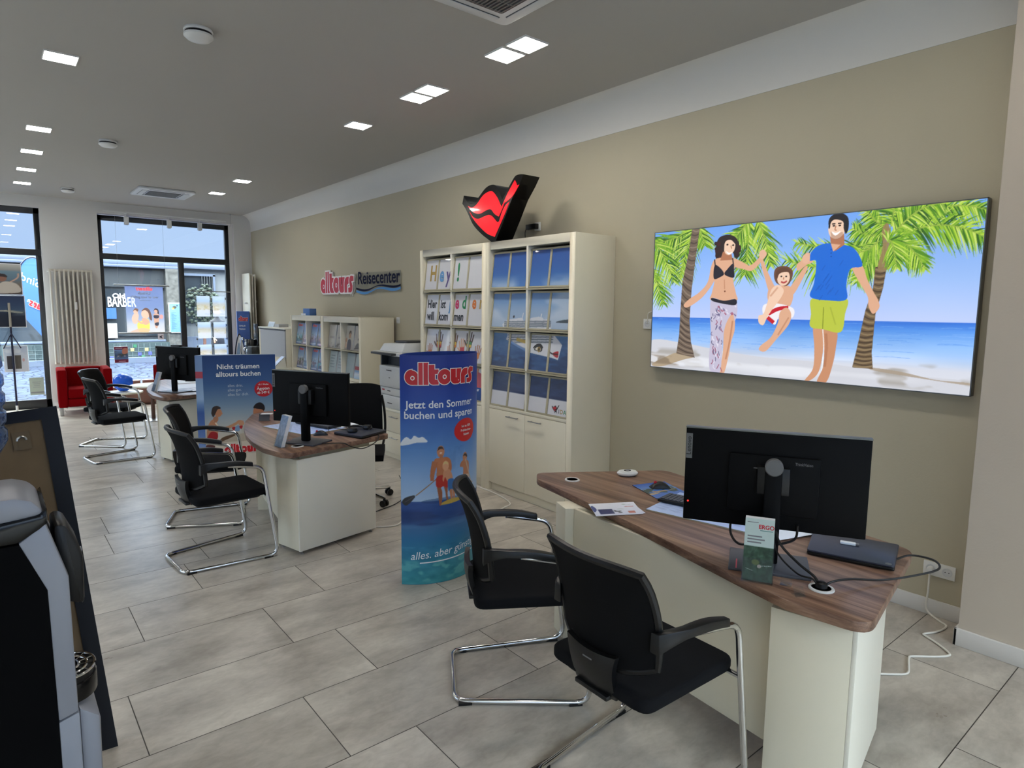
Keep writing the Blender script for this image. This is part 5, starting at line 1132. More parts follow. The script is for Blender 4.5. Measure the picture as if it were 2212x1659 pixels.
def picture_dream():
    """couple at a table, for the flat display"""
    q = quad_uv((145, 118), (1220, 98), (1272, 1656), (247, 1745))
    p = Pic(200, 320, .70/1.25)
    p.vgrad([(0, (60, 100, 150)), (.1, (120, 120, 120)), (.15, (206, 200, 188)), (.3, (196, 194, 186)), (.42, (168, 180, 188)), (.56, (118, 146, 176)), (.75, (58, 96, 150)), (1, (22, 58, 118))])
    p.noise((0, 1, .3, .62), 5, .35, 5, (196, 204, 206), .55, 3)
    p.poly(q((150, 1330), (870, 1325), (1240, 1300), (1272, 1656), (247, 1745), (200, 1500)), (214, 206, 192)); p.blob(q((210, 1500), (240, 1410), (360, 1420), (320, 1470)), (92, 46, 44))
    p.blob(q((400, 1370), (560, 1290), (800, 1240), (880, 1330), (600, 1360)), (186, 176, 160)); p.blob(q((400, 1380), (470, 1300), (620, 1255), (640, 1275), (480, 1350)), (96, 72, 52))
    p.blob(q((250, 1150), (300, 1060), (350, 1050), (400, 1130), (400, 1240), (380, 1300), (260, 1330), (240, 1260)), (188, 134, 102)); p.blob(q((250, 1340), (270, 1260), (320, 1215), (390, 1240), (400, 1300), (360, 1350)), (156, 26, 34))
    p.stroke(q((400, 1190), (540, 1160), (660, 1100), (700, 1070), (760, 1085)), [.05, .045, .035, .05], (196, 146, 112)); p.ell(q((735, 1100))[0], .04, .02, (200, 150, 118)); p.stroke(q((340, 1060), (390, 1130), (420, 1180)), .02, (226, 214, 196))
    p.blob(q((330, 1020), (390, 1000), (400, 1060), (350, 1090)), (178, 124, 94)); p.ell(q((400, 950))[0], .05, .036, (188, 130, 98)); p.blob(q((300, 940), (320, 870), (380, 852), (428, 870), (430, 890), (390, 900), (360, 960), (330, 1010), (306, 980)), (52, 40, 36)); p.stroke(q((430, 920), (456, 960), (440, 972)), .012, (190, 136, 104))
    p.blob(q((905, 880), (940, 820), (1010, 800), (1062, 840), (1070, 900), (1040, 920), (960, 890)), (34, 26, 28)); p.blob(q((912, 890), (960, 890), (1050, 915), (1060, 1040), (930, 1020), (905, 960)), (176, 118, 88)); p.blob(q((880, 1060), (1060, 1010), (1230, 1080), (1260, 1330), (880, 1330)), (206, 200, 196))
    p.blob(q((600, 1160), (645, 1150), (640, 1190), (620, 1200)), (170, 30, 40)); p.blob(q((700, 1140), (752, 1130), (745, 1170), (725, 1180)), (170, 30, 40)); p.stroke(q((622, 1195), (620, 1240)), .006, (210, 214, 220)); p.stroke(q((726, 1175), (730, 1235)), .006, (210, 214, 220)); p.blob(q((650, 1150), (700, 1130), (710, 1200), (650, 1210)), (110, 150, 200), .8)
    p.ell(q((1052, 602))[0], .128, .128*.70/1.25, (188, 20, 34))
    return p, q
def picture_ship():
    q = quad_uv((95, 15), (822, -50), (790, 1590), (75, 1455)); p = Pic(220, 300, .72)
    p.vgrad([(0, (216, 216, 222)), (.105, (218, 218, 224)), (.106, (24, 48, 96)), (.25, (36, 72, 124)), (.42, (62, 104, 156)), (.51, (88, 136, 186)), (.515, (170, 188, 210)), (.62, (150, 176, 208)), (.75, (74, 124, 190)), (.86, (40, 96, 172)), (1, (26, 76, 156))])
    p.noise((0, 1, .106, .5), 26, 20, 3, seed=2); p.noise((0, 1, .106, .45), 18, .45, 3, (20, 42, 84), .55, 3); p.noise((0, 1, .52, .84), 5, .6, 2.5, (206, 216, 228), .56, 4)
    p.blob(q((680, 684), (740, 662), (806, 660), (806, 690)), (70, 82, 92))
    W = (216, 218, 224)
    p.poly(q((192, 700), (240, 655), (300, 648), (340, 640), (372, 640), (384, 668), (430, 665), (450, 640), (520, 628), (560, 640), (566, 655), (618, 655), (622, 690), (640, 700), (642, 790), (720, 885), (694, 1030), (640, 1010), (440, 962), (300, 895), (206, 832), (216, 790)), W)
    for y0 in (672, 690, 706, 722, 782, 806, 830, 856): p.stroke(q((210+max(0, y0-700)*.1, y0+6), (420, y0+2), (636, y0+2)), .012, (96, 108, 122), .75, 1)
    p.stroke(q((230, 836), (330, 900), (440, 950)), .02, (170, 176, 186)); p.stroke(q((300, 830), (400, 860)), .03, (206, 176, 90)); p.stroke(q((240, 850), (340, 910), (420, 950)), .02, (90, 130, 190), .8); p.disc(q((292, 628))[0], .012, (40, 40, 50)); p.stroke(q((370, 640), (376, 590)), .01, (220, 222, 226)); p.stroke(q((540, 640), (545, 600)), .012, (220, 222, 226))
    p.blob(q((470, 930), (490, 890), (530, 880), (545, 930), (530, 952), (500, 945)), (40, 40, 44)); p.blob(q((478, 925), (500, 905), (528, 915), (528, 942), (500, 938)), (220, 214, 200)); p.ell(q((514, 928))[0], .018, .018, (150, 120, 60)); p.ell(q((514, 928))[0], .009, .009, (20, 20, 22)); p.stroke(q((462, 915), (490, 885), (525, 882), (548, 915)), .014, (24, 24, 28))
    p.blob(q((640, 970), (662, 952), (692, 948), (694, 975), (690, 1006), (664, 1000)), (186, 34, 50)); p.stroke(q((640, 972), (670, 974), (694, 976)), .008, (40, 16, 20)); p.stroke(q((608, 952), (640, 972)), .012, (30, 24, 28))
    lips(p, lambda x, y: q((640+x*68, 1520-y*62))[0])
    return p
LIPS_OUT = [(.0, .89), (.04, 1.0), (.13, .9), (.24, .83), (.33, .9), (.42, 1.0), (.5, 1.02), (.58, .98), (.66, .8), (.72, .62), (.80, .85), (.88, 1.05), (.92, 1.06), (1.0, 1.05), (.88, .7), (.70, .25), (.61, 0), (.52, 0), (.36, .2), (.2, .45), (.08, .72)]
def lips(p, f):
    p.poly([f(*P) for P in LIPS_OUT], (28, 20, 22)); p.poly([f(*P) for P in ((.14, .78), (.3, .8), (.48, .92), (.6, .7), (.68, .5), (.6, .42), (.4, .55), (.24, .52))], (190, 30, 44)); p.poly([f(*P) for P in ((.2, .48), (.45, .46), (.6, .3), (.7, .42), (.86, .9), (.72, .45), (.58, .1), (.36, .28))], (190, 30, 44))
def picture_hands():
    """greeting poster: pale sheet with raised painted hands, blue foot"""
    p = Pic(220, 300, .72); p.vgrad([(0, (20, 60, 130)), (.1, (24, 80, 160)), (.101, (206, 206, 212)), (1, (214, 214, 218))]); p.noise((0, 1, .1, 1), 3, 4, seed=2)
    def hand(x, y, s, skin, palm, rot=0):
        T = lambda P: [(x+(a*math.cos(rot)-b*math.sin(rot))*s, y+(a*math.sin(rot)+b*math.cos(rot))*s*.72) for a, b in P]
        p.poly(T([(-.16, -1.6), (.16, -1.6), (.2, 0), (-.2, 0)]), skin); p.poly(T([(-.3, 0), (.3, 0), (.34, .5), (-.34, .5)]), skin)
        for k, (fx, l) in enumerate(((-.3, .5), (-.1, .68), (.1, .66), (.29, .5))): p.stroke(T([(fx, .4), (fx*1.35, .5+l)]), s*.13, skin, 1, 1)
        p.stroke(T([(-.3, .1), (-.62, .45)]), s*.14, skin, 1, 1)
        for k, c in enumerate(palm): p.poly(T([(-.27, .02+.42*k/len(palm)), (.27, .02+.42*k/len(palm)), (.28, .02+.42*(k+1)/len(palm)), (-.28, .02+.42*(k+1)/len(palm))]), c, .9)
    rb = [(190, 40, 60), (220, 130, 50), (226, 190, 70), (60, 140, 90), (60, 100, 170)]
    for x, y, s, sk, pm, r in ((.1, .36, .13, (170, 110, 80), rb[:2], .1), (.25, .42, .18, (84, 56, 46), rb[:3], .02), (.44, .36, .13, (200, 150, 120), rb[3:], -.1), (.52, .43, .16, (96, 64, 50), rb[1:3], .05), (.66, .4, .15, (210, 160, 130), rb[:1], .1), (.76, .44, .17, (70, 46, 40), rb[2:4], -.1), (.9, .37, .14, (176, 120, 90), rb[1:2], -.15), (.36, .27, .14, (190, 60, 80), rb[4:], .05), (.62, .27, .14, (90, 70, 150), rb[:2], 0), (.16, .22, .14, (200, 70, 90), rb[:1], 0), (.84, .24, .15, (210, 150, 120), rb[:3], 0)): hand(x, y-.075, s*.8, sk, pm, r)
    for k in range(9): p.poly([(k/9, .1), ((k+1)/9, .1), ((k+1)/9, .1+.05+.04*((k*5) % 3)), (k/9, .1+.05+.03*((k*7) % 3))], [(200, 80, 90), (230, 226, 230), (60, 60, 120), (210, 150, 120)][k % 4], .9)
    return p
# ================================================================== light box on the beige wall
t = thing('light_box', 'large glowing wall picture of a family jumping on a palm beach', 'light box', (4.232, 2.1975, 1.86))
def lb(x, y, z): return (x, y, z)
HW, HH = 1.105, .5375
MB().box(-.055, .0, -HW, HW, -HH, HH).build('casing', M['alu'], t, bevel=.004)
b = MB()
for a in ((-HW, HW, HH-.006, HH), (-HW, HW, -HH, -HH+.006)): b.box(-.0605, -.055, a[0], a[1], a[2], a[3])
for a in ((-HW, -HW+.006), (HW-.006, HW)): b.box(-.0605, -.055, a[0], a[1], -HH, HH)
b.build('frame', M['alu'], t)
pic_mesh('backlit_print', picture_beach(), lambda u, v: (-.0585, HW-.006-u*(2*HW-.012), -HH+.006+v*(2*HH-.012)), M['print_backlit'], t)
MB().tube(smooth_path([(-.02, 1.105, -.08), (-.02, 1.17, -.1), (-.012, 1.185, -.15), (-.012, 1.19, -.19)], 5), .004, 6).build('power_lead', M['cable_white'], t)
def socket(label, y, z, n=1, group='white wall sockets', plug=None):
    t = thing('wall_socket', label, 'wall socket', (WX-.0005, y, z), 0, group)
    w = .041*n
    MB().box(-.011, 0, -w, w, -.041, .041).build('frame', M['white_plastic'], t, bevel=.003)
    for k in range(n):
        yy = w-.041-.082*k
        MB().lathe([(0, -.0115), (.018, -.0115), (.0205, -.0135), (.026, -.0135), (.027, -.0105), (.001, -.0104)], (0, yy, 0), 24, 'x').build('cup', M['printer_white'], t, smooth=True, sharp=30)
        bb = MB()
        for s in (-1, 1): bb.lathe([(0, -.0119), (.0028, -.0119)], (0, yy+s*.0095, 0), 10, 'x')
        bb.build('contact_holes', M['black_plastic'], t)
    return t
socket('double white socket low on the beige wall, left half with a white plug', 1.18, .28, 2)
socket('single white socket just left of the glowing wall picture', 3.39, 1.67)
socket('single white socket on the wall above the right end of the low brochure cabinet', 7.545, 1.618)
socket('single white socket above the tall cabinet behind the black adapter', 4.78, 2.585)
t = thing('plug', 'white plug in the left half of the low double socket', 'plug', (WX-.0115, 1.221, .28))
MB().lathe([(0, -.032), (.014, -.03), (.018, -.018), (.018, 0), (0, 0)], (0, 0, 0), 20, 'x').build('body', M['white_plastic'], t, smooth=True, sharp=40)
cable('white cable snaking from the low double socket over the floor to the foreground desk', [(WX-.028, 1.221, .27), (WX-.03, 1.22, .15), (WX-.04, 1.218, .04), (4.17, 1.15, .007), (4.13, 1.095, .0065), (4.06, 1.09, .0065), (3.985, 1.11, .0065), (3.92, 1.14, .0065), (3.90, 1.12, .0065), (3.857, 1.05, .0065), (3.80, .985, .0065), (3.765, .975, .0065), (3.70, 1.015, .0065), (3.61, 1.09, .0065), (3.575, 1.095, .0065), (3.50, 1.07, .0065), (3.43, 1.048, .0065), (3.39, 1.055, .0065), (3.345, 1.09, .0065), (3.2, 1.2, .0065), (2.95, 1.22, .0065)], .0055, M['cable_white'], 10)
t = thing('power_adapter', 'black power adapter plugged in above the tall cabinet', 'power adapter', (WX-.0125, 4.83, 2.585))
MB().box(-.045, 0, -.075, .075, -.025, .025).build('body', M['black_plastic'], t, bevel=.006)
MB().tube(smooth_path([(-.025, .07, 0), (-.025, .1, -.04), (-.03, .09, -.11), (-.05, .05, -.155)], 6), .0035, 6).build('lead', M['cable_black'], t)
# ================================================================== tall display cabinets
XF = 3.749
def carcass(t, y0, y1, H, zo, ztop, side, mid, rows, dz, doors=True):
    """open display cabinet, local origin at front/centre; y0 < y1 local; opening zo..ztop"""
    D = .486
    b = MB(); b.box(0, D, y0, y0+side, 0, H).box(0, D, y1-side, y1, 0, H).box(0, D, y0+side, y1-side, ztop, H).box(D-.012, D, y0+side, y1-side, 0, ztop).box(0, D, y0+side, y1-side, zo-.03, zo)
    b.build('carcass', M['cream'], t, bevel=.0015)
    MB().box(.004, D-.03, mid-.012, mid+.012, zo, ztop).build('divider', M['white_lam'], t)
    for z in rows[1:]: MB().box(.0, D-.02, y0+side, y1-side, z-.014, z).build('shelf', M['cream_dark'], t)
    MB().box(.03, D-.02, y0+side, y1-side, 0, .075).build('plinth', M['cream'], t)
def panel_grid(t, y0, y1, zb, zt, ncol):
    """tilted beige lattice; y1 is the left (far) side"""
    f = lambda y, k, h: (.012+.04*k-h*.98, y, zb+(zt-zb)*k+h*.2)
    b = MB(); n = ncol; W = y1-y0
    def bar(ya, yb, ka, kb):
        vs = [f(ya, ka, 0), f(yb, ka, 0), f(yb, kb, 0), f(ya, kb, 0), f(ya, ka, .008), f(yb, ka, .008), f(yb, kb, .008), f(ya, kb, .008)]
        b.add(vs, [(0, 1, 2, 3), (7, 6, 5, 4), (0, 4, 5, 1), (1, 5, 6, 2), (2, 6, 7, 3), (3, 7, 4, 0)])
    for k in range(n+1):
        c = y0+W*k/n; e = .012 if 0 < k < n else .014; bar(max(y0, c-e), min(y1, c+e), 0, 1)
    bar(y0, y1, 0, .04); bar(y0, y1, .955, 1)
    return b, f
def tall_unit(label, yc, picture, texts):
    t = thing('display_cabinet', label, 'cabinet', (XF, yc, 0), 0, 'tall cream display cabinets')
    h = .605; zo, ztop = .852, 2.338; rows = [zo+k*(ztop-zo)/4 for k in range(4)]
    carcass(t, -h, h, 2.41, zo, ztop, .066, 0.0, rows, 0)
    for s in (1, -1):
        y0, y1 = (.0015, .537) if s > 0 else (-.537, -.0015)
        d = MB().box(-.002, .018, y0, y1, .085, .818); o = d.build('door', M['cream'], t, bevel=.002)
        yy = s*.16
        hb = MB(); hb.tube([(-.03, yy-.085, .775), (-.03, yy+.085, .775)], .0055, 10); hb.tube([(-.03, yy-.06, .775), (.0, yy-.06, .775)], .004, 8); hb.tube([(-.03, yy+.06, .775), (.0, yy+.06, .775)], .004, 8)
        hb.build('handle', M['steel'], o, smooth=True)
    Y0, Y1 = -.539, .539
    for r in range(4):
        zb = rows[r]+.002; zt = rows[r]+(ztop-zo)/4-.028
        for s in (1, -1):
            ya, yb = (.013, Y1) if s > 0 else (Y0, -.013)
            g, f = panel_grid(t, ya, yb, zb, zt, 2); o = g.build('display_panel', M['cream_dark'], t)
            cr = ((Y1-yb)/(Y1-Y0), (Y1-ya)/(Y1-Y0), r/4+.003, r/4+.245)
            pic_mesh('poster_piece', picture, lambda u, v, ya=ya, yb=yb, f=f: f(yb-(yb-ya)*u, v, .003), M['print_gloss'], o, cr)
    for r, s, size, y, k, kw, m in texts:
        zb = rows[r]+.002; zt = rows[r]+(ztop-zo)/4-.028
        f = lambda yy, kk, hh: (.012+.04*kk-hh*.98, yy, zb+(zt-zb)*kk+hh*.2)
        mp = lambda a, c, hh: f(y-a, k+c/(zt-zb), .0045)
        put_text(b := MB(), s, size, mp, **kw); b.build('poster_lettering', M[m], t)
    return t
BK = dict(bold=.03, align='LEFT', sx=.8)
TX = [(3, 'H', .23, .44, .52, BK, 'gold'), (3, 'e', .22, .245, .48, BK, 'sky_ink'), (3, 'y', .22, .115, .46, BK, 'violet'), (3, '!', .25, -.075, .5, BK, 'green_ink'),
      (2, 'Hier', .125, .50, .66, BK, 'ink_dark'), (2, 'ist', .125, .24, .66, BK, 'ink_dark'), (2, 'j', .18, .075, .66, BK, 'sky_ink'), (2, 'e', .18, -.035, .70, BK, 'pink_ink'), (2, 'd', .18, -.16, .70, BK, 'green_ink'), (2, 'e', .18, -.335, .70, BK, 'orange_ink'), (2, 'r', .18, -.455, .70, BK, 'gold'),
      (2, 'will', .125, .49, .28, BK, 'ink_dark'), (2, 'kom', .125, .26, .28, BK, 'ink_dark'), (2, 'men', .125, -.03, .28, BK, 'ink_dark'), (0, 'Reisecenter', .045, -.26, .34, dict(align='LEFT', bold=.01), 'ink_white')]
tall_unit('left tall cream display cabinet with the colourful greeting and painted hands poster', 5.582, picture_hands(), TX)
tall_unit('right tall cream display cabinet with the cruise ship poster', 4.372, picture_ship(), [(0, 'A', .052, -.395, .145, dict(bold=.01), 'ink_dark'), (0, 'I', .052, -.43, .145, dict(bold=.01), 'ink_dark'), (0, 'D', .052, -.463, .145, dict(bold=.01), 'gold'), (0, 'A', .052, -.503, .145, dict(bold=.01), 'green_ink')])
# lips emblem standing on the tall cabinets
t = thing('lips_sign', 'red and black lips emblem sign standing on the tall cabinets', 'sign', (3.80, 4.9, 2.412))
def em(x, y):   # sketch units: x 0..2000 right, y 0..1475 down
    return (.4755-(x-220)/1400*.947+.0, (1372-y)/1100*.535+(x-930)/1400*.028)
def flat(P, x0, x1, inset=0):
    P = [em(*q) for q in P]; n = len(P); b = MB(); b.add([(x0, y, z) for y, z in P]+[(x1, y, z) for y, z in P], [tuple(range(n)), tuple(range(n, 2*n))[::-1]]+[(i, n+i, n+(i+1) % n, (i+1) % n) for i in range(n)]); return b
sm = lambda P, n=5: [(a, c) for a, c, _ in smooth_path([(x, y, 0) for x, y in P], n)]
top = sm([(262, 350), (330, 470), (430, 545), (540, 545), (640, 450), (780, 330), (900, 292), (1010, 320), (1090, 440), (1170, 620)])+sm([(1170, 620), (1290, 450), (1400, 300), (1460, 250), (1540, 250), (1615, 268)])
body = top+[(1530, 420), (1380, 640), (1230, 960), (1050, 1330), (1035, 1362), (930, 1372)]+sm([(930, 1372), (700, 1190), (500, 980), (380, 760), (290, 600), (222, 505)])
flat(body, -.05, .14).build('body', M['black_gloss'], t)
for P in (sm([(372, 580), (470, 630), (580, 595), (740, 450), (880, 408), (960, 430), (1060, 560), (1150, 745)])+[(1165, 745), (1290, 530), (1440, 330), (1470, 390), (1485, 435)]+sm([(1530, 430), (1400, 600), (1290, 668), (1220, 700), (1180, 780), (1100, 920)])+sm([(1090, 920), (1000, 850), (920, 755), (820, 750), (660, 788), (520, 740), (420, 650)]),
          sm([(415, 705), (500, 820), (620, 880), (760, 860), (880, 850), (960, 900), (1060, 1015), (1090, 1022)])+sm([(1110, 1015), (1170, 860), (1240, 750), (1330, 690)])+[(1240, 880), (1010, 1290)]+sm([(990, 1280), (850, 1210), (700, 1080), (560, 930), (470, 810)])):
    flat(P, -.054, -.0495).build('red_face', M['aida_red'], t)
# ================================================================== low brochure cabinets
def low_unit(label, yc):
    t = thing('brochure_cabinet', label, 'cabinet', (3.709, yc, 0), 0, 'low brochure cabinets'); h = .6075
    zo, ztop = .835, 1.578; carcass(t, -h, h, 1.655, zo, ztop, .055, 0, [zo, 1.21], 0)
    for s in (1, -1):
        y0, y1 = (.0015, .55) if s > 0 else (-.55, -.0015)
        o = MB().box(-.002, .018, y0, y1, .085, .80).build('door', M['cream'], t, bevel=.002); yy = s*.16
        hb = MB(); hb.tube([(-.03, yy-.08, .76), (-.03, yy+.08, .76)], .0055, 10); hb.tube([(-.03, yy-.06, .76), (0, yy-.06, .76)], .004, 8); hb.tube([(-.03, yy+.06, .76), (0, yy+.06, .76)], .004, 8); hb.build('handle', M['steel'], o)
    return t
low_unit('left low cream cabinet with blue travel brochures', 9.4175); low_unit('right low cream cabinet with pale grey brochures', 8.2025)
def brochure_pic(k):
    p = Pic(48, 68, .71); rg = random.Random(k)
    if k < 8:
        p.vgrad([(0, (60, 90, 140)), (.3, rg.choice([(150, 130, 150), (70, 150, 170), (120, 160, 190)])), (.5, (150, 176, 204)), (1, rg.choice([(70, 110, 180), (110, 140, 190), (60, 90, 160)]))])
        p.noise((0, 1, .1, .55), 7, .8, 1.5, rg.choice([(60, 70, 60), (200, 170, 120), (90, 110, 150), (80, 60, 90)]), .52, k); p.noise((0, 1, .2, .6), 9, .7, 1, (214, 216, 226), .6, k+9)
        paint_mark(p, .5, .84, .7); p.poly([(.1, .06), (.9, .06), (.9, .12), (.1, .12)], (220, 226, 236), .6)
    elif k < 12:
        p.vgrad([(0, (150, 146, 138)), (.3, (176, 172, 164)), (1, (196, 192, 184))]); p.noise((0, 1, 0, 1), 5, 14, 1, seed=k)
        if k in (8, 9): p.poly([(.2, .42), (.8, .42), (.8, .5), (.2, .5)], (150, 146, 142)); p.noise((0, 1, .02, .24), 9, .8, 2, (90, 88, 84), .5, k)
        if k == 10: p.blob([(.3, 0), (.3, .35), (.5, .45), (.72, .35), (.74, 0)], (60, 64, 82)); p.ell((.52, .6), .14, .13, (180, 140, 110)); p.blob([(.38, .62), (.4, .76), (.62, .78), (.66, .64), (.52, .7)], (80, 60, 44)); p.blob([(.0, .1), (.05, .3), (.2, .3), (.24, .1)], (200, 170, 150)); p.ell((.12, .4), .09, .09, (176, 130, 100))
        if k == 11: p.blob([(.2, .1), (.4, .3), (.8, .26), (.9, .1)], (86, 88, 92)); p.poly([(.4, .42), (.95, .44), (.95, .5), (.4, .5)], (110, 110, 112)); p.poly([(.1, .05), (.6, .1), (.6, .14), (.1, .1)], (60, 60, 64))
    else:
        p.vgrad([(0, (150, 170, 176)), (1, (176, 192, 198))])
        if k < 14:
            for r in range(5): p.poly([(.15, .78-r*.12), (.15+rg.uniform(.4, .7), .78-r*.12), (.15+rg.uniform(.4, .7), .83-r*.12), (.15, .83-r*.12)], (120, 138, 148))
        for r in range(7): p.poly([(.12+r*.12, .1), (.17+r*.12, .1), (.17+r*.12, .95), (.12+r*.12, .95)], (190, 206, 212), .35)
        if k == 15: p.poly([(0, .36), (1, .36), (1, .5), (0, .5)], (150, 36, 60)); p.vgrad([(0, (160, 196, 226)), (.2, (220, 226, 236)), (.34, (90, 140, 200))])
    return p
cols = ['first', 'second', 'third', 'fourth', 'fifth', 'sixth', 'seventh', 'eighth']
kind = [0, 1, 2, 3, 8, 9, 10, 11, 4, 5, 6, 7, 12, 13, 14, 15]
desc = ['blue beach', 'dark blue bay', 'turquoise sea', 'pale blue', 'grey', 'grey lettered', 'grey couple', 'grey landscape', 'violet blue', 'lilac blue', 'teal blue', 'light blue', 'pale green', 'pale text', 'plain green', 'crimson banded']
for i in range(16):
    r, c = divmod(i, 8); unit = 0 if c < 4 else 1; cc = c-4*unit; yc = 9.4175 if unit == 0 else 8.2025
    yl = .5525-.005 if cc < 2 else -.013; y1 = yl-(cc % 2)*.268; zb = 1.212 if r == 0 else .838
    t = thing('brochure', '%s brochure, %s from the left in the %s low cabinet row' % (desc[kind[i]], cols[c], 'upper' if r == 0 else 'lower'), 'brochure', (3.709, yc+y1-.128, zb), 0, 'travel brochures in the low cabinets')
    W, Hh = .236, .325; f = lambda u, v, d: (.045+.05*v+d, W/2-u*W, .001+v*Hh)
    MB().add([f(0, 0, .001), f(1, 0, .001), f(1, 1, .001), f(0, 1, .001), f(0, 0, .02), f(1, 0, .02), f(1, 1, .02), f(0, 1, .02)], [(0, 1, 2, 3), (7, 6, 5, 4), (0, 4, 5, 1), (1, 5, 6, 2), (2, 6, 7, 3), (3, 7, 4, 0)]).build('pages', M['paper'], t)
    pic_mesh('cover', brochure_pic(kind[i]), lambda u, v: f(u, v, 0), M['print_gloss'], t)
t = thing('box', 'small blue cube box on top of the low brochure cabinets', 'box', (3.85, 9.6, 1.655), R(12))
MB().box(-.06, .06, -.085, .085, 0, .105).build('carton', mat('blue carton', (86, 126, 190), .5), t, bevel=.002); MB().box(-.0605, .02, .02, .08, .004, .03).build('label_patch', M['paper'], t)
tag(MB().box(-.05, .05, -.05, .05, 0, .03).build('leaflet_stack', M['paper'], loc=(3.86, 9.8, 1.655)), 'small white leaflet stack left of the blue cube box', 'leaflets')
# ================================================================== drawer unit and printer
t = thing('drawer_cabinet', 'low cream drawer cabinet carrying the office printer', 'cabinet', (3.61, 6.89, 0))
MB().box(.02, .625, -.70, .70, .07, .575).build('carcass', M['cream'], t, bevel=.002); MB().box(-.012, .626, -.7, .705, .576, .602).build('top', M['white_lam'], t, bevel=.003); MB().box(.05, .6, -.68, .68, 0, .07).build('plinth', M['cream'], t)
for s in (-1, 1):
    for z0, z1 in ((.08, .325), (.33, .572)):
        o = MB().box(0, .018, s*.35-.345, s*.35+.345, z0, z1).build('drawer', M['cream'], t, bevel=.002); yy = s*.35
        hb = MB(); hb.tube([(-.03, yy-.09, z1-.06), (-.03, yy+.09, z1-.06)], .0055, 10); hb.tube([(-.03, yy-.07, z1-.06), (0, yy-.07, z1-.06)], .004, 8); hb.tube([(-.03, yy+.07, z1-.06), (0, yy+.07, z1-.06)], .004, 8); hb.build('handle', M['steel'], o)
t = thing('printer', 'large grey white office printer with scanner lid on the drawer cabinet', 'printer', (3.62, 6.66, .602))
MB().box(.0, .5, -.265, .265, 0, .155).build('paper_tray', M['printer_white'], t, bevel=.006); MB().box(-.012, 0, -.225, .225, .02, .135).build('tray_front', M['printer_white'], t, bevel=.003)
MB().box(.0, .5, -.265, .265, .16, .245).build('paper_tray', M['printer_white'], t, bevel=.004)
MB().box(.0, .5, -.265, .265, .25, .50).build('body', M['printer_white'], t, bevel=.008); MB().box(-.008, 0, -.215, .215, .265, .47).build('front_door', M['printer_white'], t, bevel=.004)
b = MB(); b.box(-.0095, -.008, -.05, .08, .445, .455).box(-.0095, -.008, -.01, .02, .36, .368).box(-.0015, 0, .0, .07, .2, .212); b.box(-.0135, -.012, -.06, .05, .06, .07); b.build('grip_slots', M['printer_grey'], t)
MB().box(-.0015, 0, .14, .2, .205, .22).build('badge', M['ink_red'], t)
MB().box(.1, .5, -.265, .265, .50, .63).build('output_bay_back', M['printer_grey'], t); MB().box(.02, .1, .235, .265, .50, .63).build('bay_side', M['printer_grey'], t); MB().box(.02, .1, -.265, -.2, .50, .63).build('bay_side', M['printer_white'], t)
MB().box(-.06, .5, -.3, .33, .63, .67).build('scanner_bed', M['printer_white'], t, bevel=.01)
MB().add([(.0, .27, .67), (.0, -.28, .67), (.45, -.28, .67), (.45, .27, .67), (.05, .24, .76), (.05, -.26, .78), (.42, -.26, .78), (.42, .24, .76)], [(3, 2, 1, 0), (4, 5, 6, 7), (0, 1, 5, 4), (1, 2, 6, 5), (2, 3, 7, 6), (3, 0, 4, 7)]).build('document_feeder', M['printer_white'], t, bevel=.012)
MB().box(.08, .40, -.25, .02, .772, .80).build('feeder_tray', M['printer_grey'], t, bevel=.01)
MB().box(-.12, -.055, -.25, .25, .64, .665).build('control_panel', M['printer_grey'], t, bevel=.006)
# ================================================================== grey shutter cabinet in the corner
t = thing('sideboard', 'cream sideboard under the grey shutter cabinet near the window', 'cabinet', (3.6, 10.75, 0))
MB().box(-.12, .635, -.72, .72, .0, .80).build('carcass', M['cream'], t, bevel=.003); MB().box(-.14, .636, -.722, .74, .80, .825).build('top', M['white_lam'], t, bevel=.003)
t = thing('shutter_cabinet', 'light grey roller shutter cabinet standing on the cream sideboard', 'cabinet', (3.6, 10.7, .825))
MB().box(.03, .63, -.66, .62, 0, .60).build('carcass', M['cream'], t, bevel=.003); MB().box(.012, .63, -.66, .6, .60, .62).build('top', M['white_lam'], t, bevel=.003); MB().box(.015, .03, -.655, .50, .15, .575).build('shutter', M['grey_lam'], t)
MB().lathe([(.04, .1), (.04, .58)], (.06, .58, 0), 20).build('rounded_end', M['cream'], t, smooth=True); MB().box(.014, .03, -.655, .55, .575, .60).build('shutter_slot', M['printer_grey'], t)
t = thing('desk_calendar', 'small white and blue desk calendar on the grey shutter cabinet', 'calendar', (3.75, 11.0, 1.445), R(0))
MB().add([(-.03, -.14, 0), (-.03, .14, 0), (0, .14, .085), (0, -.14, .085), (.03, -.14, 0), (.03, .14, 0)], [(0, 1, 2, 3), (5, 4, 3, 2), (0, 3, 4), (1, 5, 2), (0, 4, 5, 1)][::1]).build('stand', M['paper'], t)
p = Pic(60, 24, 2.4); p.vgrad([(0, (196, 206, 214)), (1, (210, 216, 222))])
for k in range(7):
    for j in range(3): p.poly([(.06+k*.13, .12+j*.26), (.13+k*.13, .12+j*.26), (.13+k*.13, .28+j*.26), (.06+k*.13, .28+j*.26)], (130, 150, 160))
pic_mesh('month_sheet', p, lambda u, v: (-.031+.03*v, .135-.27*u, .002+.08*v), M['print'], t)
tag(MB().box(-.08, .08, -.1, .1, 0, .05).build('box', M['grey_lam'], loc=(3.8, 10.7, 1.445)), 'flat grey box beside the desk calendar on the grey shutter cabinet', 'box')
t = thing('leaflet_rack', 'small slanted leaflet rack at the left end of the low brochure cabinets', 'leaflet rack', (3.53, 10.11, .825))
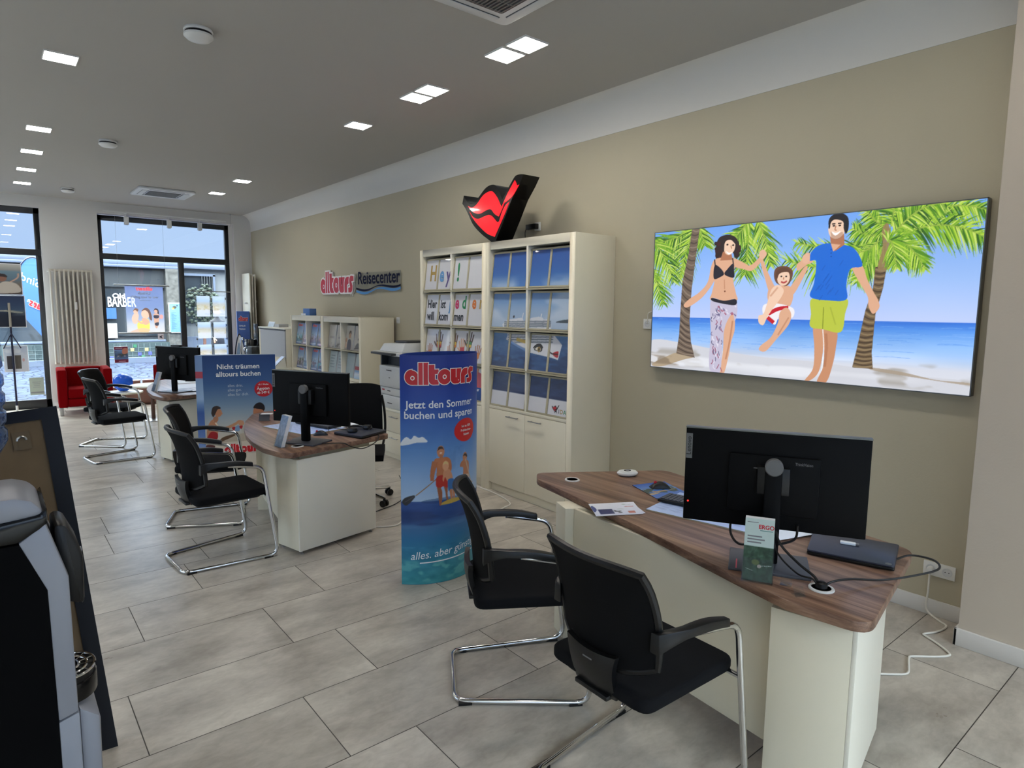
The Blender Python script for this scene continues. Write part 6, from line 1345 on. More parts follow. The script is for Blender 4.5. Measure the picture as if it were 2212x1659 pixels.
MB().add([(-.1, -.06, 0), (-.1, .1, 0), (.08, .1, .17), (.08, -.06, .17), (.1, -.06, 0), (.1, .1, 0)], [(0, 1, 2, 3), (5, 4, 3, 2), (0, 3, 4), (1, 5, 2), (0, 4, 5, 1)]).build('rack', M['white_lam'], t)
p = Pic(30, 40, .8); p.vgrad([(0, (60, 70, 96)), (.5, (130, 140, 180)), (1, (90, 100, 140))]); p.noise((0, 1, 0, 1), 6, 40, seed=3); pic_mesh('leaflets', p, lambda u, v: (-.102+.18*v, .09-.14*u, .006+.17*v), M['print'], t)
t = thing('counter_machine', 'black machine with chrome parts left of the grey shutter cabinet', 'machine', (3.72, 11.82, 0))
MB().box(-.2, .25, -.28, .28, 0, .8).build('stand_cabinet', M['black_plastic'], t, bevel=.005); MB().box(-.15, .22, -.26, .0, .8, 1.08).build('housing', M['black_plastic'], t, bevel=.015); MB().box(-.12, .2, -.02, .25, .8, 1.2).build('rear_housing', M['black_gloss'], t, bevel=.02)
MB().box(-.02, .02, -.2, .02, 1.1, 1.48).build('upright_panel', M['black_gloss'], t, bevel=.004)
for x, y, z in ((-.16, .1, 1.02), (-.16, .02, 1.12), (-.17, .16, 1.2), (-.15, -.02, 1.0)): MB().lathe([(0, -.03), (.025, -.02), (.025, .02), (0, .03)], (x, y, z), 12).build('chrome_knob', M['chrome'], t, smooth=True)
MB().tube([(-.2, .2, .8), (-.2, .2, 1.22)], .012, 8).build('chrome_rail', M['chrome'], t)
# blue display tower and surfboard display by the window
t = thing('display_tower', 'tall blue cardboard display tower in the window corner', 'display', (3.855, 12.93, 0), R(-14))
MB().box(-.112, .112, -.03, .19, 0, 1.69).build('tower', mat('blue cardboard', (62, 98, 172), .5), t, bevel=.003)
rb, wb = MB(), MB(); mesh_mark(rb, wb, lambda x, y, h: (x, -.0305-h, y), 0, 1.5, .17, hs=2.2); wb.build('mark_outline', M['sign_white'], t); rb.build('mark', M['sign_red'], t)
letters(t, M['ink_white'], [('Urlaub', .042, -.02, 1.41, dict(bold=.02)), ('Reisen', .042, -.02, 1.35, dict(bold=.02))], lambda x, y, h: (x, -.0305-h, y))
t = thing('surfboard_display', 'white and blue surfboard shaped cardboard display by the window', 'display', (3.645, 12.5, 0), R(-10))
P = smooth_path([(-.085, 0, 0), (-.1, 0, .5), (-.09, 0, .9), (-.05, 0, 1.16), (0, 0, 1.28), (.05, 0, 1.16), (.09, 0, .9), (.1, 0, .5), (.085, 0, 0)], 5)
n = len(P); MB().add([(x, 0, z) for x, y, z in P]+[(x, .02, z) for x, y, z in P], [tuple(range(n)), tuple(range(n, 2*n))[::-1]]+[(i, n+i, n+(i+1) % n, (i+1) % n) for i in range(n)]).build('board', M['navy'], t)
P2 = [(x*.84+.006, -.002, z*.97+.01) for x, y, z in P]; MB().add(P2, [tuple(range(n))]).build('white_face', M['paper'], t); P3 = [(x*.62-.012, -.0035, .01+z*.86) for x, y, z in P]; MB().add(P3, [tuple(range(n))]).build('picture_field', mat('pale sea print', (150, 178, 212), .5, var=(6, .15)), t)
# ================================================================== wall sign
t = thing('wall_sign', 'red and navy travel shop sign with a wave on the beige wall', 'sign', (WX-.001, 8.75, 1.975))
sf = lambda x, y, h: (-.02-h, 1.31-x, y)
L, tw = wordmark(.10); k0 = 1.33/tw
b = MB(); b.add([sf(x, y, -.004) for x, y in ((1.3, 0.02), (2.62, .02), (2.62, .3), (1.3, .3))]+[sf(x, y, .0) for x, y in ((1.3, .02), (2.62, .02), (2.62, .3), (1.3, .3))], [(0, 1, 2, 3), (7, 6, 5, 4), (0, 4, 5, 1), (1, 5, 6, 2), (2, 6, 7, 3), (3, 7, 4, 0)]); b.build('acrylic_plate', M['acrylic_back'], t)
b = MB()
for x, y in ((.2, .1), (1.1, .1), (1.4, .25), (2.5, .25), (2.5, .06)): b.lathe([(.008, -.02), (.008, 0.0)], (0, 1.31-x, y), 8, 'x')
b.build('spacers', M['steel'], t)
rb, wb = MB(), MB(); mesh_mark(rb, wb, sf, .66, .03, 1.25, e=.10, dh=.0012, hs=1.02)
# thickness of the plastic letters
L2, tw2 = wordmark(.10); kk = 1.25/tw2; bk = MB()
for c, P in L2:
    if c == 'white' and len(P) > 14 or c == 'white' and len(P) in (4, 13):
        Q = [sf(.66+(q[0]-tw2/2)*kk, .03+q[1]*kk*1.02, 0) for q in P]; n = len(Q); bk.add([(q[0]+.012, q[1], q[2]) for q in Q]+Q, [(i, (i+1) % n, n+(i+1) % n, n+i) for i in range(n)]+[tuple(range(n, 2*n))])
bk.build('letter_blocks', M['sign_white'], t); wb.build('mark_outline', M['sign_white'], t); rb.build('mark', M['sign_red'], t)
put_text(b := MB(), 'Reisecenter', .25, sf, 1.985, .22, h=.002, bold=.018, sx=1.0); 
xs = [q[1] for q in b.v]; sc = 1.22/(max(xs)-min(xs)); mid = (max(xs)+min(xs))/2; b.v = [(x, mid+(y-mid)*sc, z) for x, y, z in b.v]; b.build('lettering', M['sign_navy'], t)
wv = lambda o, w, ph: [(1.32+1.3*i/30, o+.022*math.sin(i/30*9.2+ph)*(1)+.05*(i/30)**2) for i in range(31)]
for nm, o, wd, m in (('wave_dark', .085, .03, 'sign_navy'), ('wave_light', .05, .036, 'ink_blue')):
    a = wv(o, 0, 2.6); lo = [(x, y-wd*(.35+.65*abs(math.sin(i/30*4.6+1)))) for i, (x, y) in enumerate(a)]; n = len(a)
    MB().add([sf(x, y, .002) for x, y in a]+[sf(x, y, .002) for x, y in lo], [(i, n+i, n+i+1, i+1) for i in range(n-1)]).build(nm, M[m], t)
# ================================================================== cardboard displays on the floor
p, sketch = picture_paddle()
Rr, TH = .3865, .976; A0 = math.atan2(.102, .995)
t = thing('curved_display', 'tall curved blue cardboard display with paddle boarders between the desks', 'display', (2.268, 3.751, 0), A0)
front = lambda u, d=0: ((Rr+d)*math.sin(-TH+2*TH*u), -(Rr+d)*math.cos(-TH+2*TH*u))
yc = -2*Rr*math.cos(TH)
b = MB(); N = 24; ring = [front(k/N) for k in range(N+1)]+[(front(k/N)[0], yc-front(k/N)[1]) for k in range(N-1, 0, -1)]; n = len(ring)
inner = [(x*.99, (y-yc/2)*.98+yc/2) for x, y in ring]
vs = [(x, y, z) for z in (0, 1.487) for x, y in ring]+[(x, y, z) for z in (0, 1.487) for x, y in inner]
fs = []
for i in range(n):
    j = (i+1) % n; fs += [(i, j, n+j, n+i), (2*n+j, 2*n+i, 3*n+i, 3*n+j), (n+i, n+j, 3*n+j, 3*n+i), (j, i, 2*n+i, 2*n+j)]
b.add(vs, fs).build('cardboard_shell', mat('dark blue cardboard', (30, 62, 150), .45), t, smooth=True, sharp=40)
pm = lambda u, v, d=.0012: (*front(u, d), .002+1.485*v)
pic_mesh('front_print', p, pm, M['print'], t)
def on_curve(x, y, h): return pm(x/.754, y/1.485, .0022+h)
rb, wb = MB(), MB()
c0 = sketch((320, 262)); mesh_mark(rb, wb, on_curve, c0[0][0]*.754+.012, c0[0][1]*1.485, .50, hs=1.06); wb.build('mark_outline', M['sign_white'], t); rb.build('mark', M['sign_red'], t)
for s, P, sz in (('Jetzt den Sommer', (312, 390), .066), ('buchen und sparen', (312, 457), .066)):
    c = sketch(P)[0]; letters(t, M['ink_white'], [(s, sz, c[0]*.754+.02, c[1]*1.485, dict(bold=.016, sx=1.02))], on_curve)
for s, P, sz in (('bis zu 50%', (470, 525), .022), ('Frühbucher-', (470, 552), .022), ('Rabatt', (470, 578), .022)):
    c = sketch(P)[0]; letters(t, M['ink_white'], [(s, sz, c[0]*.754, c[1]*1.485, dict(h=.0008, bold=.01))], on_curve)
c = sketch((335, 1352))[0]; words(t, M['ink_white'], 'alles. aber günstig.', .072, c[0]*.754+.02, c[1]*1.485, dict(shear=.25, rot=R(4), sx=.95), on_curve, 'handwriting')
b = MB()
q0, q1, q2 = (sketch(P)[0] for P in ((170, 1436), (330, 1412), (505, 1335))); n = 16
for i in range(n):
    f = lambda tt: ((q0[0]+(q2[0]-q0[0])*tt)*.754, (q0[1]+(q2[1]-q0[1])*tt**1.15)*1.485); a, c2 = f(i/n), f((i+1)/n); b.add([on_curve(a[0], a[1], .0006), on_curve(c2[0], c2[1], .0006), on_curve(c2[0], c2[1]+.007, .0006), on_curve(a[0], a[1]+.007, .0006)], [(0, 1, 2, 3)])
b.build('underline', M['ink_white'], t)
p, qd = picture_dream()
FL, FR, SL = Vector((1.77, 7.425)), Vector((2.489, 7.242)), Vector((1.706, 7.464)); W = (FR-FL).length; ang = math.atan2(FR.y-FL.y, FR.x-FL.x)
t = thing('folded_display', 'flat blue cardboard display with a couple at a table behind the middle desk', 'display', (*FL, 0), ang)
sl = Matrix.Rotation(-ang, 2) @ (SL-FL); Hh = 1.25
MB().prism([(0, 0), (W, 0), (W, .05), (.02, .13), tuple(sl)], 0, Hh).build('cardboard_body', mat('grey blue cardboard', (150, 170, 196), .3), t, bevel=.002)
pic_mesh('front_print', p, lambda u, v: (u*W, -.0015, .002+v*(Hh-.004)), M['print'], t)
ps = Pic(16, 120, .06); ps.vgrad([(0, (130, 160, 200)), (.3, (90, 120, 180)), (.5, (40, 80, 150)), (.62, (150, 180, 215)), (.8, (120, 150, 190)), (1, (110, 140, 190))]); ps.poly([(0, .8), (1, .8), (1, .86), (0, .86)], (170, 60, 80)); n2 = Vector((-sl.y, sl.x)).normalized()
pic_mesh('side_print', ps, lambda u, v: (sl.x*(1-u)+n2.x*-.0*1, sl.y*(1-u)-.002, .002+v*(Hh-.004)), M['print'], t)
ff = lambda x, y, h: (x, -.0022-h, y)
def at(P): u, v = qd(P)[0]; return u*W, v*Hh
for s, P, sz in (('Nicht träumen', (683, 280), .075), ('alltours buchen', (690, 388), .075)): letters(t, M['ink_white'], [(s, sz, *at(P), dict(bold=.02, sx=.98))], ff)
for s, P, sz in (('z.B. 1 Woche', (1050, 538), .022), ('Ägypten', (1050, 597), .044), ('ab 549 €', (1055, 655), .040)): letters(t, M['ink_white'], [(s, sz, *at(P), dict(h=.001, bold=.015, sx=.9))], ff)
for s, P in (('alles drin.', (530, 562)), ('alles gut.', (532, 625)), ('alles für dich.', (534, 690))): letters(t, M['ink_pale'], [(s, .043, *at(P), dict(align='LEFT', sx=.95))], ff, 'slogan_lettering')
rb, wb = MB(), MB(); x, y = at((735, 1510)); mesh_mark(rb, wb, ff, x+.03, y, .40, hs=1.0); wb.build('mark_outline', M['sign_white'], t); rb.build('mark', M['sign_red'], t)
# ================================================================== passer-by outside, half hidden behind the offer cards
def person(loc, rz):
    t = thing('person', 'person in dark jacket standing in the street behind the offer cards', 'person', loc, rz)
    J = {'pelvis': (0, 0, .93), 'waist': (0, .01, 1.08), 'chest': (0, .015, 1.30), 'neck': (0, .01, 1.46), 'head0': (0, -.005, 1.53)}
    vs, es, rs = [], [], []
    def add(p, r, parent=None):
        vs.append(p); rs.append(r); i = len(vs)-1
        if parent is not None: es.append((parent, i))
        return i
    pel = add((0, 0, .93), .145); wa = add((0, .01, 1.08), .125, pel); ch = add((0, .015, 1.28), .145, wa); up = add((0, .012, 1.40), .10, ch); nk = add((0, .005, 1.50), .052, up); add((0, -.005, 1.56), .05, nk)
    for s in (-1, 1):
        sh = add((s*.17, .015, 1.39), .062, up); el = add((s*.235, .02, 1.12), .046, sh); wr = add((s*.20, -.14, .98), .033, el); add((s*.185, -.20, .965), .03, wr)
        hp = add((s*.095, 0, .86), .095, pel); kn = add((s*.105, -.015, .49), .062, hp); an = add((s*.11, .02, .09), .042, kn); add((s*.125, -.13, .045), .036, an)
    me = bpy.data.meshes.new('body'); me.from_pydata(vs, es, []); o = bpy.data.objects.new('body', me); COL.objects.link(o); o.parent = t
    m = o.modifiers.new('skin', 'SKIN'); m.use_smooth_shade = True
    for k, sv in enumerate(me.skin_vertices[0].data): sv.radius = (rs[k], rs[k]); sv.use_root = (k == 0)
    sd = o.modifiers.new('sub', 'SUBSURF'); sd.levels = sd.render_levels = 1
    me.materials.append(mat('dark jacket cloth', (24, 26, 34), .85))
    skin = mat('face skin', (206, 156, 128), .6)
    def head(u, v):
        a, z = 2*PI*u, v; r = math.sin(PI*(.02+.96*v))**.62
        x, y = .076*r*math.cos(a), .096*r*math.sin(a); zz = 1.545+.235*v
        if v < .45: y += -.012*(1-v/.45); x *= .84+.36*v
        return (x, y, zz)
    MB().grid(head, 20, 14).build('head', skin, t, smooth=True, sharp=180)
    MB().lathe([(0, -.02), (.012, -.012), (.014, .006), (.006, .03), (0, .034)], (0, -.098, 1.655), 10).build('nose', skin, t, smooth=True)
    for s in (-1, 1):
        MB().lathe([(0, -.01), (.01, 0), (0, .01)], (s*.03, -.086, 1.685), 10, 'y').build('eye', M['black_gloss'], t, smooth=True)
        MB().lathe([(0, -.03), (.02, -.01), (.022, .012), (0, .03)], (s*.078, .0, 1.66), 10, sx=.5).build('ear', skin, t, smooth=True)
        hb = MB(); hb.lathe([(0, 0), (.03, .012), (.036, .045), (.03, .08), (0, .088)], (s*.185, -.215, .93), 10, sx=.55)
        for q in range(4): hb.tube([(s*.185, -.245+q*.018, .94), (s*.184, -.25+q*.018, .90), (s*.18, -.243+q*.018, .868+.008*abs(q-1.5))], [.009, .0085, .007], 6)
        hb.tube([(s*.175, -.24, .975), (s*.165, -.275, .955), (s*.16, -.285, .93)], [.011, .009, .008], 6); hb.build('hand', skin, t, smooth=True)
    MB().box(-.022, .022, -.094, -.088, 1.603, 1.610).build('mouth', M['ink_red'], t)
    def hair(u, v):
        a = 2*PI*u; r = math.sin(PI*(.5+.48*v))**.62; return (.083*r*math.cos(a), .008+.10*r*math.sin(a), 1.66+(.02 if math.sin(a) < -.3 else -.045)*(1-v)+.135*v)
    MB().grid(hair, 20, 8).build('hair', mat('dark hair', (30, 24, 22), .7), t, smooth=True, sharp=180)
    return t
person((4.31, 16.5, .09), R(10)).scale = (.94, .94, .94)
# ================================================================== water cooler in the left foreground
t = thing('water_cooler', 'silver and black water cooler with blue bottle at the left edge of the photo', 'water cooler', (0, 2.4, 0))
D = .31
def slab(P, y0, y1):
    n = len(P); b = MB(); b.add([(x, y0, z) for x, z in P]+[(x, y1, z) for x, z in P], [tuple(range(n)), tuple(range(n, 2*n))[::-1]]+[(i, n+i, n+(i+1) % n, (i+1) % n) for i in range(n)]); return b
slab([(-.24, .03), (.096, .03), (.096, .885), (.03, 1.045), (-.24, 1.045)], .004, D-.004).build('body', M['cooler_black'], t)
col = [(.096, .44), (.15, .455), (.15, .915), (.142, .945), (.112, 1.06), (.10, 1.10), (.03, 1.05), (.092, .885)]
for y0, y1 in ((0, .055), (D-.055, D)): slab(col, y0, y1).build('side_column', M['silver'], t, bevel=.006)
slab([(.096, .0), (.152, .0), (.152, .452), (.096, .436)], 0, D).build('lower_front', M['silver'], t, bevel=.004)
slab([(.10, .455), (.135, .455), (.135, .95), (.10, 1.02)], .055, D-.055).build('front_recess', M['black_gloss'], t)
slab([(-.24, 1.05), (.03, 1.05), (.085, 1.082), (.108, 1.10), (.107, 1.155), (.09, 1.13), (-.24, 1.09)], -.004, D+.004).build('top_band', M['black_gloss'], t, bevel=.012)
slab([(-.24, 1.10), (.04, 1.12), (.098, 1.125), (.095, 1.148), (.07, 1.178), (.03, 1.192), (-.24, 1.192)], .006, D-.006).build('top_cover', M['silver'], t, bevel=.012)
slab([(.12, .82), (.185, .79), (.193, .80), (.197, .95), (.188, .99), (.16, 1.06), (.145, 1.075), (.122, 1.07)], .06, D-.06).build('tap_head', M['black_plastic'], t, bevel=.012)
MB().box(.178, .180, .07, .09, .985, 1.0).build('button_mark', M['ink_grey'], t); 
b = MB(); b.lathe([(0, 0), (.011, 0), (.011, .004), (0, .006)], (.1935, .13, .955), 16, 'x'); b.build('button', M['silver'], t)
b = MB(); P = [(.13, -.105)]+[(.135+.085*math.cos(R(a)), .105*math.sin(R(a))) for a in range(-90, 91, 15)]; b.prism([(x, y+D/2) for x, y in P], .455, .52); b.build('drip_tray', M['black_gloss'], t, bevel=.004)
b = MB()
for rr in (.098, .07, .04): b.tube([(.137+rr*.80*math.cos(R(a)), D/2+rr*math.sin(R(a)), .545) for a in range(-90, 91, 10)], .0045, 6)
for a in range(-75, 76, 30): b.tube([(.14+.03*math.cos(R(a)), D/2+.035*math.sin(R(a)), .545), (.137+.078*math.cos(R(a)), D/2+.098*math.sin(R(a)), .545)], .003, 6)
b.build('drip_grid', M['chrome'], t, smooth=True)
b = MB(); b.prism([(.13, D/2-.1)]+[(.135+.078*math.cos(R(a)), D/2+.1*math.sin(R(a))) for a in range(-90, 91, 15)]+[(.13, D/2+.1)], .52, .541); b.build('tray_rim', M['black_plastic'], t)
slab([(.152, .03), (.205, .03), (.212, .40), (.152, .452)], .03, D-.03).build('storage_bulge', M['silver'], t, bevel=.012)
t2 = thing('water_bottle', 'large blue water bottle upside down on the water cooler', 'water bottle', (-.106, 2.556, 1.192))
prof = [(.028, 0), (.03, .045), (.05, .075), (.11, .11), (.132, .15)]
for k in range(5): z = .16+k*.058; prof += [(.136, z), (.136, z+.03), (.129, z+.038), (.129, z+.05)]
prof += [(.136, .455), (.13, .49), (.10, .505), (0, .505)]
MB().lathe(prof, seg=40).build('bottle', M['bottle_blue'], t2, smooth=True, sharp=50)
MB().lathe([(0, .02)]+[(r*.96, z) for r, z in prof[1:18]]+[(0, .36)], seg=32).build('water', M['water'], t2, smooth=True, sharp=50)
MB().lathe([(.034, -.0), (.05, .004), (.05, .018), (.036, .022)], seg=24).build('collar', M['black_plastic'], t2, smooth=True, sharp=40)
b = MB(); b.box(.06, .10, -.13, -.10, .0, .045).box(.03, .06, -.14, -.11, .0, .03); b.build('catch', M['black_gloss'], t2, bevel=.006)
# board leaning behind the cooler: seen from its back
t = thing('poster_board', 'dark framed poster board with brown back leaning behind the water cooler', 'poster board', (.30, 2.86, 0), R(-5))
tilt = Matrix.Rotation(R(-9), 4, 'X') @ Matrix.Rotation(R(-5.2), 4, 'Y')
BW, BH = .66, 1.40
def bd(mb, nm, m, **k): return mb.xf(tilt).build(nm, m, t, **k)
b = MB(); b.box(-BW, 0, 0, .035, 0, .07).box(-BW, 0, 0, .035, BH-.045, BH).box(-BW, -BW+.055, 0, .035, .07, BH-.045).box(-.055, 0, 0, .035, .07, BH-.045); bd(b, 'frame', M['board_frame'])
bd(MB().box(-BW+.05, -.05, .012, .022, .06, BH-.04), 'back_panel', M['board_brown'])
bd(MB().box(-.155, -.10, .004, .0125, BH-.15, BH-.08), 'hanger_plate', mat('brown paper tape', (110, 94, 72), .7)); b = MB(); b.tube([(-.127+.015*math.cos(R(a)), .002, BH-.115+.015*math.sin(R(a))) for a in range(0, 181, 20)], .004, 6); bd(b, 'hanger_ring', M['steel'])
# ================================================================== poster stand in the left window
t = thing('poster_stand', 'dark pole stand with folded struts in front of the left window', 'stand', (.29, 12.9, 0))
MB().tube([(0, 0, .16), (0, 0, 1.42)], .014, 10).build('pole', M['navy'], t, smooth=True, sharp=60); MB().tube([(0, 0, 1.42), (0, 0, 1.80)], .017, 10).build('grip', mat('pale grip tape', (170, 164, 150), .6), t, smooth=True, sharp=60)
MB().tube([(0, 0, 0), (0, 0, .16)], .018, 10).build('foot_tip', M['white_plastic'], t); MB().lathe([(0, 0), (.12, 0), (.12, .012), (.02, .02), (0, .02)], seg=24).build('foot', M['black_plastic'], t)
for s in (-1, 1): MB().tube([(0, -.01, 1.32), (s*.11, -.01, 1.08)], .008, 8).build('strut', M['navy'], t)
def hung_picture(nm, label, cat, x0, x1, y, z0, z1, pic, white=.012, group=None, depth=.012, extra=None, m='print'):
    t = thing(nm, label, cat, ((x0+x1)/2, y, z0), 0, group); w, h = (x1-x0)/2, z1-z0
    MB().box(-w, w, 0, depth, 0, h).build('board', M['paper'], t); pic_mesh('print', pic, lambda u, v: (-w+white+u*(2*w-2*white), -.002, white+v*(h-2*white)), M[m], t); return t
p = Pic(80, 70, 1.1); p.vgrad([(0, (70, 56, 50)), (.3, (120, 100, 84)), (.5, (96, 120, 136)), (.75, (110, 140, 156)), (.8, (150, 150, 146)), (1, (196, 196, 190))]); p.blob([(.5, .05), (.6, .3), (.72, .42), (.9, .36), (.98, .16), (.9, .05)], (200, 190, 178)); p.ell((.66, .52), .09, .1, (150, 104, 84)); p.blob([(.55, .5), (.58, .66), (.72, .66), (.76, .56), (.64, .58)], (50, 36, 34)); p.stroke([(.8, .4), (.93, .55), (.95, .7)], .03, (200, 160, 140)); p.noise((0, .5, 0, .5), 6, .6, 2, (84, 64, 54), .5, 3)
hung_picture('wall_poster', 'upper photo poster of a reclining person hanging in the left window', 'poster', -.28, .485, 13.0, 1.93, 2.42, p, .01, 'photo posters in the left window')
p = Pic(80, 70, 1.1); p.vgrad([(0, (14, 22, 40)), (.45, (20, 34, 58)), (.52, (60, 84, 112)), (.7, (44, 66, 100)), (1, (26, 44, 80))]); p.blob([(.3, .42), (.6, .5), (.9, .44), (.95, .48), (.7, .54), (.4, .5)], (170, 168, 150)); p.noise((.2, 1, .35, .55), 9, .5, 3, (120, 130, 130), .55, 4)
hung_picture('wall_poster', 'lower dark blue photo poster hanging in the left window', 'poster', -.28, .50, 12.99, 1.41, 1.92, p, .01, 'photo posters in the left window')
p = Pic(60, 70, .8); p.vgrad([(0, (216, 220, 228)), (.6, (206, 214, 226)), (1, (190, 206, 226))]); p.noise((0, 1, .6, 1), 5, .7, 2, (236, 240, 246), .5, 2); p.poly([(.1, .1), (.38, .1), (.38, .62), (.1, .62)], (58, 54, 58)); p.poly([(.44, .1), (.72, .1), (.72, .64), (.44, .64)], (96, 92, 84))
for k in range(5): p.poly([(.46+k*.055, .1), (.475+k*.055, .1), (.475+k*.055, .62), (.46+k*.055, .62)], (62, 58, 54))
p.ell((.82, .45), .05, .07, (210, 170, 170))
hung_picture('wall_poster', 'white poster with two dark bags leaning on the pole stand in the left window', 'poster', .172, .485, 12.93, .70, 1.12, p, .012)
t = thing('sticker', 'pale green square notice stuck low on the left glass door', 'notice', (.60, 13.6, .23))
MB().box(-.1, .1, .03, .0345, 0, .30).build('sheet', clear_mat('pale notice film', (200, 206, 196), .3, .2, 1.4, .75, (178, 186, 172)), t)
b = MB()
for k, w in enumerate((.12, .10, .08, .11)): b.box(-w/2, w/2, .0285, .03, .22-k*.03, .226-k*.03)
b.box(-.09, .09, .0285, .03, .03, .055); b.build('faint_lines', M['ink_grey'], t)
# ================================================================== hangings in the right window
t = thing('hanging_banner', 'sheer travel banner hanging in the right window with mirrored writing and family', 'banner', (2.295, 13.555, 1.27))
MB().box(-.45, .42, -.008, .012, -.01, .015).build('bottom_rail', M['steel'], t, bevel=.003); MB().box(-.48, .42, -.008, .012, .868, .892).build('top_rail', M['steel'], t, bevel=.003)
for x in (-.4, .36): MB().tube([(x, 0, .89), (x, 0, 2.118)], .0015, 6).build('cord', M['steel'], t)
p = Pic(130, 170, .75)
p.vgrad([(0, (206, 196, 190)), (.18, (190, 186, 190)), (.3, (150, 160, 184)), (.55, (120, 134, 172)), (1, (112, 124, 166))])
p.blob([(.28, .2), (.32, .02), (.55, .0), (.6, .2), (.55, .3), (.45, .26)], (222, 206, 90)); p.blob([(.15, .04), (.4, .1), (.6, .06), (.5, .0), (.1, .0)], (216, 170, 140), .8)
p.stroke([(.55, .26), (.4, .2), (.3, .25), (.2, .3)], .05, (212, 160, 130)); p.ell((.5, .4), .11, .1, (224, 176, 148)); p.blob([(.4, .46), (.5, .53), (.6, .5), (.66, .38), (.66, .26), (.6, .3), (.58, .42), (.5, .48)], (110, 76, 62)); p.blob([(.4, .3), (.52, .3), (.6, .22), (.5, .16), (.42, .2)], (212, 160, 130))
p.blob([(.14, .3), (.2, .4), (.3, .42), (.32, .34), (.26, .2), (.18, .2)], (226, 176, 150)); p.ell((.25, .45), .06, .055, (222, 172, 144)); p.blob([(.18, .46), (.24, .52), (.32, .5), (.3, .45), (.24, .48)], (120, 84, 66))
p.ell((.78, .46), .045, .045, (210, 160, 134)); p.blob([(.72, .46), (.76, .52), (.84, .5), (.86, .4), (.82, .4), (.82, .47), (.76, .49)], (70, 50, 48)); p.blob([(.72, .4), (.84, .4), (.86, .3), (.8, .1), (.74, .12), (.72, .28)], (206, 154, 126)); p.blob([(.72, .37), (.85, .37), (.84, .31), (.73, .31)], (60, 56, 66)); p.blob([(.74, .2), (.84, .22), (.83, .15), (.75, .15)], (60, 56, 66)); p.ell((.92, .34), .05, .05, (220, 150, 140))
paint_mark(p, .5, .90, .44, (206, 70, 80), (206, 160, 170), True)
pic_mesh('sheer_print', p, lambda u, v: (-.31+.62*u, 0, .015+.853*v), M['print_sheer'], t)
bm_ = lambda x, y, h: (-x, -.001-h, y)
letters(t, M['ink_pale'], [('Urlaub', .075, 0, .735, dict(bold=.015)), ], bm_, 'mirrored_lettering'); words(t, M['ink_pale'], 'wie er uns gefällt', .066, 0, .665, dict(bold=.015), bm_, 'mirrored_lettering'); MB().box(-.09, .09, -.0015, -.001, .60, .606).build('fine_print', M['ink_pale'], t)
# six card pockets in the narrow pane
cnt = 0
for r, (z0, z1, who) in enumerate(((1.58, 2.02, 'top'), (1.15, 1.47, 'middle'), (.74, 1.03, 'bottom'))):
    for c, (x0, x1) in enumerate(((3.18, 3.42), (3.47, 3.70))):
        z0_ = z0+.0; hgt = .40 if r == 0 else z1-z0
        p = Pic(40, 52, .75); p.vgrad([(0, (206, 204, 214)), (.3, (214, 206, 208)), (.45, (204, 190, 170)), (.6, (190, 180, 170)), (.75, (176, 190, 216)), (1, (206, 212, 226))]); p.noise((0, 1, .25, .6), 7, .6, 2, (190, 164, 116), .52, r*2+c); p.noise((0, 1, .05, .3), 9, .5, 3, (180, 180, 200), .55, r+7)
        t = thing('card_pocket', 'beach offer card in clear pocket, %s row %s side, right window' % (who, 'left' if c == 0 else 'right'), 'card display', ((x0+x1)/2, 13.55, z0_), 0, 'offer cards in the right window')
        w = (x1-x0)/2; MB().box(-w-.012, w+.012, .004, .008, -.012, hgt+.012).build('clear_pocket', M['clear'], t)
        pic_mesh('card', p, lambda u, v: (-w+2*w*u, 0, hgt*v), M['print_sheer'], t); cnt += 1
t = thing('cable_display', 'thin steel wires with clips holding the six offer card pockets', 'cable display', (3.45, 13.57, .31))
b = MB()
for x in (-.285, -.005, .265): b.tube([(x, 0, 0), (x, 0, 1.755)], .0018, 6)
b.build('wires', M['steel'], t); b = MB()
for x in (-.285, -.005, .265):
    for z in (.42, .68, .83, 1.1, 1.25, 1.62): b.box(x-.012, x+.012, -.012, .004, z-.02, z+.02)
b.build('clips', M['steel'], t); MB().box(-.455, .385, .0, .03, 1.75, 1.765).build('top_rail', M['steel'], t)
# crimson poster on the glass
p = Pic(40, 60, .66); p.vgrad([(0, (120, 24, 60)), (.2, (110, 20, 56)), (.21, (90, 130, 180)), (.45, (60, 90, 130)), (.8, (120, 160, 210)), (.82, (110, 20, 56)), (1, (120, 24, 60))]); p.noise((0, 1, .3, .75), 6, .8, 1.5, (70, 76, 60), .5, 3); p.noise((.1, .9, .3, .6), 8, .7, 1, (200, 190, 180), .6, 5); p.blob([(.6, .55), (.62, .85), (.95, .88), (.98, .6)], (190, 130, 110)); p.poly([(.1, .88), (.6, .88), (.6, .92), (.1, .92)], (210, 190, 200)); p.poly([(.3, .08), (.8, .08), (.8, .11), (.3, .11)], (220, 200, 210))
hung_picture('window_poster', 'small crimson framed poster stuck low on the right window pane', 'poster', 1.765, 1.985, 13.60, .73, 1.03, p, .003)
t = thing('window_sticker', 'small white sticker with blue bird mark on the right window pane', 'sticker', (2.545, 13.625, 1.14))
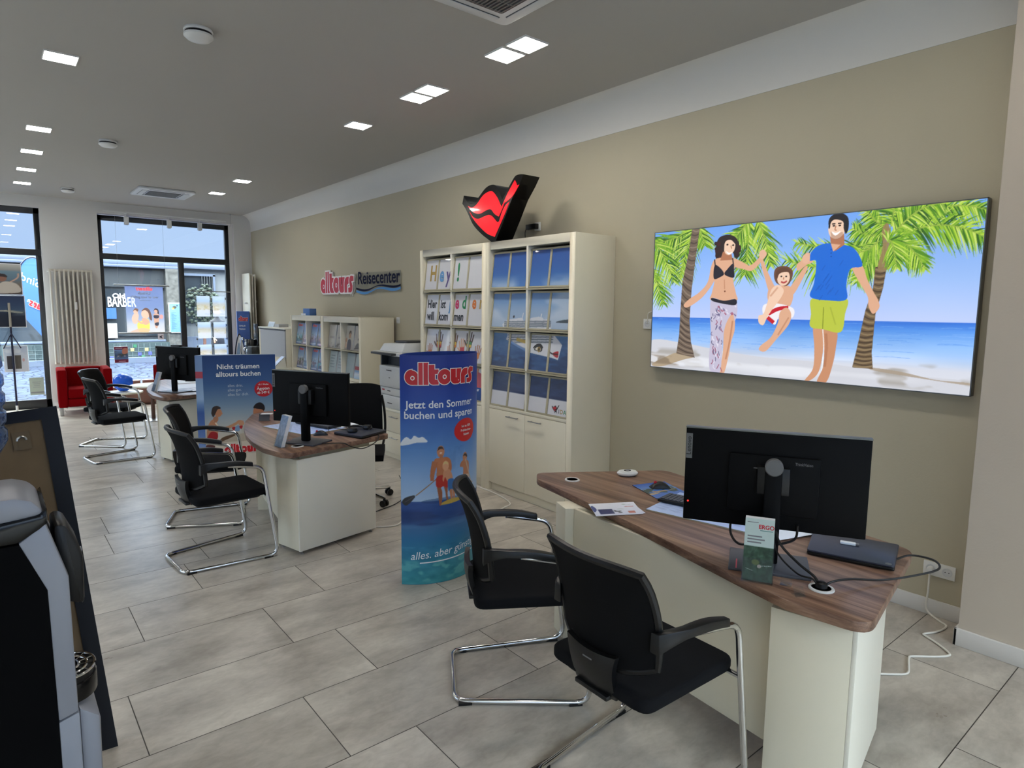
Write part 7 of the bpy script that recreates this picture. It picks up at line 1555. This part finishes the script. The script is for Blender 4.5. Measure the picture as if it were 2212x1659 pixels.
MB().box(-.05, .05, 0, .003, 0, .11).build('sheet', M['paper'], t); b = MB(); b.add([(-.03, -.001, .05), (.0, -.001, .035), (.03, -.001, .02), (.01, -.001, .055), (.03, -.001, .085), (-.005, -.001, .07)], [(0, 1, 2, 3, 4, 5)]); b.build('bird_mark', M['navy'], t)
# track spots over the right window
for x, w in ((2.055, 'left'), (2.745, 'middle'), (3.27, 'right')):
    t = thing('track_spot', '%s of three small white spots above the right window' % w, 'spotlight', (x, 13.44, 3.42), 0, 'white spots above the right window')
    MB().lathe([(.03, 0), (.03, -.012), (.008, -.014), (.008, -.07)], seg=14).build('stem', M['white_plastic'], t); MB().box(-.036, .036, -.04, .03, -.20, -.06).build('head', M['white_plastic'], t, bevel=.006)
    MB().lathe([(0, -.201), (.026, -.201), (.03, -.206), (.022, -.21)], seg=16).build('lens_ring', M['steel'], t)
tag(MB().box(1.7, 3.75, 13.425, 13.455, 3.421, 3.44).build('spot_rail', M['white_plastic']), 'thin white rail carrying the three spots above the right window', 'rail')
t = thing('pull_cord', 'thin grey cable hanging from the ceiling hook beside the right window', 'cord', (3.84, 13.44, 3.58))
MB().tube([(0, 0, -.02), (0, 0, -.22), (-.02, .02, -.24)], .003, 6).build('cord', M['steel'], t); MB().lathe([(0, 0), (.012, 0), (.01, -.02), (0, -.024)], seg=12).build('hook', M['steel'], t)
# cables on the floor by the middle desk and tall cabinet
cable('white cable on the floor between the middle desk and the curved display', [(2.29, 4.62, .006), (2.5, 4.52, .006), (2.75, 4.75, .006), (3.1, 5.0, .006), (3.5, 5.25, .006), (3.66, 5.7, .006)], .006, M['cable_white'])
cable('thin dark cable on the floor behind the middle desk', [(2.3, 4.85, .005), (2.55, 4.95, .005), (2.8, 5.05, .005), (3.05, 5.3, .005), (3.3, 5.9, .005)], .004, M['cable_black'])
cable('white cable on the floor along the foot of the tall cabinet', [(3.05, 4.2, .006), (3.3, 4.28, .006), (3.5, 4.35, .006), (3.62, 4.42, .006), (3.7, 4.75, .006), (3.71, 5.3, .006)], .006, M['cable_white'])
